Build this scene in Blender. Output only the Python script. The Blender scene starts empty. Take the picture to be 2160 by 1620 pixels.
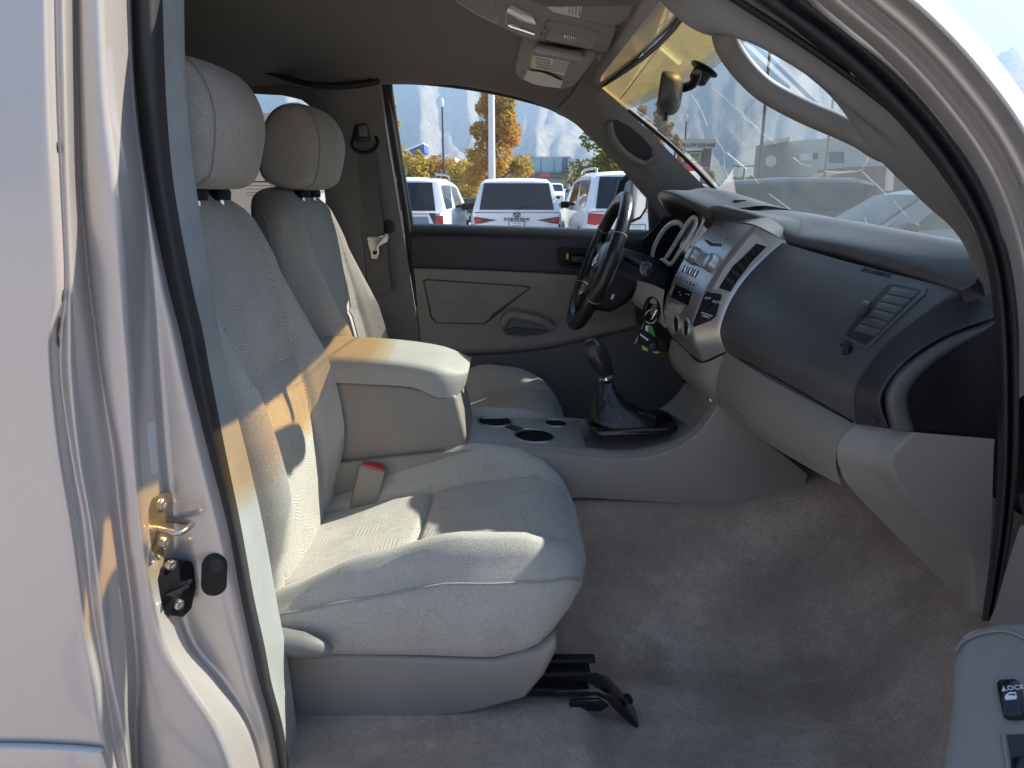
import bpy, bmesh, math, random
from mathutils import Vector, Matrix
from mathutils.bvhtree import BVHTree
R = math.radians
rnd = random.Random(7)
scn = bpy.context.scene
COL = scn.collection

# ------------------------------------------------------------------ camera, sky, sun, exposure
CAM = Vector((0.0, -1.73, 1.48)); FPX = 1500.0; PITCH = math.atan(405 / 1500)
cd = bpy.data.cameras.new('camera'); cam = bpy.data.objects.new('camera', cd); COL.objects.link(cam)
cam.location = CAM; cam.rotation_euler = (math.pi / 2 - PITCH, 0, 0)
cd.sensor_width = 36.0; cd.lens = FPX / 2160 * 36.0; cd.clip_start = 0.02; cd.clip_end = 30000
scn.camera = cam

SUN = Vector((0.78, 0.335, 0.690)).normalized()            # towards the sun
SUN_EL = math.asin(SUN.z); SUN_AZ = math.atan2(SUN.x, SUN.y)   # clockwise from +Y
wd = bpy.data.worlds.new('World'); scn.world = wd; wd.use_nodes = True
wn = wd.node_tree.nodes; wl = wd.node_tree.links; wn.clear()
wo = wn.new('ShaderNodeOutputWorld'); wb = wn.new('ShaderNodeBackground'); ws = wn.new('ShaderNodeTexSky')
ws.sky_type = 'NISHITA'; ws.sun_disc = False; ws.sun_elevation = SUN_EL; ws.sun_rotation = SUN_AZ
ws.altitude = 1400; ws.air_density = 1.0; ws.dust_density = 0.8; ws.ozone_density = 1.0
wb.inputs['Strength'].default_value = 0.105
wl.new(ws.outputs[0], wb.inputs[0]); wl.new(wb.outputs[0], wo.inputs[0])
sl = bpy.data.lights.new('sun', 'SUN'); sl.energy = 5.0; sl.angle = R(0.5); sl.color = (1.0, 0.95, 0.86)
sun = bpy.data.objects.new('sun', sl); COL.objects.link(sun); sun.location = (0, 0, 60)
sun.rotation_euler = SUN.to_track_quat('Z', 'Y').to_euler()
scn.view_settings.view_transform = 'Standard'; scn.view_settings.look = 'None'
scn.view_settings.gamma = 1.0; scn.view_settings.use_curve_mapping = False
scn.view_settings.exposure = 1.62
cy = scn.cycles
cy.max_bounces = 10; cy.diffuse_bounces = 6; cy.glossy_bounces = 4; cy.transmission_bounces = 6
cy.transparent_max_bounces = 24; cy.volume_bounces = 0; cy.caustics_reflective = False; cy.caustics_refractive = False
cy.use_denoising = True; cy.sample_clamp_indirect = 6.0
scn.render.film_transparent = False

# ------------------------------------------------------------------ photograph pixel -> point of the place
_c, _s = math.cos(PITCH), math.sin(PITCH)
def ray(px, py):
    v = (810 - py) / FPX
    return Vector(((px - 1080) / FPX, _c + v * _s, -_s + v * _c))
def P(px, py, Y):
    r = ray(px, py); return CAM + r * ((Y - CAM.y) / r.y)
def PXx(px, py, X):
    r = ray(px, py); return CAM + r * ((X - CAM.x) / r.x)
def PZ(px, py, Z):
    r = ray(px, py); return CAM + r * ((Z - CAM.z) / r.z)
def PP(px, py, o, n):
    r = ray(px, py); o = Vector(o); n = Vector(n); return CAM + r * ((o - CAM).dot(n) / r.dot(n))
V = lambda *a: Vector(a)

# ------------------------------------------------------------------ objects
def link(o): COL.objects.link(o); return o
def setp(o, parent):
    if parent is not None:
        o.parent = parent; o.matrix_parent_inverse = parent.matrix_world.inverted() if parent.type != 'EMPTY' else Matrix.Translation(-parent.location)
def tag(o, label=None, cat=None, group=None, kind=None):
    if label: o['label'] = label
    if cat: o['category'] = cat
    if group: o['group'] = group
    if kind: o['kind'] = kind
    return o
def thing(name, label, cat, loc=(0, 0, 0), group=None):
    o = link(bpy.data.objects.new(name, None)); o.location = loc; o.empty_display_size = 0.1
    o.matrix_world = Matrix.Translation(loc)
    return tag(o, label, cat, group)
def fin(name, bm, mat, parent=None, smooth=True, ang=38, recalc=True, loc=None):
    if recalc: bmesh.ops.recalc_face_normals(bm, faces=bm.faces)
    me = bpy.data.meshes.new(name); bm.to_mesh(me); bm.free()
    if mat is not None: me.materials.append(mat)
    if smooth:
        me.polygons.foreach_set('use_smooth', [True] * len(me.polygons))
        me.set_sharp_from_angle(angle=R(ang))
    o = link(bpy.data.objects.new(name, me))
    if parent is not None:
        o.parent = parent
        if parent.type == 'EMPTY': o.matrix_parent_inverse = Matrix.Translation(-parent.location)
    return o
def copy_tree(root, off, label=None):
    r = root.copy(); link(r); r.location = root.location + Vector(off)
    if label: r['label'] = label
    for ch in list(root.children):
        c = ch.copy(); link(c); c.parent = r; c.matrix_parent_inverse = ch.matrix_parent_inverse.copy()
        for g in list(ch.children):
            d = g.copy(); link(d); d.parent = c; d.matrix_parent_inverse = g.matrix_parent_inverse.copy()
    return r

# ------------------------------------------------------------------ curves and surfaces
def cr(p0, p1, p2, p3, t):
    return 0.5 * ((2 * p1) + (p2 - p0) * t + (2 * p0 - 5 * p1 + 4 * p2 - p3) * t * t + (3 * p1 - p0 - 3 * p2 + p3) * t ** 3)
def spl(pts, n=6, closed=False):
    pts = [p if isinstance(p, (Vector, float, int)) else Vector(p) for p in pts]; m = len(pts); out = []
    if m < 3 and not closed:
        return [pts[0] + (pts[-1] - pts[0]) * (i / n) for i in range(n + 1)]
    rng = m if closed else m - 1
    for i in range(rng):
        g = (lambda k: pts[k % m]) if closed else (lambda k: pts[max(0, min(m - 1, k))])
        a, b, c, d = g(i - 1), g(i), g(i + 1), g(i + 2)
        if not closed and i == 0: a = b + (b - c)
        if not closed and i == m - 2: d = c + (c - b)
        for k in range(n): out.append(cr(a, b, c, d, k / n))
    if not closed: out.append(pts[-1])
    return out
def grid_bm(rows, closed=False, bm=None):
    bm = bm or bmesh.new(); vs = [[bm.verts.new(p) for p in r] for r in rows]
    n = len(rows[0])
    for i in range(len(rows) - 1):
        for j in range(n if closed else n - 1):
            k = (j + 1) % n
            try: bm.faces.new((vs[i][j], vs[i][k], vs[i + 1][k], vs[i + 1][j]))
            except ValueError: pass
    return bm, vs
def smooth_grid(rows, nu=6, nv=6):
    rows = [[Vector(p) for p in r] for r in rows]
    r2 = [spl(r, nv) for r in rows]
    cols = [spl([r[j] for r in r2], nu) for j in range(len(r2[0]))]
    return [[cols[j][i] for j in range(len(cols))] for i in range(len(cols[0]))]
def fillet(pl, r=0.3, n=3, rmax=0.02):
    out = [pl[0]]
    for i in range(1, len(pl) - 1):
        a, b, c = pl[i - 1], pl[i], pl[i + 1]
        la, lc = (a - b).length, (c - b).length
        da = min(la * r, rmax); dc = min(lc * r, rmax)
        p = b + (a - b) * (da / max(la, 1e-6)); q = b + (c - b) * (dc / max(lc, 1e-6))
        for k in range(n + 1):
            t = k / n; out.append(p * (1 - t) ** 2 + b * (2 * t * (1 - t)) + q * t * t)
    out.append(pl[-1]); return out
def thicken(bm, d):
    bmesh.ops.recalc_face_normals(bm, faces=bm.faces)
    bmesh.ops.solidify(bm, geom=list(bm.faces), thickness=d)
def patch(name, rows, mat, parent, nu=6, nv=6, th=0.0, ang=50):
    bm, _ = grid_bm(smooth_grid(rows, nu, nv))
    if th: thicken(bm, th)
    return fin(name, bm, mat, parent, ang=ang)
def rails(name, rails_, mat, parent, n=6, r=0.3, rmax=0.02, th=0.0, nf=3, ang=60):
    """rails_: list of polylines (same count) running along the strip; cross-section has rounded corners."""
    rl = [spl(list(q), n) for q in rails_]
    rows = [fillet([q[i] for q in rl], r, nf, rmax) for i in range(len(rl[0]))]
    bm, _ = grid_bm(rows)
    if th: thicken(bm, th)
    return fin(name, bm, mat, parent, ang=ang)
def tube_bm(path, rad, seg=10, bm=None, caps=True, flat=1.0, up=None):
    bm = bm or bmesh.new(); path = [Vector(p) for p in path]; n = len(path)
    rs = rad if isinstance(rad, (list, tuple)) else [rad] * n
    rings = []; prev = None
    for i, p in enumerate(path):
        t = (path[min(i + 1, n - 1)] - path[max(i - 1, 0)]).normalized()
        if prev is None:
            ref = Vector(up) if up else (Vector((0, 0, 1)) if abs(t.z) < 0.9 else Vector((1, 0, 0)))
            a = (ref - t * ref.dot(t)).normalized()
        else:
            a = (prev - t * prev.dot(t)).normalized()
        prev = a; b = t.cross(a)
        rings.append([bm.verts.new(p + (a * math.cos(2 * math.pi * k / seg) * flat + b * math.sin(2 * math.pi * k / seg)) * rs[i]) for k in range(seg)])
    for i in range(n - 1):
        for k in range(seg):
            bm.faces.new((rings[i][k], rings[i][(k + 1) % seg], rings[i + 1][(k + 1) % seg], rings[i + 1][k]))
    if caps:
        bm.faces.new(rings[0][::-1]); bm.faces.new(rings[-1])
    return bm
def tube(name, path, rad, mat, parent, seg=10, flat=1.0, up=None, ang=50):
    return fin(name, tube_bm(path, rad, seg, flat=flat, up=up), mat, parent, ang=ang)
def box_bm(size, loc=(0, 0, 0), rot=None, bev=0.0, seg=2, bm=None):
    b2 = bmesh.new(); bmesh.ops.create_cube(b2, size=1.0)
    bmesh.ops.scale(b2, vec=size, verts=b2.verts)
    if bev: bmesh.ops.bevel(b2, geom=list(b2.edges), offset=bev, segments=seg, profile=0.5, affect='EDGES')
    M = Matrix.Translation(Vector(loc)) @ (rot.to_4x4() if rot is not None else Matrix.Identity(4))
    bmesh.ops.transform(b2, matrix=M, verts=b2.verts)
    if bm is None: return b2
    vm = {v: bm.verts.new(v.co) for v in b2.verts}
    for f in b2.faces: bm.faces.new([vm[v] for v in f.verts])
    b2.free(); return bm
def box(name, size, loc, mat, parent, rot=None, bev=0.003, seg=2):
    return fin(name, box_bm(size, loc, rot, bev, seg), mat, parent)
def prism_bm(pts, vec, bev=0.0, seg=2):
    bm = bmesh.new(); vec = Vector(vec)
    vs = [bm.verts.new(p) for p in pts]; f = bm.faces.new(vs)
    r = bmesh.ops.extrude_face_region(bm, geom=[f])
    bmesh.ops.translate(bm, vec=vec, verts=[v for v in r['geom'] if isinstance(v, bmesh.types.BMVert)])
    bmesh.ops.recalc_face_normals(bm, faces=bm.faces)
    if bev:
        es = [e for e in bm.edges if len(e.link_faces) == 2 and e.calc_face_angle(0) > R(35)]
        bmesh.ops.bevel(bm, geom=es, offset=bev, segments=seg, profile=0.5, affect='EDGES', clamp_overlap=True)
    return bm
def prism(name, pts, vec, mat, parent, bev=0.0, seg=2, ang=38):
    return fin(name, prism_bm(pts, vec, bev, seg), mat, parent, ang=ang)
def frame(n, up=(0, 0, 1)):
    n = Vector(n).normalized(); u = Vector(up); u = (u - n * u.dot(n)).normalized(); x = u.cross(n)
    return Matrix((x, u, n)).transposed()           # columns x, up, normal
def lathe_bm(prof, seg=24, M=None):
    """prof: list of (r, h); axis = local z"""
    bm = bmesh.new(); rows = []
    for r, h in prof:
        rows.append([Vector((r * math.cos(2 * math.pi * k / seg), r * math.sin(2 * math.pi * k / seg), h)) for k in range(seg)])
    bm, vs = grid_bm(rows, closed=True, bm=bm)
    if prof[0][0] > 1e-5: bm.faces.new(vs[0][::-1])
    if prof[-1][0] > 1e-5: bm.faces.new(vs[-1])
    bmesh.ops.remove_doubles(bm, verts=bm.verts, dist=1e-6)
    if M is not None: bmesh.ops.transform(bm, matrix=M, verts=bm.verts)
    return bm
def lathe(name, prof, loc, n, mat, parent, seg=24, ang=40):
    M = Matrix.Translation(Vector(loc)) @ frame(n, (0, 0, 1) if abs(Vector(n).normalized().z) < 0.95 else (1, 0, 0)).to_4x4()
    return fin(name, lathe_bm(prof, seg, M), mat, parent, ang=ang)
def bvh(*objs):
    bpy.context.view_layer.update(); vs = []; fs = []
    for o in objs:
        k = len(vs); M = o.matrix_world; vs += [M @ v.co for v in o.data.vertices]; fs += [[i + k for i in p.vertices] for p in o.data.polygons]
    return BVHTree.FromPolygons(vs, fs)
def hit(px, py, tree):
    r = ray(px, py).normalized(); a = tree.ray_cast(CAM, r)
    if a[0] is None:
        a = tree.find_nearest(CAM + r * 1.6)
    n = a[1]
    if n.dot(r) > 0: n = -n
    return a[0].copy(), n.copy()
def decal(name, pts, tree, mat, parent, h=0.003, sink=0.004, bev=0.0, flat=False):
    """a raised (h) slab whose outline lies on a surface that is already built"""
    if not flat:
        b2 = bmesh.new(); f = b2.faces.new([b2.verts.new((x, y, 0)) for x, y in pts]); bmesh.ops.triangulate(b2, faces=[f])
        for _ in range(3):
            es = [e for e in b2.edges if e.calc_length() > 9]
            if not es: break
            bmesh.ops.subdivide_edges(b2, edges=es, cuts=1, use_grid_fill=True); bmesh.ops.triangulate(b2, faces=[q for q in b2.faces if len(q.verts) > 3])
        n0 = sum((hit(x, y, tree)[1] for x, y in pts), Vector()).normalized(); vs = list(b2.verts); fs = list(b2.faces); top = []; bot = []
        bm = bmesh.new()
        for v in vs:
            q, n = hit(v.co.x, v.co.y, tree); n = (n + n0).normalized(); top.append(bm.verts.new(q + n * h)); bot.append(bm.verts.new(q - n * sink))
        ix = {v: i for i, v in enumerate(vs)}
        for q in fs:
            bm.faces.new([top[ix[v]] for v in q.verts]); bm.faces.new([bot[ix[v]] for v in reversed(q.verts)])
        for e in b2.edges:
            if len(e.link_faces) == 1:
                a, b = ix[e.verts[0]], ix[e.verts[1]]; bm.faces.new((top[a], top[b], bot[b], bot[a]))
        b2.free(); return fin(name, bm, mat, parent, ang=35)
    hs = [hit(x, y, tree) for x, y in pts]
    n = sum((q[1] for q in hs), Vector()).normalized(); c = sum((q[0] for q in hs), Vector()) / len(hs)
    if flat: ps = [q[0] - n * (q[0] - c).dot(n) for q in hs]
    else: ps = [q[0] for q in hs]
    return prism(name, [p - n * sink for p in ps], n * (h + sink), mat, parent, bev)
def text(name, body, org, xa, ya, size, mat, parent, ext=0.0006, align='LEFT', mirror=False, bold=0.0):
    cu = bpy.data.curves.new(name, 'FONT'); cu.body = body; cu.size = size; cu.extrude = ext; cu.align_x = align; cu.resolution_u = 2; cu.offset = bold
    t = link(bpy.data.objects.new(name, cu)); bpy.context.view_layer.update()
    me = bpy.data.meshes.new_from_object(t.evaluated_get(bpy.context.evaluated_depsgraph_get()))
    bpy.data.objects.remove(t); bpy.data.curves.remove(cu)
    xa = Vector(xa).normalized(); ya = Vector(ya); ya = (ya - xa * ya.dot(xa)).normalized(); za = xa.cross(ya)
    if mirror: xa2 = -xa
    else: xa2 = xa
    M = Matrix((xa2, ya, za)).transposed().to_4x4(); M.translation = Vector(org)
    me.transform(M); me.name = name; me.materials.clear(); me.materials.append(mat)
    o = link(bpy.data.objects.new(name, me))
    if parent is not None:
        o.parent = parent
        if parent.type == 'EMPTY': o.matrix_parent_inverse = Matrix.Translation(-parent.location)
    return o
def lerp(a, b, t): return a + (b - a) * t
def interp(x, xs, ys):
    if x <= xs[0]: return ys[0]
    for i in range(len(xs) - 1):
        if x <= xs[i + 1]:
            t = (x - xs[i]) / (xs[i + 1] - xs[i]); t = t * t * (3 - 2 * t) * 0.5 + t * 0.5
            return ys[i] + (ys[i + 1] - ys[i]) * t
    return ys[-1]

# ------------------------------------------------------------------ materials
def newmat(name):
    m = bpy.data.materials.new(name); m.use_nodes = True
    nt = m.node_tree; b = nt.nodes['Principled BSDF']; return m, nt, b
def mat(name, col, rough=0.5, metal=0.0, spec=0.5, coat=0.0, coat_rough=0.1, sheen=0.0,
        var=0.0, vscale=6.0, bump=0.0, bscale=400.0, bdist=0.001, noise2=None, roughvar=0.0):
    m, nt, b = newmat(name); N = nt.nodes; L = nt.links
    b.inputs['Base Color'].default_value = (*col, 1); b.inputs['Roughness'].default_value = rough
    b.inputs['Metallic'].default_value = metal; b.inputs['Specular IOR Level'].default_value = spec
    b.inputs['Coat Weight'].default_value = coat; b.inputs['Coat Roughness'].default_value = coat_rough
    b.inputs['Sheen Weight'].default_value = sheen
    tc = N.new('ShaderNodeTexCoord')
    if var or roughvar:
        n = N.new('ShaderNodeTexNoise'); n.inputs['Scale'].default_value = vscale; n.inputs['Detail'].default_value = 6; n.inputs['Roughness'].default_value = 0.65
        L.new(tc.outputs['Object'], n.inputs['Vector'])
        if var:
            rp = N.new('ShaderNodeMapRange'); rp.inputs['From Min'].default_value = 0.3; rp.inputs['From Max'].default_value = 0.7
            rp.inputs['To Min'].default_value = 1 - var; rp.inputs['To Max'].default_value = 1 + var
            L.new(n.outputs['Fac'], rp.inputs['Value'])
            mx = N.new('ShaderNodeVectorMath'); mx.operation = 'SCALE'; mx.inputs[0].default_value = col
            L.new(rp.outputs[0], mx.inputs['Scale']); L.new(mx.outputs[0], b.inputs['Base Color'])
        if roughvar:
            r2 = N.new('ShaderNodeMapRange'); r2.inputs['From Min'].default_value = 0.3; r2.inputs['From Max'].default_value = 0.7
            r2.inputs['To Min'].default_value = max(0, rough - roughvar); r2.inputs['To Max'].default_value = rough + roughvar
            L.new(n.outputs['Fac'], r2.inputs['Value']); L.new(r2.outputs[0], b.inputs['Roughness'])
    if bump:
        n2 = N.new('ShaderNodeTexNoise'); n2.inputs['Scale'].default_value = bscale; n2.inputs['Detail'].default_value = 3
        L.new(tc.outputs['Object'], n2.inputs['Vector'])
        bp = N.new('ShaderNodeBump'); bp.inputs['Strength'].default_value = bump; bp.inputs['Distance'].default_value = bdist
        L.new(n2.outputs['Fac'], bp.inputs['Height']); L.new(bp.outputs[0], b.inputs['Normal'])
    return m
def glass(name, tint=(1, 1, 1), refl=0.06, rough=0.0, dust=0.0, dcol=(0.7, 0.72, 0.7)):
    """thin pane: see-through with a Fresnel sheen and a film of dust"""
    m = bpy.data.materials.new(name); m.use_nodes = True; nt = m.node_tree; N = nt.nodes; L = nt.links; N.clear()
    out = N.new('ShaderNodeOutputMaterial'); tr = N.new('ShaderNodeBsdfTransparent'); tr.inputs[0].default_value = (*tint, 1)
    gl = N.new('ShaderNodeBsdfGlossy'); gl.inputs['Roughness'].default_value = rough
    fr = N.new('ShaderNodeFresnel'); fr.inputs['IOR'].default_value = 1.45
    mt = N.new('ShaderNodeMath'); mt.operation = 'MULTIPLY'; mt.inputs[1].default_value = refl / 0.04
    L.new(fr.outputs[0], mt.inputs[0])
    mc = N.new('ShaderNodeMath'); mc.operation = 'MINIMUM'; mc.inputs[1].default_value = 0.5; L.new(mt.outputs[0], mc.inputs[0])
    mx = N.new('ShaderNodeMixShader'); L.new(mc.outputs[0], mx.inputs[0]); L.new(tr.outputs[0], mx.inputs[1]); L.new(gl.outputs[0], mx.inputs[2])
    last = mx
    if dust:
        tc = N.new('ShaderNodeTexCoord'); n = N.new('ShaderNodeTexNoise'); n.inputs['Scale'].default_value = 3.5; n.inputs['Detail'].default_value = 7; n.inputs['Roughness'].default_value = 0.7
        L.new(tc.outputs['Object'], n.inputs['Vector'])
        vo = N.new('ShaderNodeTexVoronoi'); vo.inputs['Scale'].default_value = 55; L.new(tc.outputs['Object'], vo.inputs['Vector'])
        sp = N.new('ShaderNodeMapRange'); sp.inputs['From Min'].default_value = 0.07; sp.inputs['From Max'].default_value = 0.03; sp.inputs['To Min'].default_value = 0; sp.inputs['To Max'].default_value = dust * 2.2
        L.new(vo.outputs['Distance'], sp.inputs['Value'])
        rp = N.new('ShaderNodeMapRange'); rp.inputs['From Min'].default_value = 0.3; rp.inputs['From Max'].default_value = 0.8; rp.inputs['To Min'].default_value = dust * 0.5; rp.inputs['To Max'].default_value = dust * 1.5
        L.new(n.outputs['Fac'], rp.inputs['Value'])
        ad = N.new('ShaderNodeMath'); ad.operation = 'ADD'; L.new(sp.outputs[0], ad.inputs[0]); L.new(rp.outputs[0], ad.inputs[1])
        df = N.new('ShaderNodeBsdfDiffuse'); df.inputs[0].default_value = (*dcol, 1)
        tl = N.new('ShaderNodeBsdfTranslucent'); tl.inputs[0].default_value = (*dcol, 1)
        m1 = N.new('ShaderNodeMixShader'); m1.inputs[0].default_value = 0.5; L.new(df.outputs[0], m1.inputs[1]); L.new(tl.outputs[0], m1.inputs[2])
        m2 = N.new('ShaderNodeMixShader'); L.new(ad.outputs[0], m2.inputs[0]); L.new(mx.outputs[0], m2.inputs[1]); L.new(m1.outputs[0], m2.inputs[2]); last = m2
    L.new(last.outputs[0], out.inputs[0]); return m
M = {}
M['silver'] = mat('silver_paint', (0.50, 0.45, 0.415), 0.34, metal=0.4, coat=1.0, coat_rough=0.06, var=0.03, vscale=3, bump=0.06, bscale=1500, bdist=0.0004)
M['rubber'] = mat('black_rubber', (0.016, 0.015, 0.016), 0.6, var=0.25, vscale=14, bump=0.15, bscale=300)
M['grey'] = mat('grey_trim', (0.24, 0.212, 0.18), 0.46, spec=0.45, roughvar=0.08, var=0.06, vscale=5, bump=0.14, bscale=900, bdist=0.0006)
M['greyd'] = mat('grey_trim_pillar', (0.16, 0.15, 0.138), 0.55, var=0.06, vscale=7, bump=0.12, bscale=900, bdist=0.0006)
M['dash'] = mat('charcoal_dash', (0.068, 0.068, 0.067), 0.42, spec=0.6, roughvar=0.09, var=0.12, vscale=9, bump=0.22, bscale=650, bdist=0.0007)
M['dark'] = mat('dark_trim', (0.020, 0.020, 0.022), 0.45, var=0.1, vscale=9, bump=0.15, bscale=700, bdist=0.0006)
M['black'] = mat('black_plastic', (0.006, 0.006, 0.0065), 0.5, spec=0.3, var=0.1)
M['gloss'] = mat('gloss_black', (0.010, 0.010, 0.011), 0.12)
M['alu'] = mat('silver_plastic', (0.44, 0.43, 0.41), 0.30, metal=0.7, var=0.04, bump=0.05, bscale=900, bdist=0.0004)
M['chrome'] = mat('chrome', (0.75, 0.75, 0.74), 0.13, metal=1.0)
M['zinc'] = mat('plated_steel', (0.56, 0.47, 0.30), 0.32, metal=0.9, var=0.12, vscale=60, bump=0.1, bscale=200)
M['steel'] = mat('worn_steel', (0.55, 0.52, 0.47), 0.30, metal=0.95, var=0.12, vscale=80)
M['head'] = mat('headliner_cloth', (0.165, 0.158, 0.148), 0.95, var=0.06, vscale=8, bump=0.25, bscale=1400, bdist=0.0006)
M['visor'] = mat('visor_vinyl', (0.26, 0.25, 0.225), 0.8, var=0.04, vscale=8, bump=0.2, bscale=1000, bdist=0.0006)
M['leather'] = mat('black_leather', (0.016, 0.015, 0.015), 0.30, var=0.2, vscale=20, bump=0.5, bscale=38, bdist=0.004)
M['paper'] = mat('paper', (0.72, 0.70, 0.66), 0.8, var=0.03)
def paper_mat(name, col, t):
    m, nt, b = newmat(name); N = nt.nodes; L = nt.links; b.inputs['Base Color'].default_value = (*col, 1); b.inputs['Roughness'].default_value = .85
    tr = N.new('ShaderNodeBsdfTranslucent'); tr.inputs[0].default_value = (*col, 1); mx = N.new('ShaderNodeMixShader'); mx.inputs[0].default_value = t
    L.new(b.outputs[0], mx.inputs[1]); L.new(tr.outputs[0], mx.inputs[2]); L.new(mx.outputs[0], N['Material Output'].inputs[0]); return m
M['papert'] = paper_mat('thin_paper', (.70, .66, .62), .55)
M['ink'] = mat('ink', (0.05, 0.05, 0.055), 0.8)
M['inkg'] = mat('grey_ink', (0.30, 0.30, 0.30), 0.8)
M['white'] = mat('white_print', (0.78, 0.78, 0.78), 0.6)
M['yellow'] = mat('yellow_print', (0.75, 0.60, 0.12), 0.7)
M['red'] = mat('red_button', (0.55, 0.035, 0.04), 0.35)
M['web'] = mat('belt_webbing', (0.115, 0.105, 0.095), 0.75, var=0.12, vscale=40, bump=0.3, bscale=900)
M['wind'] = glass('windshield_glass', (0.90, 0.97, 0.95), 0.03, dust=0.032, dcol=(.66, .76, .76))
M['amber'] = glass('amber_film', (1.0, 0.62, 0.24), 0.02, dust=0.11, dcol=(0.95, 0.72, 0.32))
M['side'] = glass('side_glass', (0.93, 0.97, 0.96), 0.03)
M['mirror'] = mat('mirror_silver', (0.85, 0.87, 0.88), 0.03, metal=1.0)
HAZE = 4.2e-4
FLOOR = 0.48
def fabric(name, pattern):
    m, nt, b = newmat(name); N = nt.nodes; L = nt.links
    tc = N.new('ShaderNodeTexCoord'); col = (0.415, 0.38, 0.328)
    b.inputs['Roughness'].default_value = 0.92; b.inputs['Specular IOR Level'].default_value = 0.2
    b.inputs['Sheen Weight'].default_value = 0.25; b.inputs['Sheen Roughness'].default_value = 0.4
    n = N.new('ShaderNodeTexNoise'); n.inputs['Scale'].default_value = 9; n.inputs['Detail'].default_value = 8; n.inputs['Roughness'].default_value = 0.7
    L.new(tc.outputs['Object'], n.inputs['Vector'])
    rp = N.new('ShaderNodeMapRange'); rp.inputs['From Min'].default_value = 0.3; rp.inputs['From Max'].default_value = 0.7; rp.inputs['To Min'].default_value = 0.90; rp.inputs['To Max'].default_value = 1.08
    L.new(n.outputs['Fac'], rp.inputs['Value'])
    sc = N.new('ShaderNodeVectorMath'); sc.operation = 'SCALE'; sc.inputs[0].default_value = col; L.new(rp.outputs[0], sc.inputs['Scale'])
    fine = N.new('ShaderNodeTexNoise'); fine.inputs['Scale'].default_value = 420; fine.inputs['Detail'].default_value = 2; L.new(tc.outputs['Object'], fine.inputs['Vector'])
    h = fine.outputs['Fac']; colout = sc.outputs[0]
    if pattern:
        sx = N.new('ShaderNodeSeparateXYZ'); L.new(tc.outputs['Object'], sx.inputs[0])
        # along-seat coordinate: x for the cushion, z for the backrest
        ad = N.new('ShaderNodeMath'); ad.operation = 'SUBTRACT'; L.new(sx.outputs['X'], ad.inputs[0]); L.new(sx.outputs['Z'], ad.inputs[1])
        cb = N.new('ShaderNodeCombineXYZ'); L.new(ad.outputs[0], cb.inputs[0]); L.new(sx.outputs['Y'], cb.inputs[1])
        ck = N.new('ShaderNodeTexVoronoi'); ck.distance = 'CHEBYCHEV'; ck.inputs['Scale'].default_value = 34; ck.inputs['Randomness'].default_value = 0.7; L.new(cb.outputs[0], ck.inputs['Vector'])
        # labyrinth lines: a wave whose direction flips in blocks
        v2 = N.new('ShaderNodeTexVoronoi'); v2.distance = 'CHEBYCHEV'; v2.inputs['Scale'].default_value = 24; L.new(cb.outputs[0], v2.inputs['Vector'])
        sepc = N.new('ShaderNodeSeparateColor'); L.new(v2.outputs['Color'], sepc.inputs[0])
        an = N.new('ShaderNodeMath'); an.operation = 'MULTIPLY'; an.inputs[1].default_value = 1.9; L.new(sepc.outputs[0], an.inputs[0])
        rot = N.new('ShaderNodeVectorRotate'); rot.rotation_type = 'Z_AXIS'; L.new(cb.outputs[0], rot.inputs['Vector']); L.new(an.outputs[0], rot.inputs['Angle'])
        w = N.new('ShaderNodeTexWave'); w.inputs['Scale'].default_value = 46; w.inputs['Distortion'].default_value = 0.7; w.inputs['Detail'].default_value = 1; L.new(rot.outputs[0], w.inputs['Vector'])
        pw = N.new('ShaderNodeMapRange'); pw.inputs['From Min'].default_value = 0.1; pw.inputs['From Max'].default_value = 0.55; L.new(w.outputs['Fac'], pw.inputs['Value'])
        mx = N.new('ShaderNodeMath'); mx.operation = 'MULTIPLY_ADD'; mx.inputs[1].default_value = 1.1; L.new(pw.outputs[0], mx.inputs[0]); L.new(h, mx.inputs[2]); h = mx.outputs[0]
        # small darker squares
        sq = N.new('ShaderNodeMapRange'); sq.inputs['From Min'].default_value = 0.16; sq.inputs['From Max'].default_value = 0.19; sq.inputs['To Min'].default_value = 0.90; sq.inputs['To Max'].default_value = 1.0; L.new(ck.outputs['Distance'], sq.inputs['Value'])
        ln = N.new('ShaderNodeMapRange'); ln.inputs['To Min'].default_value = 0.84; ln.inputs['To Max'].default_value = 1.05; L.new(pw.outputs[0], ln.inputs['Value'])
        mm = N.new('ShaderNodeMath'); mm.operation = 'MULTIPLY'; L.new(sq.outputs[0], mm.inputs[0]); L.new(ln.outputs[0], mm.inputs[1])
        s3 = N.new('ShaderNodeVectorMath'); s3.operation = 'SCALE'; L.new(colout, s3.inputs[0]); L.new(mm.outputs[0], s3.inputs['Scale']); colout = s3.outputs[0]
    fr_ = N.new('ShaderNodeMapRange'); fr_.inputs['From Min'].default_value = .35; fr_.inputs['From Max'].default_value = .65; fr_.inputs['To Min'].default_value = .85; fr_.inputs['To Max'].default_value = 1.13
    L.new(fine.outputs['Fac'], fr_.inputs['Value']); s4 = N.new('ShaderNodeVectorMath'); s4.operation = 'SCALE'; L.new(colout, s4.inputs[0]); L.new(fr_.outputs[0], s4.inputs['Scale']); colout = s4.outputs[0]
    L.new(colout, b.inputs['Base Color'])
    bp = N.new('ShaderNodeBump'); bp.inputs['Strength'].default_value = 0.6 if pattern else 0.45; bp.inputs['Distance'].default_value = 0.0010
    L.new(h, bp.inputs['Height']); L.new(bp.outputs[0], b.inputs['Normal'])
    return m
M['seat'] = fabric('seat_cloth', False); M['seatp'] = fabric('seat_cloth_patterned', True)
M['seam'] = mat('seat_seam', (0.30, 0.285, 0.25), 0.9)

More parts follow.
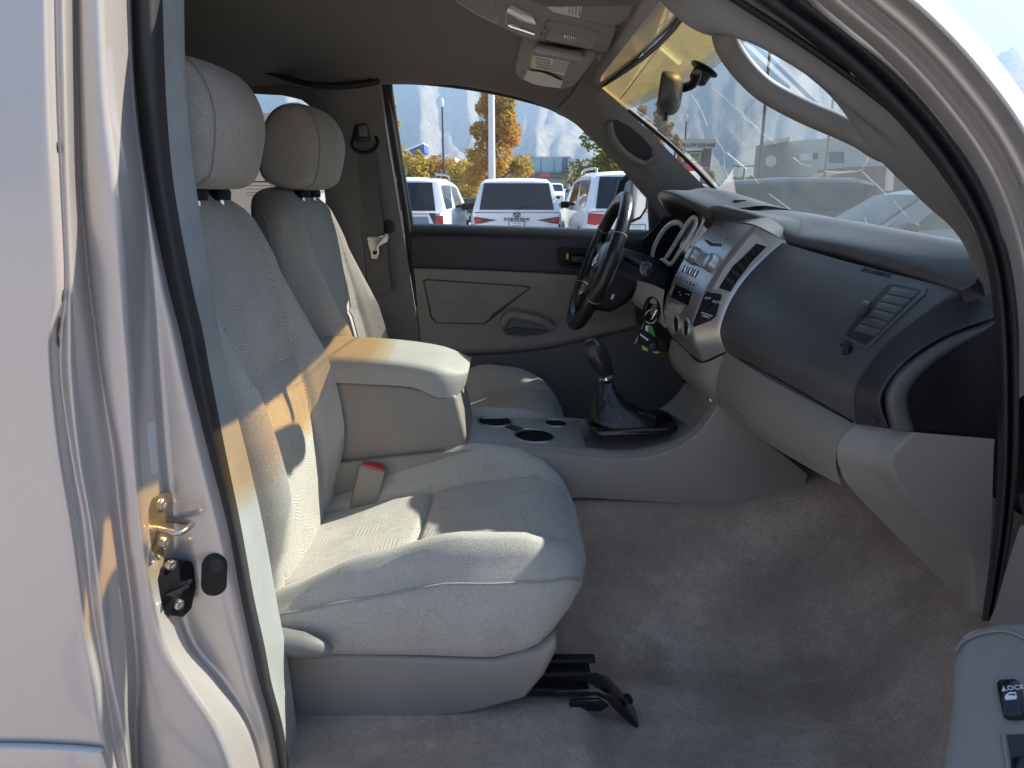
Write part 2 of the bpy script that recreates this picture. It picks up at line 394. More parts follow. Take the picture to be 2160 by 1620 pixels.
def carpet():
    m, nt, b = newmat('carpet'); N = nt.nodes; L = nt.links; tc = N.new('ShaderNodeTexCoord')
    b.inputs['Roughness'].default_value = 1.0; b.inputs['Specular IOR Level'].default_value = 0.1; b.inputs['Sheen Weight'].default_value = 0.3
    def noise(s, d, r=0.65):
        n = N.new('ShaderNodeTexNoise'); n.inputs['Scale'].default_value = s; n.inputs['Detail'].default_value = d; n.inputs['Roughness'].default_value = r; L.new(tc.outputs['Object'], n.inputs['Vector']); return n.outputs['Fac']
    a = noise(4.5, 9, 0.72); f = noise(240, 3); g = noise(38, 5)
    rp = N.new('ShaderNodeValToRGB'); e = rp.color_ramp.elements
    e[0].position = 0.32; e[0].color = (0.155, 0.112, 0.086, 1); e[1].position = 0.68; e[1].color = (0.72, 0.55, 0.425, 1)
    k = e.new(0.5); k.color = (0.365, 0.272, 0.208, 1)
    m1 = N.new('ShaderNodeMix'); m1.data_type = 'FLOAT'; m1.inputs[0].default_value = 0.3; L.new(a, m1.inputs[2]); L.new(g, m1.inputs[3])
    m2 = N.new('ShaderNodeMix'); m2.data_type = 'FLOAT'; m2.inputs[0].default_value = 0.40; L.new(m1.outputs[0], m2.inputs[2]); L.new(f, m2.inputs[3])
    # traffic streaks of brushed pile
    wv = N.new('ShaderNodeTexNoise'); wv.inputs['Scale'].default_value = 2.2; wv.inputs['Detail'].default_value = 4
    mp = N.new('ShaderNodeMapping'); mp.inputs['Scale'].default_value = (1.0, 3.2, 1.0); mp.inputs['Rotation'].default_value = (0, 0, 0.5); L.new(tc.outputs['Object'], mp.inputs[0]); L.new(mp.outputs[0], wv.inputs['Vector'])
    m3 = N.new('ShaderNodeMix'); m3.data_type = 'FLOAT'; m3.inputs[0].default_value = 0.35; L.new(m2.outputs[0], m3.inputs[2]); L.new(wv.outputs['Fac'], m3.inputs[3])
    last = m3.outputs[0]
    for (a_, b_, w_, k_) in ((PZ(1712, 1255, FLOOR + .02), PZ(1880, 1540, FLOOR), .035, .26), (PZ(1450, 1250, FLOOR), PZ(1840, 1205, FLOOR + .04), .06, .16), (PZ(1300, 1230, FLOOR + .03), PZ(1390, 1420, FLOOR), .05, -.10)):
        d_ = b_ - a_; sb_ = N.new('ShaderNodeVectorMath'); sb_.operation = 'SUBTRACT'; L.new(tc.outputs['Object'], sb_.inputs[0]); sb_.inputs[1].default_value = a_
        dt = N.new('ShaderNodeVectorMath'); dt.operation = 'DOT_PRODUCT'; L.new(sb_.outputs[0], dt.inputs[0]); dt.inputs[1].default_value = d_ / d_.length_squared
        cl_ = N.new('ShaderNodeClamp'); L.new(dt.outputs['Value'], cl_.inputs[0])
        sc_ = N.new('ShaderNodeVectorMath'); sc_.operation = 'SCALE'; sc_.inputs[0].default_value = d_; L.new(cl_.outputs[0], sc_.inputs['Scale'])
        s2_ = N.new('ShaderNodeVectorMath'); s2_.operation = 'DISTANCE'; L.new(sb_.outputs[0], s2_.inputs[0]); L.new(sc_.outputs[0], s2_.inputs[1])
        nz = N.new('ShaderNodeMath'); nz.operation = 'MULTIPLY_ADD'; nz.inputs[1].default_value = .05; L.new(g, nz.inputs[0]); L.new(s2_.outputs['Value'], nz.inputs[2])
        mr_ = N.new('ShaderNodeMapRange'); mr_.inputs['From Min'].default_value = .022 + w_; mr_.inputs['From Max'].default_value = .018; mr_.inputs['To Min'].default_value = 0; mr_.inputs['To Max'].default_value = k_
        L.new(nz.outputs[0], mr_.inputs['Value']); a2 = N.new('ShaderNodeMath'); a2.operation = 'ADD'; L.new(last, a2.inputs[0]); L.new(mr_.outputs[0], a2.inputs[1]); last = a2.outputs[0]
    L.new(last, rp.inputs[0]); L.new(rp.outputs[0], b.inputs['Base Color'])
    ad = N.new('ShaderNodeMath'); ad.operation = 'MULTIPLY_ADD'; ad.inputs[1].default_value = 0.6; L.new(f, ad.inputs[0]); L.new(g, ad.inputs[2])
    bp = N.new('ShaderNodeBump'); bp.inputs['Strength'].default_value = 0.7; bp.inputs['Distance'].default_value = 0.006
    L.new(ad.outputs[0], bp.inputs['Height']); L.new(bp.outputs[0], b.inputs['Normal'])
    return m
M['carpet'] = carpet()

# ================================================================== cab
truck = thing('pickup_truck', 'silver pickup truck cab around the seats, with cracked windshield and open door frame', 'pickup truck', (0, 0, 0))

# ---- carpeted floor with tunnel, toe board and raised seat pan
xs = [-1.30, -0.9, -0.5, -0.2, 0.0, 0.10, 0.135, 0.155, 0.175, 0.21, 0.30, 0.40, 0.50, 0.58, 0.66, 0.76, 0.88, 0.98]
ys = [-0.86, -0.78, -0.70, -0.66, -0.60, -0.54, -0.48, -0.42, -0.38, -0.34, -0.30, -0.26, -0.22, -0.18, -0.14, -0.08, 0.0, 0.08, 0.14, 0.18, 0.22, 0.26, 0.32, 0.4, 0.5, 0.6, 0.66, 0.70, 0.74]
rows = []
for x in xs:
    r = []
    for y in ys:
        z = FLOOR + interp(x, [0.13, 0.18], [0.055, 0.0])
        z += interp(x, [0.50, 0.66, 0.98], [0.0, 0.045, 0.40])
        tun = FLOOR + 0.27 + interp(x, [0.5, 0.98], [0.0, 0.12])
        k = interp(abs(y), [0.14, 0.24, 0.40], [1.0, 0.52, 0.0])
        z = max(z, z + (tun - z) * k)
        r.append(V(x, y, z))
    rows.append(r)
bm, _ = grid_bm(smooth_grid(rows, 4, 3))
floor_o = fin('floor', bm, M['carpet'], None, ang=80); tag(floor_o, 'brushed grey brown carpet of the footwells and tunnel', 'carpet', kind='structure')
T_floor = bvh(floor_o)

# ---- rear access door and its jamb (left edge of the view)
RY = [-60, 200, 400, 600, 700, 800, 960, 1110, 1260, 1360, 1440, 1545, 1700]
JC = [  # (Y depth, px at the rows)
 (-0.922, [-90] * 13),
 (-0.922, [94, 99, 108, 116, 104, 107, 125, 150, 170, 186, 202, 217, 250]),
 (-0.905, [109, 114, 123, 131, 119, 121, 139, 164, 183, 199, 215, 231, 262]),
 (-0.898, [119, 124, 131, 139, 129, 128, 152, 180, 193, 208, 222, 239, 268]),
 (-0.900, [133, 138, 143, 150, 151, 153, 168, 194, 213, 226, 240, 263, 284]),
 (-0.838, [159, 162, 168, 187, 201, 214, 239, 256, 276, 287, 291, 286, 292]),
 (-0.850, [166, 171, 178, 196, 208, 219, 252, 268, 288, 298, 303, 300, 305]),
 (-0.846, [212, 223, 245, 261, 268, 277, 287, 301, 321, 349, 395, 462, 515]),
 (-0.760, [268, 279, 303, 320, 327, 333, 346, 362, 374, 404, 470, 534, 572]),
 (-0.757, [272, 283, 308, 340, 362, 382, 416, 452, 482, 502, 523, 560, 590]),
 (-0.742, [277, 288, 314, 355, 380, 402, 442, 481, 509, 530, 548, 577, 602]),
]
def upr(px): return [px[0] - 3] + list(px)
RY2 = [-330] + RY
jr = [[P(x, y, Y) for x, y in zip(upr(px), RY2)] for Y, px in JC]
rdoor = rails('rear_door_jamb', jr, M['silver'], truck, n=6, r=0.33, rmax=0.012, nf=4, ang=70)
tag(rdoor, 'silver rear door edge with ribbed jamb')
# the body crease low on the outer skin
T_jamb = bvh(rdoor)
# seal (rubber) and trim inside it
RS = [(-0.742, [276, 287, 313, 353, 379, 401, 441, 480, 508, 529, 547, 576, 601]), (-0.758, [298, 310, 336, 373, 397, 418, 455, 490, 518, 540, 556, 584, 608]),
      (-0.752, [322, 332, 352, 390, 413, 433, 467, 499, 527, 549, 565, 592, 614]), (-0.724, [343, 351, 369, 406, 429, 447, 478, 509, 536, 558, 573, 599, 621])]
rails('door_seal', [[P(x, y, Y) for x, y in zip(upr(px), RY2)] for Y, px in RS], M['rubber'], truck, n=6, r=0.4, rmax=0.012, nf=4, ang=70)
TS = [(-0.726, [342, 350, 368, 405, 428, 446, 477, 508, 535, 557, 572, 598, 618]), (-0.700, [356, 364, 383, 420, 441, 459, 493, 525, 553, 574, 588, 609, 626]),
      (-0.655, [389, 395, 416, 448, 463, 483, 523, 557, 584, 603, 615, 628, 640]), (-0.640, [385, 391, 411, 443, 459, 478, 517, 551, 578, 597, 610, 623, 636]), (-0.600, [350, 356, 376, 408, 424, 443, 482, 516, 543, 562, 575, 588, 600])]
M['greyr'] = mat('grey_rubber_trim', (0.30, 0.305, 0.29), 0.45, var=0.12, vscale=10)
rails('pillar_trim', [[P(x, y, Y) for x, y in zip(upr(px), RY2)] for Y, px in TS], M['greyr'], truck, n=6, r=0.35, rmax=0.01, nf=3, ang=70)

# chips in the hem, brown rust line
M['rust'] = mat('bare_chip', (0.09, 0.07, 0.065), 0.8)
for a, b in (((120, 300), (122, 322)), ((133, 612), (131, 636)), ((126, 668), (121, 705)), ((121, 706), (123, 732))):
    h0, n0 = hit(*a, T_jamb); h1, n1 = hit(*b, T_jamb)
    tube('paint_chip', [h0 + n0 * 0.0005, lerp(h0, h1, 0.5) + n0 * 0.0008, h1 + n1 * 0.0005], [0.0006, 0.0014, 0.0006], M['rust'], truck, seg=6)

# striker: gold plate, two bolts, U loop
S = [(313, 1075), (318, 1052), (342, 1038), (352, 1036), (357, 1058), (357, 1090), (359, 1110), (356, 1140), (348, 1165), (335, 1180), (322, 1165), (313, 1130)]
stk = decal('door_striker', S, T_jamb, M['zinc'], truck, h=0.004, sink=0.002, bev=0.0012, flat=True); tag(stk, 'gold zinc plated striker plate')
T_s = bvh(stk)
h0, n0 = hit(338, 1118, T_s); Fm = frame(n0)
for q in ((341, 1064), (346, 1145)):
    h1, n1 = hit(*q, T_s); lathe('bolt', [(0.0095, -0.001), (0.0095, 0.003), (0.008, 0.0045), (0.0035, 0.0045), (0.003, 0.003), (0, 0.003)], h1, n1, M['steel'], stk, seg=14)
a = P(336, 1116, hit(336, 1116, T_s)[0].y); b = P(366, 1096, hit(366, 1096, T_jamb)[0].y)
dirv = V(0.038, -0.020, 0.003)
pth = [a - dirv * 0.2, a + dirv * 0.8, a + dirv + (b - a) * 0.08, b + dirv - (b - a) * 0.08, b + dirv * 0.8, b - dirv * 0.2]
tube('loop', pth, 0.0047, M['steel'], stk, seg=10, ang=80)
# black wedge bracket below it
W = [(346, 1182), (354, 1176), (392, 1180), (398, 1192), (401, 1235), (377, 1275), (368, 1296), (338, 1297), (328, 1235)]
wg = decal('wedge_bracket', W, T_jamb, M['black'], truck, h=0.012, sink=0.004, bev=0.002, flat=True); tag(wg, 'black plastic wedge bracket under the striker')
T_w = bvh(wg)
h1, n1 = hit(366, 1235, T_w)
prism('wedge', [h1 + V(*q) for q in ((-0.012, 0, -0.004), (0.024, 0, 0.012), (0.030, 0, 0.010), (0.012, 0, -0.006))], V(0, -0.016, -0.004), M['gloss'], wg, bev=0.001)
for q in ((359, 1192), (376, 1275)):
    h1, n1 = hit(*q, T_w); lathe('bolt', [(0.008, -0.001), (0.008, 0.003), (0.006, 0.0055), (0.003, 0.0055), (0.0025, 0.003), (0, 0.003)], h1, n1, M['steel'], wg, seg=14)
# oval opening with a bumper
O = []
for k in range(20):
    an = 2 * math.pi * k / 20; cx, cy_ = 452 + 6 * math.sin(-an) * 0, 1210
    O.append((453 + 27 * math.cos(an), 1210 + (18 if math.sin(an) > 0 else -18) + 25 * math.sin(an)))
ov = decal('oval_opening', O, T_jamb, M['black'], truck, h=0.006, sink=0.004, flat=True); tag(ov, 'black oval recess with a bumper stop')
h1, n1 = hit(456, 1190, T_jamb); lathe('bumper_stop', [(0.013, 0), (0.013, 0.004), (0.010, 0.006), (0, 0.006)], h1, n1, M['rubber'], ov, seg=16)
h1, n1 = hit(454, 1233, T_jamb); lathe('screw', [(0.009, 0), (0.009, 0.004), (0.006, 0.004), (0.005, 0.002), (0, 0.002)], h1, n1, M['black'], ov, seg=16)
M['tape'] = mat('clear_tape', (0.62, 0.62, 0.60), 0.25, spec=0.6)
decal('tape_strip', [(309, 893), (327, 887), (333, 995), (319, 1002)], T_jamb, M['tape'], truck, h=0.0006, sink=0.001)

# outer skin continues back as the rear door panel and bed side
prism('rear_door_skin', [V(-0.60, -0.918, 0.30), V(-2.2, -0.918, 0.30), V(-2.2, -0.90, 1.25), V(-0.62, -0.90, 1.25)], V(0, 0.02, 0), M['silver'], truck)
prism('rear_quarter_inner', [V(-0.56, -0.66, 0.40), V(-1.32, -0.68, 0.40), V(-1.32, -0.60, 1.86), V(-0.56, -0.58, 1.86)], V(0, -0.02, 0), M['greyd'], truck)
# low body line on the outer skin (a pressed groove near the sill)
prism('lower_skin', [P(x, y, -0.921) for x, y in ((-95, 1560), (60, 1562), (160, 1566), (222, 1572), (238, 1620), (250, 1700), (-95, 1700))], V(0, -0.012, 0), M['silver'], truck, bev=0.0115, seg=4, ang=80)

# ---- roof, headliner, back wall
hx = [-1.33, -1.0, -0.6, -0.2, 0.1, 0.25]
hr = []
for x in hx:
    zc = interp(x, [-1.33, -0.9, -0.2, 0.30], [1.84, 1.875, 1.875, 1.805]); ze = interp(x, [-1.33, -0.6, 0.0, 0.30], [1.80, 1.815, 1.815, 1.765])
    r = []
    for y in (-0.60, -0.52, -0.40, -0.2, 0.0, 0.2, 0.40, 0.52, 0.60):
        k = 1 - (abs(y) / 0.60) ** 2.6
        xo = x + (0.07 * (1 - (y / 0.6) ** 2) if x > 0.2 else 0.0)
        r.append(V(xo, y, ze + (zc - ze) * k - (0.02 if abs(y) > 0.55 else 0)))
    hr.append(r)
head = patch('headliner', hr, M['head'], truck, nu=6, nv=4); tag(head, 'grey cloth headliner')
T_head = bvh(head)
rr = [[p + V(0, p.y * 0.12, 0.07 if abs(p.y) < 0.58 else 0.045) for p in r] for r in hr]
patch('roof', rr, M['silver'], truck, nu=3, nv=3)
M['roofin'] = M['silver']
prism('roof_header', [V(0.24, -0.66, 1.78), V(0.24, 0.66, 1.78), V(0.33, 0.3, 1.81), V(0.345, 0, 1.82), V(0.33, -0.3, 1.81)], V(-0.02, 0, 0.08), M['silver'], truck)
prism('back_wall', [V(-1.34, -0.72, 0.4), V(-1.34, 0.72, 0.4), V(-1.34, 0.64, 1.86), V(-1.34, -0.64, 1.86)], V(-0.03, 0, 0), M['greyd'], truck)
prism('cowl_panel', [V(.80, -.74, 1.318), V(1.06, -.74, 1.318), V(1.06, .74, 1.318), V(.80, .74, 1.318)], V(0, 0, .02), M['dark'], truck)
prism('firewall', [V(0.99, -0.74, 0.40), V(0.99, 0.74, 0.40), V(0.99, 0.74, 1.34), V(0.99, -0.74, 1.34)], V(0.03, 0, 0), M['dark'], truck)
prism('underbody', [V(-1.34, -0.80, 0.36), V(1.0, -0.80, 0.36), V(1.0, 0.80, 0.36), V(-1.34, 0.80, 0.36)], V(0, 0, 0.05), M['dark'], truck)
prism('rocker_panel', [V(-0.6, -0.90, 0.34), V(0.9, -0.90, 0.34), V(0.9, -0.885, 0.455), V(-0.6, -0.885, 0.455)], V(0, 0.17, 0.0), M['silver'], truck, bev=0.008)
# hood and fenders (unseen from here but they bounce light on the glass)
hood = [[V(0.98 + 0.12 * k, y, 1.31 - 0.012 * k * k - 0.05 * (abs(y) / 0.85) ** 3) for y in (-0.85, -0.5, 0, 0.5, 0.85)] for k in range(0, 11, 2)]
patch('hood', hood, M['silver'], truck, nu=3, nv=3)
prism('fender', [V(0.80, -0.90, 0.45), V(2.2, -0.90, 0.45), V(2.2, -0.90, 1.16), V(0.80, -0.90, 1.27)], V(0, 0.03, 0), M['silver'], truck)
prism('fender', [V(0.98, 0.86, 0.5), V(2.2, 0.86, 0.5), V(2.2, 0.86, 1.16), V(0.98, 0.86, 1.28)], V(0, 0.03, 0), M['silver'], truck)

# ---- near windshield pillar: trim, seal, painted door frame
NA = [(1415, 12), (1500, 95), (1562, 172)]
# windshield-side edge, trim/seal edge, seal/paint edge, paint bands, bright outer rim (top -> bottom)
e_in = [(1330, -90), (1414, 12), (1490, 66), (1575, 76), (1648, 108), (1712, 156), (1772, 212), (1850, 318), (1962, 428), (2008, 468), (2040, 510), (2062, 560), (2084, 622)]
e_mid = [(1420, -90), (1490, 5), (1560, 70), (1632, 120), (1720, 178), (1800, 240), (1878, 300), (1940, 355), (1992, 408), (2030, 450), (2058, 498), (2078, 555), (2094, 620)]
e_seal = [(1500, -90), (1585, 0), (1660, 52), (1722, 98), (1800, 165), (1878, 240), (1940, 310), (1992, 378), (2032, 440), (2062, 500), (2082, 560), (2093, 610), (2100, 650)]
def ln(pts, y0, y1):
    n = len(pts); return [P(x, y, lerp(y0, y1, (i / (n - 1)) ** 0.9)) for i, (x, y) in enumerate(pts)]
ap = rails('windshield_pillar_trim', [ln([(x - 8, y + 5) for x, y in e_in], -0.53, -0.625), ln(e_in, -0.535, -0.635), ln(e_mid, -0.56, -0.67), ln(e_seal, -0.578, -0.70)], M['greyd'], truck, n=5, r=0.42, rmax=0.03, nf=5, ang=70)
tag(ap, 'grey near windshield pillar trim')
s1 = [(1500, -90), (1585, 0), (1660, 52), (1722, 98), (1800, 165), (1878, 240), (1940, 310), (1992, 378), (2032, 440), (2062, 500), (2084, 575), (2098, 680), (2103, 820), (2103, 1000), (2092, 1150), (2070, 1310)]
s2 = [(1560, -90), (1645, 0), (1722, 55), (1786, 104), (1862, 172), (1934, 248), (1990, 318), (2036, 388), (2070, 452), (2096, 520), (2114, 600), (2124, 700), (2128, 830), (2126, 1000), (2112, 1150), (2085, 1310)]
s3 = [(1632, -90), (1722, 0), (1790, 58), (1852, 110), (1920, 178), (1985, 255), (2036, 325), (2078, 398), (2108, 470), (2130, 545), (2144, 630), (2150, 720), (2150, 840), (2146, 1000), (2130, 1150), (2100, 1310)]
s4 = [(1668, -90), (1756, 0), (1820, 52), (1880, 105), (1946, 172), (2008, 248), (2058, 320), (2100, 398), (2130, 470), (2152, 545), (2166, 630), (2174, 720), (2176, 840), (2172, 1000), (2158, 1150), (2125, 1310)]
def ln2(pts, y0, y1):
    n = len(pts); return [P(x, y, lerp(y0, y1, min(1, i / 9) ** 0.9)) for i, (x, y) in enumerate(pts)]
se = rails('door_opening_seal', [ln2(s1, -0.565, -0.70), ln2([((a[0] * .6 + b[0] * .4), (a[1] * .6 + b[1] * .4)) for a, b in zip(s1, s2)], -0.60, -0.735), ln2(s2, -0.61, -0.742), ln2([(x + 6, y - 2) for x, y in s2], -0.595, -0.725), ln2([((a[0] + b[0]) / 2, (a[1] + b[1]) / 2) for a, b in zip(s2, s3)], -0.635, -0.765), ln2(s3, -0.63, -0.765)], M['rubber'], truck, n=5, r=0.4, rmax=0.015, nf=4, ang=80)
tag(se, 'black rubber door opening seal beside the dash')
b1 = [(1790, -90), (1880, 0), (1945, 62), (2010, 125), (2080, 195), (2160, 285), (2230, 375), (2290, 480), (2330, 600), (2350, 750), (2350, 900), (2340, 1050), (2320, 1200)]
def off(pts, dx, dy): return [(x + dx, y + dy) for x, y in pts]
p0 = s3[:13]; p1 = off(p0, 26, -18); p2 = off(p0, 38, -28); p3 = off(p0, 62, -46); p4 = off(p0, 78, -58); p5 = off(p0, 100, -76)
rails('door_frame_paint', [ln2(p0, -0.635, -0.77), ln2(p1, -0.675, -0.81), ln2(p2, -0.66, -0.80), ln2(p3, -0.715, -0.85), ln2(p4, -0.72, -0.855), ln2(p5, -0.75, -0.885)], M['silver'], truck, n=5, r=0.4, rmax=0.02, nf=4, ang=70)
q0 = off(p0, 99, -75); q1 = off(p0, 105, -84); q2 = off(p0, 122, -102)
rails('roof_rail_edge', [ln2(q0, -0.748, -0.884), ln2(q1, -0.755, -0.89), ln2(q2, -0.735, -0.87), ln2(off(q2, 5, -18), -0.62, -0.78)], M['silver'], truck, n=5, r=0.4, rmax=0.012, nf=4, ang=80)
# grab handle on the near pillar
HO = [(1548, 30), (1530, 60), (1530, 84), (1546, 116), (1574, 152), (1610, 186), (1652, 212), (1704, 238), (1760, 262), (1812, 288), (1856, 318), (1908, 338)]
hy = [-0.49, -0.505, -0.505, -0.495, -0.485, -0.485, -0.49, -0.505, -0.525, -0.56, -0.58, -0.595]
gp = spl([P(x, y, Y) for (x, y), Y in zip(HO, hy)], 5)
nrad = len(gp)
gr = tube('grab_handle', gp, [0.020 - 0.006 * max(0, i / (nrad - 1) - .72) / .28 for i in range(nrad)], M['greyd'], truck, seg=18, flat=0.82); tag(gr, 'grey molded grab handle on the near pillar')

# ---- windshield
def WS(u, v):      # u across (-1 near, 1 far), v from header (0) to cowl (1)
    y = u * lerp(0.585, 0.72, v); bow = 1 - u * u
    x = lerp(0.262, 0.80, v) + bow * lerp(0.075, 0.17, v) + 0.02 * math.sin(math.pi * v)
    z = lerp(1.785, 1.352, v) + bow * lerp(0.022, 0.005, v) + 0.018 * math.sin(math.pi * v)
    return V(x, y, z)
BAND = 0.155
def ws_patch(name, v0, v1, m, off_=0.0, nu=24, nv=12):
    rows = [[WS(-1 + 2 * j / nu, lerp(v0, v1, i / nv)) + V(0.6, 0, 0.8) * off_ for j in range(nu + 1)] for i in range(nv + 1)]
    bm, _ = grid_bm(rows); return fin(name, bm, m, truck, ang=80)
wsh = ws_patch('windshield', 0.0, 1.0, M['wind']); tag(wsh, 'dusty cracked windshield glass')
amb = ws_patch('amber_sun_strip', 0.0, BAND, M['amber'], -0.004, nv=16)
for k_, (tint, d_) in enumerate((((0.985, 0.74, 0.40), .05), ((0.99, 0.86, 0.68), .04))): amb.data.materials.append(glass('amber_film_fade', tint, 0.02, dust=d_, dcol=(.8, .7, .5)))
for p_ in amb.data.polygons: p_.material_index = 0 if p_.index // 24 < 12 else (1 if p_.index // 24 < 14 else 2); tag(amb, 'translucent amber sun strip along the top of the windshield')
T_ws = bvh(wsh)
M['crackm'] = mat('crack_line', (0.85, 0.88, 0.88), 0.3)
def crack(pts, r=0.0011):
    ps = []
    for x, y in pts:
        h_, n_ = hit(x, y, T_ws); ps.append(h_ + n_ * 0.001)
    o = tube('crack', ps, r, M['crackm'], None, seg=5); o.parent = wsh
    return o
crack([(1458, 200), (1475, 225), (1492, 266)], 0.00048); crack([(1510, 292), (1530, 325)], 0.00054); crack([(1534, 322), (1575, 356)], 0.00042); crack([(1585, 368), (1600, 388)], 0.00042)
crack([(1622, 408), (1660, 436), (1680, 452)], 0.00048); crack([(1565, 245), (1598, 270)], 0.00030); crack([(1500, 183), (1545, 222), (1612, 285), (1640, 305)], 0.00024)
crack([(1527, 330), (1528, 355), (1538, 377)], 0.00030); crack([(1675, 333), (1690, 345), (1712, 352)], 0.00036)
crack([(1738, 361), (1770, 365), (1805, 362), (1818, 358), (1826, 345), (1832, 328)], 0.00066); crack([(1818, 360), (1836, 378), (1860, 400), (1872, 412)], 0.00048)
crack([(1885, 425), (1898, 440), (1914, 457)], 0.00042); crack([(1752, 475), (1824, 481), (1828, 470), (1824, 458)], 0.00036)
M['cowl'] = mat('cowl_black', (0.015, 0.015, 0.016), 0.6)
tube('windshield_edge_band', [WS(1, t / 10) for t in range(11)], 0.007, M['black'], None, seg=8).parent = wsh
tube('windshield_edge_band', [WS(-1, t / 10) for t in range(11)], 0.005, M['black'], None, seg=8).parent = wsh
tube('windshield_edge_band', [WS(-1 + t / 8, 0.0) for t in range(17)], 0.006, M['black'], None, seg=8).parent = wsh
# registration sticker on the glass, far top corner
st = [hit(x, y, T_ws)[0] for x, y in ((1267, 181), (1276, 174), (1316, 200), (1307, 207))]
nst = hit(1290, 190, T_ws)[1]
so = prism('registration_sticker', [p + nst * 0.006 for p in st], nst * 0.001, M['inkg'], None); so.parent = wsh
for k in range(6):
    t = (k + 1) / 7; a = lerp(st[0], st[3], t); b = lerp(st[1], st[2], t)
    tube('print_line', [lerp(a, b, 0.2) + nst * 0.0075, lerp(a, b, 0.8) + nst * 0.0075], 0.0012, M['paper'], None, seg=4).parent = wsh
# clear trim paper edge on the amber strip
M['wave'] = paper_mat('pale_film_edge', (.70, .78, .82), .75)
decal('film_edge', [(1369, 73), (1374, 71), (1388, 82), (1410, 101), (1426, 116), (1442, 128), (1434, 131), (1418, 117), (1400, 102), (1384, 90)], T_ws, M['wave'], None, h=.007, sink=-.006).parent = wsh
decal('film_edge', [(1344, 98), (1352, 96), (1364, 98), (1368, 93), (1362, 84), (1366, 80), (1374, 92), (1373, 102), (1364, 105), (1352, 103)], T_ws, M['wave'], None, h=.007, sink=-.006).parent = wsh

# ---- far windshield pillar trim with grab handle
fa = [[P(1228, 150, .50), P(1212, 186, .55), P(1180, 222, .61), P(1176, 232, .635)],
      [P(1262, 178, .555), P(1248, 206, .575), P(1222, 240, .62), P(1210, 252, .64)],
      [P(1302, 213, .585), P(1285, 245, .60), P(1262, 278, .635), P(1250, 288, .655)],
      [P(1350, 260, .615), P(1330, 292, .625), P(1308, 326, .655), P(1298, 336, .67)],
      [P(1402, 310, .64), P(1380, 340, .65), P(1352, 376, .675), P(1342, 388, .69)],
      [P(1452, 360, .66), P(1430, 390, .67), P(1396, 425, .69), P(1384, 440, .70)],
      [P(1503, 410, .68), P(1480, 440, .69), P(1440, 480, .70), P(1425, 495, .71)]]
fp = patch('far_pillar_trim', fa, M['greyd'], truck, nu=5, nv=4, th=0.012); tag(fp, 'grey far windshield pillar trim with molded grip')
T_fp = bvh(fp)
rec = [(1291, 258), (1299, 252), (1330, 268), (1358, 292), (1376, 314), (1372, 330), (1356, 337), (1332, 327), (1308, 302), (1295, 280)]
decal('grip_recess', rec, T_fp, M['dark'], truck, h=0.007, sink=0.003, flat=True)
tube('grip_bar', spl([hit(x, y, T_fp)[0] + V(0, -0.012, 0) for x, y in ((1284, 258), (1292, 290), (1312, 318), (1338, 338), (1362, 345), (1380, 332))], 4), 0.0105, M['greyd'], truck, seg=12)
for q in ((1268, 272), (1374, 358)):
    hh, nn = hit(*q, T_fp); lathe('cover_cap', [(0.017, 0.0), (0.017, 0.002), (0.015, 0.003), (0, 0.003)], hh, nn, M['greyd'], truck, seg=18)
# side rail above the driver's window
sr = [[P(790, 118, .50), P(900, 122, .50), P(1000, 130, .50), P(1100, 144, .51), P(1210, 172, .54)],
      [P(790, 152, .57), P(900, 158, .57), P(1000, 164, .57), P(1100, 180, .575), P(1195, 212, .60)],
      [P(790, 166, .615), P(900, 174, .615), P(1000, 185, .615), P(1100, 206, .615), P(1180, 236, .63)],
      [P(790, 160, .66), P(900, 168, .66), P(1000, 179, .66), P(1100, 200, .66), P(1180, 230, .67)]]
patch('window_header_trim', sr, M['head'], truck, nu=4, nv=4)

# ---- far B pillar, rear access door inner panel with quarter window
bp_ = [[P(560, 130, .56), P(660, 130, .56), P(740, 140, .56), P(800, 164, .575)],
       [P(560, 175, .60), P(660, 185, .60), P(740, 185, .60), P(802, 175, .60)],
       [P(640, 320, .645), P(690, 320, .645), P(760, 315, .64), P(822, 310, .635)],
       [P(640, 470, .68), P(700, 470, .68), P(780, 470, .675), P(848, 470, .67)],
       [P(650, 620, .69), P(720, 620, .69), P(800, 620, .69), P(872, 620, .69)],
       [P(660, 800, .69), P(740, 800, .69), P(820, 800, .69), P(900, 800, .69)]]
pb = patch('far_pillar_panel', [r[1:] for r in bp_], M['greyd'], truck, nu=5, nv=4, th=0.01); tag(pb, 'dark grey far door pillar panel behind the belt')
T_pb = bvh(pb)
# quarter window panel with an opening: frame strips around the glass
qo = [P(470, 205, .63), P(540, 193, .63), P(600, 196, .63), P(640, 206, .635), P(662, 224, .64), P(672, 262, .65), P(690, 420, .68), P(690, 500, .69), P(470, 500, .69)]
qo2 = [P(400, 120, .58), P(540, 150, .60), P(610, 152, .60), P(690, 165, .605), P(740, 190, .615), P(740, 262, .645), P(760, 420, .68), P(780, 640, .69), P(400, 640, .69)]
bm = bmesh.new(); A = [bm.verts.new(p) for p in qo]; B = [bm.verts.new(p) for p in qo2]
for i in range(len(A)):
    j = (i + 1) % len(A); bm.faces.new((A[i], A[j], B[j], B[i]))
thicken(bm, 0.02); fin('quarter_window_panel', bm, M['greyd'], truck, ang=40)
tube('door_seal', spl([P(515, 140, .55), P(560, 150, .555), P(600, 164, .56), P(650, 178, .565), P(700, 182, .57), P(760, 178, .575), P(800, 170, .58)], 5), 0.010, M['rubber'], truck, seg=8)
bm = bmesh.new(); bm.faces.new([bm.verts.new(p + V(0, 0.012, 0)) for p in qo]); fin('quarter_window', bm, M['side'], truck)
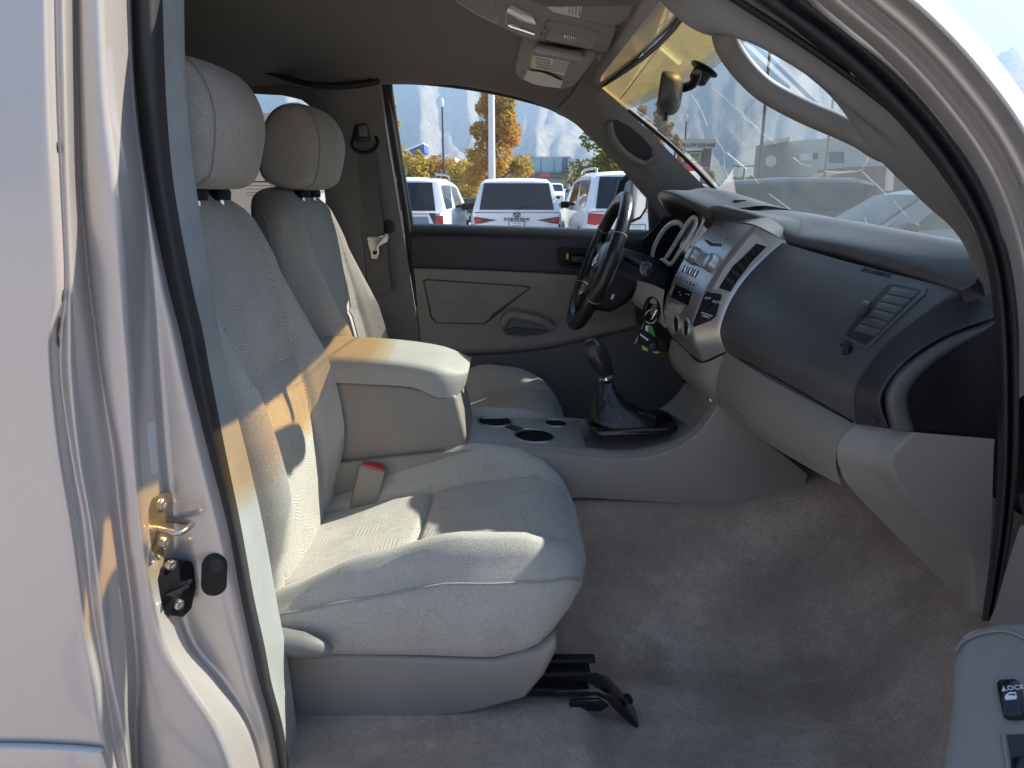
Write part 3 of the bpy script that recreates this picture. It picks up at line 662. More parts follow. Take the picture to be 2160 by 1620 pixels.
prism('quarter_inner_wall', [V(-0.95, 0.70, 0.40), V(-1.34, 0.70, 0.40), V(-1.34, 0.62, 1.84), V(-1.0, 0.62, 1.84)], V(0, 0.02, 0), M['greyd'], truck)
prism('quarter_lower_wall', [V(-0.40, 0.71, 0.40), V(-1.3, 0.71, 0.40), V(-1.3, 0.70, 1.36), V(-0.40, 0.70, 1.34)], V(0, 0.02, 0), M['greyd'], truck)
# thin painted door edge + black glass run beside the pillar
pe = [(800, 168), (806, 215), (815, 275), (828, 355), (842, 440), (852, 520), (868, 640), (882, 760)]
tube('door_edge', [P(x, y, .655 + 0.0003 * (y - 168) * 0.4) for x, y in pe], 0.006, M['silver'], truck, seg=8)
tube('door_seal', [P(x + 12, y, .66 + 0.0003 * (y - 168) * 0.4) for x, y in pe], 0.012, M['rubber'], truck, seg=8)
# ================================================================== seats
def loft_rings(rings, cap=True):
    bm, vs = grid_bm(rings, closed=True)
    if cap:
        bm.faces.new(vs[0][::-1]); bm.faces.new(vs[-1])
    return bm
def gauss(d, s): return math.exp(-(d / s) ** 2)
def assign(o, mat2, test):
    o.data.materials.append(mat2)
    for p in o.data.polygons:
        if test(p.center, p.normal): p.material_index = 1
def make_seat(Y0, label):
    seat = thing('front_seat', label, 'seat', (-0.2, Y0, FLOOR + 0.055), 'front seats of the pickup truck')
    # ---- cushion: loops across, lofted rear -> front
    WV = [-1, -.97, -.93, -.88, -.83, -.78, -.73, -.69, -.66, -.645, -.63, -.615, -.60, -.57, -.5, -.4, -.28, -.14, 0]
    WV = WV + [-w for w in WV[-2::-1]]
    def ctop(x, w):                       # top height at station x, lateral w in -1..1
        c = interp(x, [-.52, -.45, -.20, -.08, .07, .115, .140, .160], [.715, .742, .785, .812, .838, .828, .800, .765])
        cr_ = interp(x, [-.52, -.44, -.26, -.10, .02, .08, .12, .145, .160], [.735, .768, .848, .888, .882, .860, .830, .797, .765])
        a = abs(w)
        sh = interp(a, [0, .45, .60, .68, .80, .90, 1.0], [0, .03, .12, .45, 1.0, .92, .30])
        z = c + (cr_ - c) * sh
        if w > 0: z += .014 * sh * interp(x, [-.4, -.1, .1], [0, 1, .3])
        side = interp(x, [-.52, -.42, -.27, -.11, .02, .11, .15], [.70, .75, .782, .812, .808, .80, .765])
        if a > .86: z = lerp(z, side, ((a - .86) / .14) ** 1.6)
        z -= 0.012 * gauss(a - .63, .022) * interp(x, [-.5, -.05, .10, .15], [1, 1, .8, 0])
        if a < .66: z -= 0.013 * gauss(x + .195 - 0.01 * w, .0075)
        if a < .62: z += 0.006 * gauss(x + .33, .12) * (1 - (a / .62) ** 2)
        return z
    xs_ = [-.52, -.50, -.47, -.43, -.39, -.35, -.31, -.27, -.235, -.215, -.207, -.203, -.199, -.195, -.191, -.187, -.183, -.172, -.15, -.12, -.09, -.06, -.03, 0, .03, .055, .08, .10, .115, .128, .138, .146, .152, .156]
    rings = []
    for x in xs_:
        hw = interp(x, [-.52, -.3, -.05, .06, .11, .14, .156], [.262, .270, .266, .252, .228, .192, .120])
        zb = interp(x, [-.52, -.24, -.03, .04, .08, .11, .135, .150, .156], [.668, .660, .650, .660, .690, .725, .752, .768, .772])
        top = [V(x, Y0 + hw * w, max(ctop(x, w), zb + 0.012)) for w in WV]
        zl = top[0].z; zr = top[-1].z; low = []
        for t, bl in ((.12, .004), (.3, .008), (.55, .008), (.8, .004), (.95, -.002), (1, -.012)):
            low.append(V(x, Y0 + hw + bl, lerp(zr, zb, t)))
        bot = [V(x, Y0 + hw * .5, zb), V(x, Y0 - hw * .5, zb)]
        low2 = [V(x, Y0 - (p.y - Y0), p.z) for p in low[::-1]]
        rings.append([V(p.x - .010 * max(0, (x + .1) / .256), p.y, p.z) for p in top + low + bot + low2])
    cu = fin('cushion', loft_rings(rings), M['seat'], seat, ang=75)
    def pat(c, n):
        w = abs(c.y - Y0)
        return n.z > 0.45 and w < .168 and c.x < .13
    assign(cu, M['seatp'], pat)
    # welt seams along the bolsters
    for sg in ():
        tube('seam', [V(x, Y0 + sg * interp(x, [-.52, -.3, -.05, .06, .11, .14], [.262, .270, .266, .255, .238, .215]) * 1.0 , interp(x, [-.52, -.42, -.27, -.11, .02, .11, .15], [.70, .75, .782, .812, .808, .80, .765]) + 0.0) for x in [-.48, -.42, -.35, -.27, -.19, -.11, -.04, .02, .06]], 0.0028, M['seam'], seat, seg=6)
    for j in (0, len(WV) - 1):
        tube('seam', [r[j] + V(0, -.0008 if j == 0 else .0008, 0) for r in rings[2:-1]], 0.0022, M['seam'], seat, seg=6)
    # ---- backrest: loops in plan, lofted bottom -> top
    zs = [.70, .73, .76, .80, .85, .90, .95, 1.0, 1.05, 1.09, 1.115, 1.125, 1.13, 1.135, 1.145, 1.17, 1.21, 1.26, 1.31, 1.345, 1.375, 1.40, 1.425, 1.445, 1.46, 1.472, 1.481, 1.488, 1.492, 1.4945]
    WB = [-1, -.98, -.94, -.88, -.82, -.76, -.71, -.68, -.66, -.645, -.63, -.61, -.57, -.5, -.4, -.25, 0]
    WB = WB + [-w for w in WB[-2::-1]]
    rings = []
    for z in zs:
        fx = interp(z, [.70, .855, 1.014, 1.164, 1.306, 1.43, 1.478], [-.440, -.441, -.466, -.494, -.520, -.545, -.575])
        hw = interp(z, [.70, .85, 1.05, 1.20, 1.32, 1.40, 1.45, 1.478], [.235, .250, .258, .252, .243, .238, .235, .232])
        tt = max(0, (z - 1.345) / .150); hw *= (1 - tt ** 2.4) ** (1 / 2.4)
        bol = interp(z, [.70, .80, .90, .97, 1.12, 1.22, 1.32, 1.43], [.010, .020, .058, .074, .070, .040, .012, -.004])
        thk = interp(z, [.70, .9, 1.3, 1.44, 1.478], [.15, .16, .14, .135, .125])
        fr = []
        for w in WB:
            a = abs(w)
            sh = interp(a, [0, .45, .62, .70, .84, .93, 1.0], [0, 0.0, .08, .40, 1.0, .82, .0])
            x = fx + bol * sh
            x -= interp(a, [.0, .8, .9, 1.0], [0, .004, .018, .060]) * interp(z, [1.30, 1.46], [1, .55])
            x -= 0.006 * gauss(a - .645, .025) * (1 if z < 1.42 else 0)
            x -= 0.008 * gauss(z - 1.13 - 0.03 * (1 - a) + 0.02, .007) * interp(a, [.54, .68], [1, 0])
            if a < .6: x += 0.008 * (1 - (a / .6) ** 2) * (1 if z < 1.42 else .4)
            dz = 0
            fr.append(V(x, Y0 + hw * w, z + dz))
        dzf = lambda a: 0.0
        bk = [V(fx - thk * k_, Y0 + hw * w_, z + dzf(min(1, abs(w_)))) for k_, w_ in ((.50, 1.01), (.80, .97), (.97, .86), (1.0, .7), (1.02, .4), (1.02, 0), (1.02, -.4), (1.0, -.7), (.97, -.86), (.80, -.97), (.50, -1.01))]
        gg = (1 - tt ** 3.5) ** (1 / 3.5); xm = fx - thk * .5
        rings.append([V(xm + (p.x - xm) * gg, p.y, p.z) for p in fr + bk])
    bk_ = fin('backrest', loft_rings(rings), M['seat'], seat, ang=75)
    assign(bk_, M['seatp'], lambda c, n: n.x > 0.3 and abs(c.y - Y0) < .166 and c.z < 1.43)
    for sg in (-1, 1):
        pts = []
        for z in [.78, .86, .94, 1.02, 1.10, 1.18, 1.26, 1.34, 1.42]:
            fx = interp(z, [.70, .855, 1.014, 1.164, 1.306, 1.43, 1.478], [-.440, -.441, -.466, -.494, -.520, -.545, -.575])
            hw = interp(z, [.70, .85, 1.05, 1.20, 1.32, 1.40, 1.45, 1.478], [.235, .250, .258, .252, .243, .232, .212, .165])
            pts.append(V(fx - .082, Y0 + sg * hw * 1.008, z))
        tube('seam', pts, 0.0022, M['seam'], seat, seg=6)
    # ---- headrest
    prof = [(-.590, 1.487), (-.545, 1.486), (-.500, 1.503), (-.482, 1.540), (-.470, 1.585), (-.470, 1.622), (-.482, 1.656), (-.507, 1.686), (-.545, 1.703), (-.595, 1.697), (-.630, 1.672), (-.655, 1.625), (-.668, 1.570), (-.662, 1.520), (-.632, 1.495)]
    prof = spl([V(x, 0, z) for x, z in prof], 3, closed=True)
    cx, cz = -.57, 1.60; rings = []
    for w, s_, fl in [(sg_ * w_, s_, 1) for sg_, w_, s_ in [(-1, .132, .30), (-1, .131, .70), (-1, .128, .87), (-1, .122, .945), (-1, .116, .965), (-1, .112, .955), (-1, .107, .975), (-1, .09, .99), (-1, .06, 1.0), (-1, .03, 1.0), (1, 0, 1.0), (1, .03, 1.0), (1, .06, 1.0), (1, .09, .99), (1, .107, .975), (1, .112, .955), (1, .116, .965), (1, .122, .945), (1, .128, .87), (1, .131, .70), (1, .132, .30)]]:
        rings.append([V(cx + (p.x - cx) * s_ - max(0, min(1, (p.x - cx) / .10)) * .050 * s_ * (abs(w) / .132) ** 2.6, Y0 + w, cz + (p.z - cz) * s_) for p in prof])
    hr_ = fin('headrest', loft_rings(rings), M['seat'], seat, ang=75)
    for w, a0, a1 in ((-.112, 0, 45), (.112, 0, 45)):
        pts = [V(cx + (p.x - cx) * .985 - max(0, min(1, (p.x - cx) / .10)) * .050 * (abs(w) / .132) ** 2.6 + (.0012 if p.x > cx else 0), Y0 + w, cz + (p.z - cz) * .985) for p in prof]
        if abs(w) < .1: pts = [cx_ + V((cx_.x - cx) * .014, 0, (cx_.z - cz) * .014) for cx_ in pts]
        pts = (pts + pts[:1])[a0:a1 + 1]
        o_ = tube('seam', pts, .0012, M['seam'], None, seg=5); o_.parent = hr_
    for sg in (-1, 1):
        tube('post', [V(-.572, Y0 + sg * .055, 1.44), V(-.575, Y0 + sg * .055, 1.53)], 0.006, M['chrome'], hr_, seg=10).matrix_parent_inverse = Matrix.Identity(4)
        lathe('post_sleeve', [(.019, -.008), (.021, .006), (.018, .013), (0, .013)], V(-.573, Y0 + sg * .055, 1.473), (0, 0, 1), M['black'], seat, seg=16)
    # ---- plastic side shield and recliner lever
    for sg in (-1, 1):
        yo = Y0 + sg * .268
        out = [V(-.53, yo, .672), V(-.40, yo, .670), V(-.24, yo, .662), V(-.03, yo, .652), V(.045, yo, .672), V(.082, yo, .70), V(.083, yo, .675), V(.06, yo, .62), V(.025, yo, .570), V(-.075, yo, .537), V(-.25, yo, .514), V(-.40, yo, .508), V(-.53, yo, .508)]
        sh = prism('side_shield', out, V(0, -sg * .05, 0), M['grey'], seat, bev=0.014, seg=4, ang=60)
        # dish the outside slightly with a lip along the top
    lv = [V(-.52, Y0 - .285, .722), V(-.45, Y0 - .297, .720), V(-.37, Y0 - .302, .712), V(-.335, Y0 - .302, .703), V(-.318, Y0 - .300, .697)]
    fin('recliner_lever', tube_bm(lv, [.024, .026, .022, .017, .009], 18, flat=1.0), M['greyd'], seat, ang=60)
    # ---- seat base between the shields, rails, front brackets
    box('seat_base', (0.52, 0.42, 0.12), (-.26, Y0, .60), M['dark'], seat, bev=.01)
    for sg in (-1, 1):
        yr = Y0 + sg * .215
        box('slide_rail', (0.60, 0.045, 0.018), (-.16, yr, .560), M['black'], seat, bev=.003)
        br = [V(.08, yr - .026, .568), V(.165, yr - .026, .570), V(.190, yr - .026, .560), V(.222, yr - .026, .520), V(.246, yr - .026, .487), V(.238, yr - .026, .482), V(.206, yr - .026, .512), V(.178, yr - .026, .546), V(.160, yr - .026, .556), V(.08, yr - .026, .552)]
        prism('floor_bracket', br, V(0, .052, 0), M['gloss'], seat, bev=.003)
        prism('bracket_flange', [V(.11, yr - .030, .548), V(.165, yr - .030, .552), V(.185, yr - .030, .536), V(.17, yr - .030, .524), V(.125, yr - .030, .524), V(.108, yr - .030, .536)], V(0, .006, 0), M['gloss'], seat, bev=.002)
        if sg < 0:
            box('upper_rail', (0.13, 0.034, 0.010), (.085, yr + .004, .592), M['black'], seat, bev=.002); box('adjuster_bar', (0.10, 0.022, 0.008), (.11, yr + .01, .612), M['black'], seat, bev=.003)
            lathe('bolt', [(.011, 0), (.011, .006), (.006, .009), (0, .009)], V(.224, yr, .527), (.75, 0, .65), M['black'], seat, seg=12)
    return seat
seat_p = make_seat(-0.34, 'near passenger seat in beige cloth, sunlit patches on its back and cushion')
seat_d = copy_tree(seat_p, (0, 0.68, 0.0), 'far driver seat in beige cloth behind the steering wheel and armrest')

for o in seat_d.children:        # the driver's cushion is wound up a little
    if o.name.split('.')[0] == 'cushion' or (o.name.split('.')[0] == 'seam' and max(v.co.z for v in o.data.vertices) < .93): o.location = (.012, 0, .030)
# ---- seat belt buckle by the passenger seat
bk = thing('belt_buckle', 'grey seat belt buckle with red release button beside the passenger cushion', 'buckle', (-.34, -.155, .75))
bo = P(788, 985, -.155)
dn = V(-.28, 0, -.96).normalized(); fr_ = Matrix((V(.96, 0, -.28), V(0, 1, 0), -dn)).transposed()
box('housing', (0.062, 0.034, 0.13), bo + dn * .062, M['grey'], bk, rot=fr_, bev=.006)
box('release_button', (0.050, 0.026, 0.012), bo + dn * -.001, M['red'], bk, rot=fr_, bev=.004)
box('stalk', (0.035, 0.012, 0.14), bo + dn * .18, M['grey'], bk, rot=fr_, bev=.004)

# ================================================================== centre console
con = thing('center_console', 'grey center console with padded armrest lid, cup holders and gear lever', 'console', (0, 0, .70))
YN, YF = -.118, .118
# bin
binp = [P(690, 800, YN), P(720, 803, YN), P(850, 812, YN), P(895, 820, YN), P(925, 834, YN), P(962, 832, YN), P(980, 905, YN), P(990, 950, YN), P(985, 1040, YN), P(690, 1040, YN)]
prism('bin', binp, V(0, YF - YN, 0), M['grey'], con, bev=.012, seg=3, ang=60)
# lid: padded slab with rounded top
lp_b = [(-.50, 1.056), (-.40, 1.050), (-.30, 1.045), (-.235, 1.040), (-.195, 1.024), (-.17, 1.013), (-.13, 1.014), (-.112, 1.035), (-.106, 1.060)]
lp_t = [(-.50, 1.115), (-.40, 1.113), (-.30, 1.106), (-.235, 1.098), (-.195, 1.091), (-.17, 1.085), (-.135, 1.074), (-.115, 1.068), (-.106, 1.064)]
rings = []
for (x0, z0), (x1, z1) in [((a.x, a.y), (b.x, b.y)) for a, b in zip(spl([V(a, b, 0) for a, b in lp_b], 2), spl([V(a, b, 0) for a, b in lp_t], 2))]:
    hw = .128 - .045 * max(0, (x0 + .20) / .094) ** 2.5 if x0 > -.20 else .128
    r = []
    for w, t in ((-1, 0), (-1.0, .45), (-.985, .75), (-.94, .91), (-.85, .985), (-.6, 1.03), (-.3, 1.05), (0, 1.055), (.3, 1.05), (.6, 1.03), (.85, .985), (.94, .91), (.985, .75), (1.0, .45), (1, 0), (.5, 0), (-.5, 0)):
        r.append(V(lerp(x0, x1, min(1, t)), w * hw, lerp(z0, z1, t)))
    rings.append(r)
M['arm'] = mat('armrest_vinyl', (0.33, 0.315, 0.275), 0.62, var=0.05, vscale=9, bump=0.2, bscale=800, bdist=0.0006)
fin('armrest_lid', loft_rings(rings), M['arm'], con, ang=60)
# cup holder plate with three openings
def circ(cx, cy, rx, ry, n=28): return [(cx + rx * math.cos(2 * math.pi * k / n), cy + ry * math.sin(2 * math.pi * k / n)) for k in range(n)]
def plate_pt(x, y): return V(x, y, .896 - .0145 * (x + .106) / .28)
bm = bmesh.new()
def loop(pts): vs = [bm.verts.new(plate_pt(*p)) for p in pts]; return [bm.edges.new((vs[i], vs[(i + 1) % len(vs)])) for i in range(len(vs))]
outer = []
for cx, cy, a0 in ((.168, .10, 0), (-.098, .10, 90), (-.098, -.10, 180), (.168, -.10, 270)):
    for k in range(5): an = R(a0 + 22.5 * k); outer.append((cx + .012 * math.cos(an), cy + .012 * math.sin(an)))
c1 = PZ(1044, 889, .892); c2 = PZ(1127, 919, .888); c3 = PZ(1172, 893, .884)
cups = [(c1.x, c1.y + .0, .046), (c2.x, c2.y, .050), (c3.x, c3.y, .030)]
es = loop(outer)
for cx, cy, r_ in cups: es += loop(circ(cx, cy, r_, r_))
bmesh.ops.triangle_fill(bm, use_beauty=True, use_dissolve=False, edges=es)
bmesh.ops.recalc_face_normals(bm, faces=bm.faces)
for f in bm.faces:
    if f.normal.z < 0: f.normal_flip()
r_ = bmesh.ops.extrude_face_region(bm, geom=list(bm.faces)); bmesh.ops.translate(bm, vec=(0, 0, -.008), verts=[v for v in r_['geom'] if isinstance(v, bmesh.types.BMVert)])
fin('cup_holder_plate', bm, M['alu'], con, ang=30)
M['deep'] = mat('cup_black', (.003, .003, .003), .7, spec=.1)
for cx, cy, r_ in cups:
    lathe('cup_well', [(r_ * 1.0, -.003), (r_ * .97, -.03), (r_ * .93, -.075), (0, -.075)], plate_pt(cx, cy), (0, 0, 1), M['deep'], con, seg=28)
    bmr = tube_bm([plate_pt(cx + r_ * math.cos(2 * math.pi * k / 28), cy + r_ * math.sin(2 * math.pi * k / 28)) + V(0, 0, .0005) for k in range(29)], .0022, 6, caps=False)
    fin('cup_rim', bmr, M['alu'], con, ang=60)
# slot joining the two big wells
mid = (Vector(cups[0][:2]) + Vector(cups[1][:2])) / 2
box('cup_slot', (.045, .024, .004), plate_pt(mid.x, mid.y) + V(0, 0, .0012), M['black'], con, rot=Matrix.Rotation(math.atan2(cups[1][1] - cups[0][1], cups[1][0] - cups[0][0]), 3, 'Z'), bev=.001)
# lower body: side outline at Y=-.135 swept to the far side, top edge rounded
YB = -.138
top_ = [(690, 980), (985, 948), (1100, 952), (1180, 957), (1236, 962), (1300, 968), (1370, 962), (1430, 944), (1475, 912), (1504, 872), (1516, 850)]
bot_ = [(1706, 1000), (1698, 1040), (1684, 1085), (1670, 1096), (1640, 1091), (1560, 1076), (1400, 1062), (1235, 1052), (1000, 1060), (690, 1060)]
body = prism('side_panel', [P(x, y, YB) for x, y in top_ + bot_], V(0, .02, 0), M['grey'], con, bev=.006, seg=3, ang=60)
rim = [(985, 948), (1100, 952), (1180, 957), (1236, 960), (1300, 966), (1370, 960), (1430, 942), (1475, 910), (1504, 870), (1516, 848)]
ra = spl([P(x, y, YB + .004) for x, y in rim], 5)
rb = [p + V(0, .022, .010) for p in ra]; rc = [p + V(0, .045, .006) for p in ra]; rd = [p + V(0, .052, -.012) for p in ra]; r0 = [p + V(0, -.003, -.02) for p in ra]
rows = [fillet([r0[i], ra[i], rb[i], rc[i], rd[i]], .45, 4, .02) for i in range(len(ra))]
bm, _ = grid_bm(rows); fin('console_rim', bm, M['grey'], con, ang=80)
# top deck under the plate and boot, far side panel
deck = [[V(p.x, -.10, p.z - .004), V(p.x, 0.0, p.z - .006), V(p.x, .10, p.z - .004), V(p.x, .135, p.z + .006), V(p.x, .14, p.z - .15)] for p in ra]
bm, _ = grid_bm(deck); fin('console_deck', bm, M['grey'], con, ang=60)
# gear lever: boot frame, leather boot, chrome ring, knob
bf = [P(1250, 880, .05), P(1262, 905, -.04), P(1290, 922, -.085), P(1440, 916, -.085), P(1468, 905, -.06), P(1455, 880, .03), P(1430, 862, .085), P(1300, 862, .085)]
zb_ = .898
bfp = [V(p.x, p.y, zb_ + max(0, p.x - .25) * .05) for p in [V(.192, .055, 0), V(.192, -.055, 0), V(.214, -.082, 0), V(.385, -.082, 0), V(.412, -.055, 0), V(.412, .055, 0), V(.385, .082, 0), V(.214, .082, 0)]]
prism('boot_frame', bfp, V(0, 0, .018), M['gloss'], con, bev=.005, seg=3, ang=50)
kb = P(1278, 796, 0.0)
rings = []; prof = [(0.0, 1.0, 1.0), (.12, .93, .97), (.3, .70, .80), (.5, .47, .60), (.7, .32, .42), (.88, .22, .28), (1.0, .17, .20)]
base_c = V(.292, 0, zb_ + .018)
for t, sx, sy in prof:
    c = base_c.lerp(kb + V(.006, 0, -.012), t); rg = []
    for k in range(28):
        an = 2 * math.pi * k / 28; ca, sa = math.cos(an), math.sin(an)
        p_ = 3.2; q = (abs(ca) ** p_ + abs(sa) ** p_) ** (-1 / p_)
        wr = 1 + .075 * math.sin(5 * an + 7 * t) * (1 - t) * (t + .15) * 2 + .055 * math.sin(9 * an - 15 * t + 1) * math.sin(math.pi * t) + .03 * math.sin(17 * an + 22 * t) * math.sin(math.pi * t)
        rg.append(c + V(ca * q * .084 * sx * wr - .02 * math.sin(math.pi * t), sa * q * .072 * sy * wr, .006 * math.sin(7 * an + 4 * t) * math.sin(math.pi * t)))
    rings.append(rg)
rings = [[spl([rings[i][k] for i in range(len(rings))], 4)[j] for k in range(28)] for j in range(4 * (len(rings) - 1) + 1)]
boot = fin('leather_boot', loft_rings(rings), M['leather'], con, ang=80)
ax = (P(1250, 725, 0.0) - P(1285, 800, 0.0)).normalized()
lathe('chrome_ring', [(.017, -.004), (.0195, -.003), (.0195, .004), (.017, .005), (0, .005)], kb, ax, M['chrome'], con, seg=20)
kp = [P(1281, 792, 0), P(1272, 775, 0), P(1262, 756, 0), P(1253, 736, 0), P(1254, 722, 0), P(1256, 714, 0)]
fin('shift_knob', tube_bm(spl(kp, 4), [.016, .0175, .019, .021, .0225, .024, .0255, .0265, .0272, .0275, .0277, .0277, .0272, .0265, .0255, .024, .021, .017, .012, .0075, .002], 18, flat=1.05), M['leather'], con, ang=80)
T_bt = bvh(boot)
for dx_ in (0, 7): tube('stitch', [hit(x + dx_ * .6, y, T_bt)[0] + hit(x, y, T_bt)[1] * .0004 for x, y in ((1300, 808), (1318, 830), (1336, 852), (1352, 872))], .0007, M['inkg'], con, seg=5)
# front ramps beside the lever running up under the dash
for yy in (.095,):
    rp_ = [[P(1395, 862, yy), P(1440, 838, yy), P(1480, 815, yy), P(1500, 795, yy)], [P(1425, 880, yy - .09), P(1470, 862, yy - .09), P(1505, 845, yy - .09), P(1520, 825, yy - .09)], [P(1465, 905, -.10), P(1495, 885, -.10), P(1515, 860, -.10), P(1528, 840, -.10)]]
    patch('console_ramp', rp_, M['grey'], con, nu=4, nv=4, th=.006)

# ================================================================== dashboard
dash = thing('dashboard', 'charcoal and grey dashboard with silver center stack and passenger vent', 'dashboard', (.7, 0, 1.2))
def sec(ya, pts): return [P(x, y, ya) for x, y in pts]
# upper pad across the car (soft charcoal): sections from near end to behind the cluster
def pad(y, x0, z0, x1, z1, xe=.98, ze=1.352):
    return [V(x0 + .02, y, z0 - .022), V(x0 + .004, y, z0 - .004), V(x0 + .012, y, z0 + .016), V(lerp(x0, x1, .5), y, lerp(z0, z1, .72)), V(x1, y, z1), V(lerp(x1, xe, .5), y, lerp(z1, ze, .3)), V(xe, y, ze)]
A2 = P(1655, 508, -.145); B2 = P(2042, 611, -.625)
pads = []
for t in (0, .25, .5, .75, .93, 1.0):
    q = A2.lerp(B2, t); q.z += .006 * math.sin(math.pi * t)
    pads.append(pad(q.y, q.x, q.z, lerp(.735, .775, t), lerp(1.418, 1.392, t), .96 - .08 * t, 1.352))
c0 = pad(-.06, .560, 1.410, .72, 1.424); c1_ = pad(.05, .520, 1.428, .70, 1.430); c2_ = pad(.12, .500, 1.432, .69, 1.435)
pad_rows = [pad(.20, .50, 1.405, .69, 1.412), c2_, c1_, c0] + pads
patch('upper_pad', pad_rows, M['dash'], dash, nu=5, nv=4, ang=80)
# driver side pad with cluster hood
hood_rows = []
for y, x0, z0, x1, z1 in ((.12, .505, 1.428, .66, 1.445), (.17, .470, 1.448, .62, 1.462), (.25, .438, 1.470, .59, 1.480), (.34, .425, 1.478, .58, 1.486), (.43, .430, 1.474, .58, 1.484), (.51, .450, 1.462, .60, 1.474), (.57, .485, 1.435, .63, 1.455), (.66, .54, 1.405, .66, 1.432)):
    hood_rows.append([V(x0 + .10, y, z0 - .05), V(x0 + .03, y, z0 - .028), V(x0 + .002, y, z0 - .012), V(x0 + .008, y, z0 + .006), V(lerp(x0, x1, .5), y, lerp(z0, z1, .8)), V(x1, y, z1), V(.80, y, 1.41), V(.97, y, 1.352)])
patch('cluster_hood', hood_rows, M['dash'], dash, nu=5, nv=4, ang=80)
# passenger face below the crease
def face_sec(t):
    a = [(.60, -.145, 1.362), (.585, -.145, 1.335), (.545, -.145, 1.28), (.505, -.145, 1.22), (.485, -.145, 1.17), (.484, -.145, 1.132), (.50, -.145, 1.115)]
    return a
def proj_lines(la, lb, ts, ya=-.145, yb=-.60):
    out = []
    A = [P(x, y, ya) for x, y in la]; B = [P(x, y, yb) for x, y in lb]
    for t in ts:
        bow = math.sin(math.pi * t) * .012
        out.append([a.lerp(b, t) + V(-bow, 0, 0) for a, b in zip(A, B)])
    return out
fa_ = [(1650, 512), (1612, 545), (1570, 590), (1538, 640), (1520, 690), (1521, 715), (1531, 742)]
fb_ = [(2024, 612), (1975, 640), (1900, 696), (1845, 750), (1808, 810), (1802, 850), (1806, 894)]
face = patch('passenger_panel', proj_lines(fa_, fb_, (0, .25, .5, .75, 1)), M['dash'], dash, nu=6, nv=5, ang=80)
T_face = bvh(face)
# end bezel: dark surround, raised arc band, black side plate
e0 = [(2040, 606), (1975, 640), (1900, 696), (1845, 750), (1808, 810), (1802, 850), (1806, 894)]
e1 = [(2104, 668), (2010, 700), (1935, 742), (1888, 785), (1860, 828), (1858, 860), (1874, 902)]
bez = rails('end_bezel', [[P(x, y, -.60) for x, y in e0], [P(x, y, -.612) for x, y in e0], [P(x, y, -.655) for x, y in e1], [P(x + 3, y + 2, -.650) for x, y in e1]], M['dark'], dash, n=5, r=.3, rmax=.008, ang=70)
e2 = [(2092, 676), (1990, 715), (1905, 772), (1872, 815), (1866, 845), (1872, 880), (1879, 905)]
e3 = [(2096, 690), (2010, 738), (1948, 785), (1920, 822), (1914, 845), (1920, 880), (1930, 911)]
arc = rails('end_arc_band', [[P(x, y, -.648) for x, y in e2], [P(x + 8, y + 3, -.668) for x, y in e2], [P(x - 6, y - 3, -.672) for x, y in e3], [P(x, y, -.664) for x, y in e3]], M['dash'], dash, n=5, r=.35, rmax=.008, ang=70)
prism('end_plate', [P(x, y, -.662) for x, y in e3] + [P(2112, 924, -.662), P(2112, 690, -.662)], V(0, .01, 0), M['black'], dash)
up = [P(x, y, -.628) for x, y in [(2028, 612), (2046, 604), (2066, 592), (2090, 612), (2106, 640), (2106, 700), (2080, 690), (2040, 660)]]
prism('end_cap_top', up, V(0, .012, 0), M['dark'], dash, bev=.003)
lathe('screw_hole', [(.006, 0), (.006, .002), (0, .002)], P(1842, 888, -.64), (-.6, -.8, 0), M['black'], dash, seg=12)
# grey knee panel below
ka = [(1531, 742), (1520, 768), (1513, 800), (1512, 830), (1520, 855), (1545, 880)]
kb2 = [(1806, 894), (1790, 905), (1772, 925), (1764, 950), (1764, 985), (1775, 1025)]
knee = patch('knee_panel', proj_lines(ka, kb2, (0, .25, .5, .75, 1), -.145, -.60), M['grey'], dash, nu=5, nv=5, ang=80)
T_knee = bvh(knee)
# knee end and kick panel (faces the open door)
k0 = [(1806, 894), (1790, 905), (1772, 925), (1764, 950), (1770, 985), (1796, 1032), (1908, 1148), (2022, 1262), (2040, 1290)]
k1 = [(1881, 905), (1862, 925), (1842, 950), (1834, 975), (1850, 1005), (1908, 1078), (1985, 1142), (2026, 1190), (2030, 1290)]
k2 = [(1930, 912), (1905, 935), (1884, 958), (1880, 975), (1898, 1020), (1940, 1072), (2010, 1138), (2050, 1185), (2052, 1290)]
k3 = [(2098, 926), (2096, 960), (2095, 990), (2094, 1020), (2093, 1060), (2091, 1110), (2087, 1170), (2082, 1230), (2076, 1292)]
rails('kick_panel', [[P(x, y, -.595) for x, y in k0], [P(x, y, -.605) for x, y in k0], [P(x, y, -.640) for x, y in k1], [P(x, y, -.668) for x, y in k2], [P(x, y, -.672) for x, y in k3]], M['grey'], dash, n=5, r=.30, rmax=.006, nf=3, ang=50)
rails('kick_return', [[P(x, y, -.597) for x, y in k0[3:]], [P(x, y, -.597) + V(.10, .05, 0) for x, y in k0[3:]]], M['grey'], dash, n=4)
# gap seam between panels, lid outline of the glove box
def seam(pts, tree, m, r=.0012, lift=.0002, name='seam'):
    return tube(name, [hit(x, y, tree)[0] + hit(x, y, tree)[1] * lift for x, y in pts], r, m, dash, seg=6)
seam([(1562, 758), (1580, 766), (1640, 799), (1700, 833), (1760, 868), (1800, 891)], T_face, M['black'], .0022)
seam([(1545, 760), (1528, 790), (1522, 820), (1530, 848), (1552, 866), (1580, 890)], T_knee, M['greyd'], .0016, .0006)
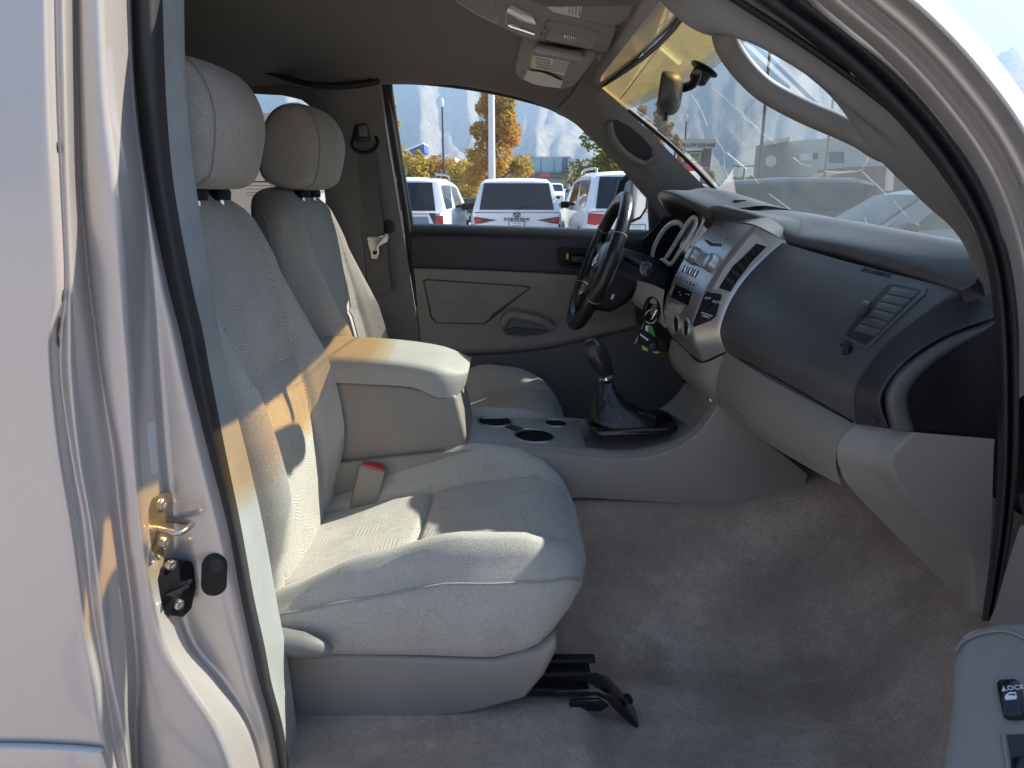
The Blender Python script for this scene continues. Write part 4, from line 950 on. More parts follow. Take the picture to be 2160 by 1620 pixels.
# SRS AIRBAG lettering
h1, n1 = hit(1828, 574, T_face); h2, _ = hit(1868, 584, T_face)
xa = (h2 - h1).normalized(); ya = n1.cross(xa)
text('airbag_lettering', 'SRS AIRBAG', h1 + n1 * .0012 + (hit(1815, 571, T_face)[0] - h1), xa, ya, .013, M['black'], dash, ext=.0004)
# passenger vent
vf = [(1842, 622), (1860, 600), (1882, 591), (1950, 604), (1958, 608), (1952, 622), (1895, 675), (1832, 738), (1822, 735), (1772, 712), (1768, 704), (1800, 662)]
vfr = decal('vent', vf, T_face, M['dash'], dash, h=.003, sink=.003, bev=.0015); tag(vfr, 'slatted outer air vent')
T_v = bvh(vfr)
vi = [(1850, 624), (1872, 602), (1886, 599), (1944, 611), (1895, 662), (1826, 728), (1782, 708), (1812, 662)]
vin = decal('vent_well', vi, T_v, M['dark'], None, h=.0006, sink=.002); vin.parent = vfr
for k in range(6):
    t = k / 6.6
    a = Vector((lerp(1884, 1792, t), lerp(607, 710, t))); b = Vector((lerp(1938, 1834, t), lerp(617, 722, t)))
    pa = [hit(a.x, a.y, T_v)[0], hit(b.x, b.y, T_v)[0]]; nn = hit((a.x + b.x) / 2, (a.y + b.y) / 2, T_v)[1]
    pc = [hit(a.x - 12.5, a.y + 14, T_v)[0], hit(b.x - 14.5, b.y + 14.5, T_v)[0]]
    o = prism('slat', [pa[0], pa[1], pc[1], pc[0]], nn * .0022, M['dash'], None, bev=.0005); o.parent = vfr
hh, nn = hit(1826, 656, T_v); ok = box('vent_knob', (.012, .024, .016), hh + nn * .008, M['dash'], None, rot=frame(nn), bev=.004); ok.parent = vfr
decal('vent_thumbwheel', [(1772, 729), (1779, 722), (1801, 734), (1794, 747)], T_face, M['black'], dash, h=.001, sink=.002)
hh, nn = hit(1787, 735, T_face); box('thumbwheel', (.024, .012, .010), hh + nn * .001, M['dark'], dash, rot=frame(nn, (0, -1, .6)), bev=.002)

# ---- centre stack
Lr = [(1506, 469), (1470, 506), (1434, 558), (1408, 615), (1399, 652), (1404, 690), (1424, 722)]
Mr = [(1550, 470), (1508, 514), (1468, 572), (1440, 628), (1430, 672), (1434, 710), (1452, 743)]
Rr = [(1592, 474), (1548, 522), (1502, 588), (1474, 642), (1462, 690), (1463, 725), (1481, 764)]
Nr = [(1655, 507), (1602, 549), (1562, 596), (1533, 648), (1518, 690), (1520, 716), (1531, 741)]
stack = rails('center_stack', [[P(x, y, .17) + V(.03, 0, 0) for x, y in Lr], [P(x, y, .135) for x, y in Lr], [P(x, y, .02) for x, y in Mr], [P(x, y, -.100) for x, y in Rr], [P(x, y, -.143) for x, y in Nr], [P(x, y, -.143) + V(.02, -.004, 0) for x, y in Nr]], M['alu'], dash, n=6, r=.28, rmax=.012, nf=4, ang=70)
tag(stack, 'silver plastic center stack with audio controls')
T_st = bvh(stack)
top_s = [[P(1502, 470, .135), P(1550, 470, .02), P(1592, 474, -.10), P(1655, 507, -.143)], [V(.545, .13, 1.436), V(.56, .02, 1.434), V(.585, -.08, 1.422), V(.615, -.14, 1.388)]]
patch('stack_top', top_s, mat('stack_top_grey', (.17, .17, .165), .5), dash, nu=3, nv=4)
D = lambda name, pts, m, h=.002, sink=.003, bev=0.0, par=None: decal(name, pts, T_st, m, par or dash, h, sink, bev)
def P2(o): o.parent = stack; o.matrix_parent_inverse = Matrix.Identity(4); return o
P2(D('display_window', [(1459, 526), (1490, 534), (1484, 566), (1448, 552)], M['gloss'], .001))
P2(D('display_lens', [(1462, 527), (1492, 535), (1482, 562), (1450, 548)], mat('lcd_lens', (.32, .35, .37), .12, metal=.4), .002))
for q in ((1466, 541), (1505, 557)):
    hh, nn = hit(*q, T_st); P2(lathe('knob', [(.0225, 0), (.0215, .012), (.020, .019), (.017, .021), (0, .021)], hh - nn * .002, nn, M['alu'], None, seg=26))
P2(D('disc_slot', [(1484, 505), (1492, 506), (1505, 513), (1523, 514), (1521, 520), (1498, 519)], M['black'], .0008))
hh, nn = hit(1510, 506, T_st); P2(lathe('slot_tab', [(.004, 0), (.004, .006), (0, .006)], hh, nn, M['alu'], None, seg=10))
for q in ((1472, 508), (1532, 519), (1526, 523), (1466, 520)):
    hh, nn = hit(*q, T_st); P2(box('mark', (.006, .004, .0008), hh + nn * .0006, M['white'], None, rot=frame(nn), bev=0))
hh, nn = hit(1534, 504, T_st); P2(box('mark', (.003, .008, .0008), hh + nn * .0006, M['ink'], None, rot=frame(nn), bev=0))
for k in range(6):
    t = k / 5; q = (lerp(1441, 1468, t), lerp(567, 578, t)); hh, nn = hit(*q, T_st)
    P2(box('preset_button', (.0085, .018, .004), hh + nn * .001, M['chrome'] if k % 2 else M['alu'], None, rot=frame(nn), bev=.0012))
    P2(box('preset_gap', (.0016, .019, .002), hh + nn * .001 + frame(nn) @ V(.0058, 0, 0), M['black'], None, rot=frame(nn), bev=0))
P2(D('button_row', [(1420, 577), (1473, 597), (1467, 610), (1416, 590)], M['alu'], .003, bev=.0008))
for k in range(7):
    t = k / 6; q = (lerp(1423, 1466, t), lerp(584, 602, t)); hh, nn = hit(*q, T_st)
    P2(box('button_mark', (.007, .005 + .002 * (k % 3), .001), hh + nn * .0034, M['ink'], None, rot=frame(nn), bev=0))
P2(D('storage_slot', [(1410, 594), (1424, 600), (1460, 617), (1452, 645), (1416, 627), (1402, 620)], M['gloss'], .0006))
P2(D('slot_divider', [(1419, 600), (1423, 602), (1414, 624), (1411, 622)], M['alu'], .0025))
for q in ((1434, 616), (1436, 622), (1449, 620), (1454, 622)):
    hh, nn = hit(*q, T_st); P2(box('mark', (.004, .002, .0008), hh + nn * .0014, M['white'], None, rot=frame(nn), bev=0))
M['stackb'] = mat('beige_grey_plastic', (.42, .385, .355), .45, var=.04)
P2(D('lower_left_panel', [(1399, 634), (1427, 648), (1422, 706), (1408, 696), (1400, 668)], M['stackb'], .0012))
for q, r_ in (((1429, 684), .026), ((1450, 692), .026)):
    hh, nn = hit(*q, T_st)
    P2(lathe('dial_ring', [(r_, 0), (r_, .004), (r_ * .93, .006), (r_ * .72, .004), (r_ * .72, .0)], hh, nn, M['alu'], None, seg=26))
    P2(lathe('dial', [(r_ * .72, 0), (r_ * .72, .003), (0, .003)], hh, nn, M['black'], None, seg=24))
# near cheek of the stack: pale inset, dark vent, airbag switch plate
P2(D('vent_inset', [(1583, 497), (1592, 493), (1622, 520), (1618, 526), (1572, 572), (1540, 618), (1526, 612), (1504, 610), (1530, 562)], M['stackb'], .0012, .002))
vs_ = P2(D('side_vent', [(1596, 514), (1617, 521), (1585, 554), (1556, 592), (1541, 616), (1516, 608), (1546, 562), (1566, 544)], M['black'], .002, .002)); tag(vs_, 'dark center air vent')
T_sv = bvh(vs_)
for k in range(5):
    t = (k + .8) / 5.6; a = (lerp(1596, 1520, t), lerp(518, 604, t)); b = (lerp(1614, 1543, t), lerp(524, 612, t))
    pa, pb_ = hit(*a, T_sv)[0], hit(*b, T_sv)[0]; nn = hit((a[0] + b[0]) / 2, (a[1] + b[1]) / 2, T_sv)[1]
    P2(prism('vent_slat', [pa, pb_, pb_ + V(0, 0, .009), pa + V(0, 0, .009)], nn * .003, M['dark'], None))
P2(D('switch_plate', [(1489, 616), (1520, 620), (1523, 624), (1510, 668), (1500, 676), (1464, 690), (1462, 684), (1480, 640)], M['black'], .002, .002))
hh, nn = hit(1494, 641, T_st); P2(lathe('airbag_switch', [(.011, 0), (.010, .008), (0, .008)], hh + nn * .001, nn, M['gloss'], None, seg=18))
for s_, q in (('OFF', (1487, 631)), ('AUTO', (1503, 638))):
    hh, nn = hit(*q, T_st); xa = (hit(q[0] + 14, q[1] + 3, T_st)[0] - hh).normalized(); P2(text('switch_lettering', s_, hh + nn * .003, xa, nn.cross(xa), .0085, M['white'], None, ext=.0002))
for s_, q in (('PASSENGER', (1480, 661)), ('AIRBAG', (1482, 667))):
    hh, nn = hit(*q, T_st); xa = (hit(q[0] + 12, q[1] + 4, T_st)[0] - hh).normalized(); P2(text('switch_lettering', s_, hh + nn * .003, xa, nn.cross(xa), .0055, M['white'], None, ext=.0002))
# grey lower centre under the stack
lc = [[P(1420, 714, .12), P(1452, 744, .02), P(1481, 766, -.10), P(1534, 745, -.14)], [P(1414, 745, .12), P(1440, 775, .02), P(1478, 800, -.10), P(1522, 780, -.14)], [P(1424, 775, .12), P(1462, 815, .02), P(1500, 838, -.10), P(1514, 830, -.14)], [P(1450, 800, .13), P(1490, 835, .02), P(1515, 855, -.10), P(1520, 858, -.13)]]
patch('lower_center', lc, M['grey'], dash, nu=4, nv=4, th=.004)
lathe('power_socket', [(.012, 0), (.012, .01), (.009, .012), (0, .008)], P(1453, 800, .10), (-.8, -.3, .2), M['black'], dash, seg=16)
lathe('hook', [(.006, 0), (.006, .012), (0, .012)], P(1508, 845, -.10), (-.8, -.3, .2), M['chrome'], dash, seg=10)
# ---- instrument cluster
cl = [P(1345, 470, .55), P(1395, 450, .45), P(1470, 440, .30), P(1500, 450, .16), P(1480, 540, .16), P(1430, 600, .2), P(1385, 640, .3), P(1340, 600, .5)]
prism('cluster_side', [V(.435, .655, 1.05), V(.80, .655, 1.05), V(.80, .655, 1.40), V(.60, .655, 1.42), V(.50, .655, 1.40), V(.435, .655, 1.33)], V(0, .02, 0), M['black'], dash)
prism('cluster_back', [V(.57, .15, 1.46), V(.57, .70, 1.46), V(.50, .70, 1.20), V(.47, .70, 1.08), V(.47, .15, 1.08), V(.50, .15, 1.20)], V(.03, 0, 0), M['black'], dash)
M['ringm'] = mat('gauge_ring_silver', (.60, .59, .57), .35, metal=.3)
def ringc(pts, Y, r, nm='gauge_ring'):
    return tube(nm, spl([P(x, y, Yy) for (x, y), Yy in zip(pts, Y)], 5), r, M['ringm'], dash, seg=8, flat=1.5)
ringc([(1440, 478), (1430, 469), (1412, 474), (1394, 494), (1380, 522), (1376, 544), (1384, 553), (1400, 549)], [.26, .28, .32, .36, .38, .38, .36, .32], .0050)
ringc([(1400, 549), (1414, 557), (1430, 536), (1452, 504), (1466, 478), (1469, 464), (1462, 459), (1448, 474), (1436, 494), (1420, 520), (1402, 548)], [.30, .26, .22, .2, .19, .19, .2, .23, .25, .28, .31], .0042)
ringc([(1486, 462), (1478, 480), (1470, 496)], [.16, .16, .16], .0025)
for c_, y_ in ((V(.515, .37, 1.352), 0), (V(.515, .24, 1.36), 0)):
    lathe('gauge_dial', [(.062, 0), (.062, .004), (0, .004)], c_, (-.93, 0, .36), M['gloss'], dash, seg=28)
# driver side dash face, column area
dr = [[P(1325, 556, .66), P(1374, 576, .40), P(1414, 594, .17)], [P(1316, 576, .66), P(1366, 598, .40), P(1408, 612, .17)], [P(1310, 600, .66), P(1360, 630, .40), P(1400, 640, .17)], [P(1310, 670, .66), P(1372, 690, .40), P(1420, 715, .15)], [P(1330, 700, .66), P(1400, 730, .40), P(1440, 745, .15)]]
patch('driver_lower_panel', [[p + V(.05, 0, 0) for p in r] for r in dr], M['dark'], dash, nu=4, nv=5, th=.004)
kn = [[P(1335, 588, .30), P(1375, 600, .22), P(1402, 612, .16)], [P(1330, 620, .32), P(1365, 640, .24), P(1398, 650, .16)], [P(1340, 640, .33), P(1380, 668, .24), P(1405, 690, .15)]]
patch('column_shroud', kn, M['stackb'], dash, nu=4, nv=4, th=.004)
lathe('ignition_bezel', [(.040, 0), (.038, .008), (.030, .010), (.026, .004), (0, .004)], P(1378, 652, .20), (-.85, -.35, .25), M['black'], dash, seg=24)
lathe('ignition_lock', [(.017, 0), (.016, .012), (0, .012)], P(1386, 656, .19), (-.85, -.35, .25), M['steel'], dash, seg=18)

# ================================================================== steering wheel
sw = thing('steering_wheel', 'black leather steering wheel with silver emblem in front of the driver seat', 'steering wheel', (.25, .34, 1.285))
WC = V(.2505, .34, 1.286); wn_ = V(-.934, 0, .358); wu = V(.358, 0, .934); wx = V(0, 1, 0)
RM = .190
rim_p = [WC + wu * (RM * math.cos(2 * math.pi * k / 64)) + wx * (RM * math.sin(2 * math.pi * k / 64)) for k in range(65)]
bm = tube_bm(rim_p, [.0195 if 10 < (k % 32) < 22 or True else .018 for k in range(65)], 16, caps=False, flat=1.0)
fin('rim', bm, M['leather'], sw, ang=80)
for an in (62, 118, -62, -118):
    a0 = R(an); c_ = WC + (wu * math.cos(a0) + wx * math.sin(a0)) * RM; tdir = (-wu * math.sin(a0) + wx * math.cos(a0))
    bmr = tube_bm([c_ - tdir * .0012, c_ + tdir * .0012], .0202, 16); fin('rim_joint', bmr, M['inkg'], sw)
# hub pad
hp = []
for t, s_ in ((-.03, 1.0), (-.012, .99), (.004, .93), (.014, .80), (.020, .55), (.022, .2)):
    rg = []
    for k in range(36):
        an = 2 * math.pi * k / 36; ca, sa = math.cos(an), math.sin(an); p_ = 2.8; q = (abs(ca) ** p_ + abs(sa) ** p_) ** (-1 / p_)
        rg.append(WC + wn_ * (t - .012) + wx * (sa * q * .088 * s_) + wu * (ca * q * .076 * s_ * (1.0 if ca > 0 else 1.12) - .006))
    hp.append(rg)
fin('hub_pad', loft_rings(hp), M['dash'], sw, ang=70)
for an, w_ in ((78, .045), (-78, .045), (152, .036), (-152, .036)):
    a0 = R(an); d_ = wu * math.cos(a0) + wx * math.sin(a0)
    tube('spoke', [WC + d_ * .06 - wn_ * .016, WC + d_ * .12 - wn_ * .012, WC + d_ * .178], [w_ * .6, w_ * .5, w_ * .42], M['black'], sw, seg=12, flat=.42, up=wn_)
# emblem: three ovals
def oval(c, rx, ry, r, m, par, u=wu, x=wx, nm='emblem'):
    return fin(nm, tube_bm([c + x * (rx * math.cos(2 * math.pi * k / 24)) + u * (ry * math.sin(2 * math.pi * k / 24)) for k in range(25)], r, 6, caps=False), m, par, ang=80)
ec = WC + wn_ * .0115
oval(ec, .026, .018, .0022, M['chrome'], sw); oval(ec + wu * .003, .009, .0145, .0018, M['chrome'], sw); oval(ec + wu * .008, .018, .007, .0018, M['chrome'], sw)
lathe('column', [(.06, 0), (.065, .08), (.072, .17), (.05, .2), (0, .2)], WC - wn_ * .02, -wn_, M['black'], sw, seg=24)
prism('column_cover', [P(1255, 560, .28), P(1330, 560, .28), P(1352, 590, .28), P(1325, 640, .28), P(1290, 660, .28), P(1250, 655, .28)], V(0, .12, 0), M['black'], sw, bev=.012, seg=3)
ic = P(1292, 626, .272)
box('tilt_icon', (.007, .002, .016), ic, M['white'], sw, rot=Matrix.Rotation(R(20), 3, 'Y'), bev=.0005)
tube('stalk', [P(1322, 545, .26), P(1345, 556, .21), P(1362, 566, .17), P(1372, 572, .15)], [.009, .010, .015, .017], M['black'], sw, seg=14)
lathe('stalk_cap', [(.0175, 0), (.0175, .012), (.014, .014), (0, .014)], P(1364, 567, .155), (.0, -.95, .1), M['gloss'], sw, seg=18)
ringst = lathe('stalk_ring', [(.018, 0), (.0185, .001), (.018, .002)], P(1364, 567, .146), (0, -.95, .1), M['inkg'], sw, seg=18)

# ================================================================== keys
ky = thing('key_ring', 'bunch of keys hanging from the ignition with green and black tags', 'keys', P(1378, 690, .16))
kr = P(1372, 668, .165)
fin('split_ring', tube_bm([kr + V(math.cos(2 * math.pi * k / 24) * .016, .004 * math.sin(4 * math.pi * k / 24), math.sin(2 * math.pi * k / 24) * .018) for k in range(25)], .0012, 6, caps=False), M['chrome'], ky, ang=80)
M['green'] = mat('green_plastic', (.06, .30, .05), .35); M['lime'] = mat('lime_plastic', (.45, .55, .05), .4)
def slab(nm, pts, Y, m, th=.006, bev=.0015): return prism(nm, [P(x, y, Y) for x, y in pts], V(0, th, 0), m, ky, bev=bev)
slab('key_blade', [(1383, 655), (1389, 652), (1378, 672), (1373, 675)], .165, M['chrome'], .003, .0005)
slab('metal_tag', [(1358, 682), (1361, 676), (1341, 724), (1338, 726)], .15, M['steel'], .003, .0005)
slab('green_tag', [(1366, 684), (1376, 688), (1382, 704), (1382, 716), (1374, 712), (1364, 700)], .15, M['green'])
slab('black_fob', [(1352, 694), (1364, 700), (1386, 716), (1392, 730), (1384, 742), (1352, 728), (1346, 712)], .14, M['black'], .014, .004)
slab('rubber_fob', [(1372, 724), (1382, 722), (1388, 730), (1385, 742), (1374, 742), (1368, 733)], .128, M['dark'], .014, .004)
slab('lime_tag', [(1354, 728), (1366, 733), (1368, 742), (1355, 738)], .145, M['lime'], .004, .001)
slab('lime_tag', [(1376, 740), (1390, 742), (1392, 746), (1378, 745)], .145, M['lime'], .004, .001)
slab('black_remote', [(1384, 712), (1412, 722), (1416, 738), (1404, 744), (1388, 738)], .16, M['black'], .012, .004)
slab('slot_tag', [(1362, 686), (1367, 688), (1366, 700), (1361, 698)], .147, M['white'], .002, .0)
slab('fob_print', [(1351, 704), (1368, 716), (1366, 719), (1350, 707)], .1385, M['white'], .002, 0)

# ================================================================== rear view mirror
mi = thing('rear_view_mirror', 'black rear view mirror on a suction cup stuck to the windshield', 'mirror', P(1408, 195, -.03))
mc = P(1406, 200, -.03)
# shell: long box along Y, glass faces rear
mrx = Matrix.Rotation(R(-12), 3, 'Z') @ Matrix.Rotation(R(6), 3, 'Y')
rings = []
for t, s_ in ((-.014, .93), (-.012, .985), (-.004, 1.0), (.010, .97), (.022, .88), (.030, .70), (.034, .4)):
    rg = []
    for k in range(40):
        an = 2 * math.pi * k / 40; ca, sa = math.cos(an), math.sin(an); p_ = 3.6; q = (abs(ca) ** p_ + abs(sa) ** p_) ** (-1 / p_)
        rg.append(mc + mrx @ V(t, ca * q * .122 * s_, sa * q * .040 * s_))
    rings.append(rg)
fin('shell', loft_rings(rings), mat('worn_black', (.055, .052, .045), .55, var=.35, vscale=30), mi, ang=70)
rg = [mc + mrx @ V(-.0148, (abs(math.cos(a)) ** 3.6 + abs(math.sin(a)) ** 3.6) ** (-1 / 3.6) * math.cos(a) * .112, (abs(math.cos(a)) ** 3.6 + abs(math.sin(a)) ** 3.6) ** (-1 / 3.6) * math.sin(a) * .036) for a in [2 * math.pi * k / 40 for k in range(40)]]
bm = bmesh.new(); bm.faces.new([bm.verts.new(p) for p in rg]); fin('mirror_glass', bm, M['mirror'], mi)
box('day_night_tab', (.006, .03, .022), mc + V(-.005, -.02, -.046), M['black'], mi, bev=.002)
am = spl([P(1426, 188, -.04), P(1446, 184, -.05), P(1460, 178, -.07), P(1468, 166, -.09), P(1470, 152, -.10)], 4)
tube('arm', am, .010, M['black'], mi, seg=12)
cupc, cupn = hit(1490, 143, T_ws)
lathe('suction_cup', [(.034, .002), (.033, .005), (.022, .010), (.021, .03), (.015, .036), (0, .036)], cupc + V(-.003, .0, 0), cupn, M['black'], mi, seg=26)

# ================================================================== overhead console and visors
oc = thing('overhead_console', 'grey overhead console with map lamp and sunglass compartment', 'overhead console', (.06, 0, 1.83))
opo, opn = V(.05, 0, 1.832), V(.17, 0, 1.0)
O_ = lambda x, y, d=0: PP(x, y, opo - opn.normalized() * d, opn)
oo = [(940, -40), (958, 2), (1000, 32), (1050, 55), (1090, 74), (1130, 90), (1200, 110), (1252, 116), (1284, 108), (1300, 66), (1240, 50), (1170, 30), (1100, -5), (1080, -40)]
prism('housing', [O_(x, y, .0) for x, y in oo], opn.normalized() * .03, M['visor'], oc, bev=.006, seg=3, ang=60)
def oslab(nm, pts, m, d=.003, bev=.001, par=oc): return prism(nm, [O_(x, y, d) for x, y in pts], opn.normalized() * .006, m, par, bev=bev)
oslab('storage_gap', [(956, -20), (962, 4), (1000, 28), (1048, 51), (1052, 40), (1049, 12), (1040, -20)], M['dark'], .0008, 0)
oslab('storage_door', [(962, -20), (966, 4), (1002, 26), (1045, 47), (1048, 38), (1045, 12), (1036, -20)], M['visor'], .003)
oslab('lamp_gap', [(1065, 28), (1069, 15), (1078, 14), (1126, 36), (1134, 48), (1133, 68), (1126, 80), (1072, 58), (1066, 44)], M['dark'], .001, 0)
M['lens'] = mat('lamp_lens', (.62, .60, .55), .25)
oslab('lamp_bezel', [(1067, 30), (1070, 18), (1078, 16), (1125, 38), (1132, 50), (1131, 67), (1125, 77), (1073, 56), (1068, 44)], M['visor'], .003)
oslab('lamp_lens', [(1068, 27), (1071, 18), (1079, 17), (1124, 38), (1131, 50), (1128, 53), (1100, 45)], M['lens'], .006)
oslab('lamp_switch', [(1071, 52), (1080, 53), (1128, 72), (1126, 77), (1110, 74), (1074, 58)], M['chrome'], .006)
oslab('compartment_gap', [(1150, 46), (1156, 43), (1262, 67), (1264, 71), (1246, 105), (1240, 107), (1160, 90), (1145, 84)], M['dark'], .001, 0)
oslab('compartment_door', [(1153, 48), (1158, 46), (1259, 69), (1261, 72), (1244, 102), (1239, 104), (1162, 88), (1149, 82)], M['visor'], .004)
oslab('latch_gap', [(1187, 78), (1191, 72), (1214, 76), (1218, 80), (1214, 88), (1192, 84)], M['dark'], .0045, 0)
oslab('latch', [(1189, 78), (1192, 74), (1213, 78), (1216, 81), (1213, 86), (1193, 83)], M['lens'], .006)
for i in range(3):
    for j in range(5): oslab('latch_rib', [(1193 + j * 4.4, 75.5 + i * 3.2 + j * .8), (1195.5 + j * 4.4, 76 + i * 3.2 + j * .8), (1195.5 + j * 4.4, 77.6 + i * 3.2 + j * .8), (1193 + j * 4.4, 77.1 + i * 3.2 + j * .8)], M['visor'], .0075, 0)
hh = O_(1147, 68, .006); lathe('pivot', [(.007, 0), (.007, .012), (0, .012)], hh, -opn.normalized(), M['visor'], oc, seg=12)
# driver visor
def visor(name, label, pts, o, n, loc):
    t = thing(name, label, 'sun visor', loc, 'sun visors')
    f_ = lambda x, y, d=0: PP(x, y, Vector(o) - Vector(n).normalized() * d, n)
    prism('flap', [f_(x, y, 0) for x, y in pts], Vector(n).normalized() * .022, M['visor'], t, bev=.009, seg=4, ang=70)
    return t, f_
vd, vf_ = visor('sun_visor', 'far sun visor folded up with a paper tucked under its strap', [(1100, 84), (1092, 112), (1086, 140), (1085, 156), (1096, 168), (1120, 178), (1165, 187), (1190, 189), (1210, 184), (1230, 160), (1254, 130), (1258, 122), (1200, 115), (1140, 99)], (.12, .30, 1.800), (.22, .06, 1.0), (.12, .30, 1.80))
def vslab(t, f_, n, nm, pts, m, d=.002, th=.003, bev=0.0): return prism(nm, [f_(x, y, d) for x, y in pts], Vector(n).normalized() * th, m, t, bev=bev)
nv_ = (.22, .06, 1.0)
vslab(vd, vf_, nv_, 'vanity_cover', [(1125, 106), (1132, 97), (1225, 114), (1231, 122), (1229, 129), (1136, 114)], M['greyd'], .005, .006, .002)
vslab(vd, vf_, nv_, 'warning_label', [(1122, 117), (1201, 131), (1190, 160), (1119, 142)], M['paper'], .001, .002)
vslab(vd, vf_, nv_, 'label_band', [(1122, 118), (1128, 119), (1124, 143), (1119, 142)], M['yellow'], .0018, .002)
vslab(vd, vf_, nv_, 'label_panel', [(1168, 126), (1200, 132), (1191, 155), (1160, 148)], mat('label_tan', (.45, .42, .33), .7), .0018, .002)
for k in range(4):
    vslab(vd, vf_, nv_, 'print_line', [(1130, 122 + k * 5.5), (1162, 128 + k * 5.5), (1161, 130.5 + k * 5.5), (1129.5, 124.5 + k * 5.5)], M['inkg'], .0018, .002)
pp = [f for f in []]
rowsA = [vf_(1113, 147, .002), vf_(1140, 156, .006), vf_(1165, 164, .006), vf_(1188, 170, .002)]; rowsB = [vf_(1104, 167, .010), vf_(1130, 178, .014), vf_(1160, 183, .014), vf_(1182, 185, .010)]
patch('tucked_paper', [rowsA, rowsB], M['paper'], vd, nu=3, nv=4, th=.0008)
rowsC = [vf_(1126, 150, .005), vf_(1150, 155, .009), vf_(1178, 168, .009)]; rowsD = [vf_(1150, 164, .007), vf_(1166, 168, .010), vf_(1184, 172, .008)]
patch('paper_fold', [rowsC, rowsD], M['paper'], vd, nu=3, nv=4, th=.0008)
lathe('pivot_clip', [(.007, 0), (.006, .008), (0, .009)], vf_(1264, 118, .002), (-.2, -.3, -1), M['visor'], vd, seg=14)
vp, vpf = visor('sun_visor', 'near sun visor folded up with a printed warning label', [(1090, -60), (1112, -8), (1128, 12), (1152, 26), (1200, 38), (1250, 48), (1292, 58), (1312, 54), (1330, 38), (1345, 0), (1352, -60)], (.16, -.14, 1.812), (.22, .10, 1.0), (.16, -.2, 1.81))
nv2 = (.22, .10, 1.0)
vslab(vp, vpf, nv2, 'warning_label', [(1140, -30), (1142, 20), (1222, 38), (1232, 0), (1236, -30)], M['paper'], .001, .002)
vslab(vp, vpf, nv2, 'label_band', [(1140, -30), (1141, 18), (1149, 20), (1151, -30)], M['yellow'], .0018, .002)
for k in range(5): vslab(vp, vpf, nv2, 'print_line', [(1158 + k * 7, -12), (1160.5 + k * 7, -12), (1158.5 + k * 7, 12 + k * 1.6), (1156 + k * 7, 11.4 + k * 1.6)], M['inkg'], .0018, .002)
for k in range(4): vslab(vp, vpf, nv2, 'print_line', [(1202 + k * 7, -10), (1204.5 + k * 7, -10), (1201.5 + k * 7, 29 + k * 1.6), (1199 + k * 7, 28 + k * 1.6)], M['inkg'], .0018, .002)

# ================================================================== driver belt
sb = thing('seat_belt', 'dark grey driver seat belt hanging on the far pillar with its latch plate', 'seat belt', P(790, 560, .62))
def strap(pts, w, m, nm='webbing', th=.002):
    L_ = [P(x - w / 2, y, Y) for x, y, Y in pts]; R_ = [P(x + w / 2, y, Y) for x, y, Y in pts]
    bm, _ = grid_bm([spl(L_, 4), spl(R_, 4)]); thicken(bm, th); return fin(nm, bm, m, sb, ang=60)
strap([(772, 298, .620), (777, 360, .628), (784, 430, .635), (793, 500, .64), (800, 560, .645), (808, 620, .65)], 38, M['web'])
gd = [P(750, 265, .632), P(764, 262, .632), P(778, 264, .632), P(783, 290, .628), P(782, 300, .626), P(752, 300, .626), P(745, 292, .63)]
prism('guide', gd, V(0, -.025, 0), M['dark'], sb, bev=.006, seg=3)
box('adjuster', (.03, .02, .035), P(766, 276, .60), M['greyd'], sb, bev=.006)
fin('guide_loop', tube_bm(spl([P(745, 292, .615), P(742, 306, .612), P(752, 318, .61), P(772, 322, .61), P(790, 314, .612), P(797, 300, .615), P(792, 288, .62)], 4), .005, 8), M['black'], sb, ang=80)
tg = [P(776, 500, .635), P(814, 494, .635), P(820, 498, .635), P(818, 510, .635), P(806, 516, .635), P(800, 520, .635), P(800, 536, .635), P(796, 546, .635), P(784, 545, .635), P(782, 530, .635), P(778, 518, .635)]
prism('latch_plate', tg, V(0, -.006, 0), M['steel'], sb, bev=.001)
prism('latch_slot', [P(786, 530, .628), P(796, 529, .628), P(795, 536, .628), P(787, 537, .628)], V(0, -.0015, 0), M['black'], sb)
fin('latch_loop', tube_bm([P(775, 505, .63), P(795, 502, .625), P(815, 494, .625), P(819, 498, .628), P(817, 508, .63)], .003, 8), M['chrome'], sb, ang=80)
pv = [(741, 252), (752, 242), (790, 236), (800, 250), (826, 360), (800, 362), (795, 330)]
decal('pillar_cover', pv, T_pb, M['greyd'], truck, h=.003, sink=.002)
hh, nn = hit(820, 478, T_pb); lathe('cover_cap', [(.022, 0), (.022, .002), (0, .003)], hh, nn, M['dark'], truck, seg=20)

# ---- paper in the far quarter window (printed side faces out, so it shows mirrored)
bg = thing('window_form', 'white printed form taped inside the far quarter window between the headrests', 'form', P(600, 300, .655))
f0 = [P(470, 244, .640), P(640, 233, .640), P(690, 500, .685), P(470, 500, .685)]
M['paperb'] = M['paper'].copy()
prism('sheet', f0, V(0, .0015, 0), M['papert'], bg)
def Pf(x, y): return P(x, y, .640 + (y - 235) / 265 * .045 - .003)
def fl(a, b, w=.0012, m=None): tube('rule_line', [Pf(*a), Pf(*b)], w, m or M['ink'], bg, seg=4)
fl((555, 262), (600, 261)); fl((500, 384), (580, 383), .002)
for y in (281, 285, 290, 296, 312, 317, 326, 332, 336): fl((560, y), (578, y - .3), .0009, M['inkg'])
for y in (392, 399, 406, 412): fl((520, y), (575, y - .5), .0009, M['inkg'])
xdir = Pf(600, 275) - Pf(560, 275)
text('form_lettering', 'BUYERS GUIDE', Pf(655, 275), -xdir, V(0, 0, 1), .028, M['ink'], bg, ext=.0003)
fl((556, 301), (582, 300), .004)
fl((556, 312), (580, 311), .0035)

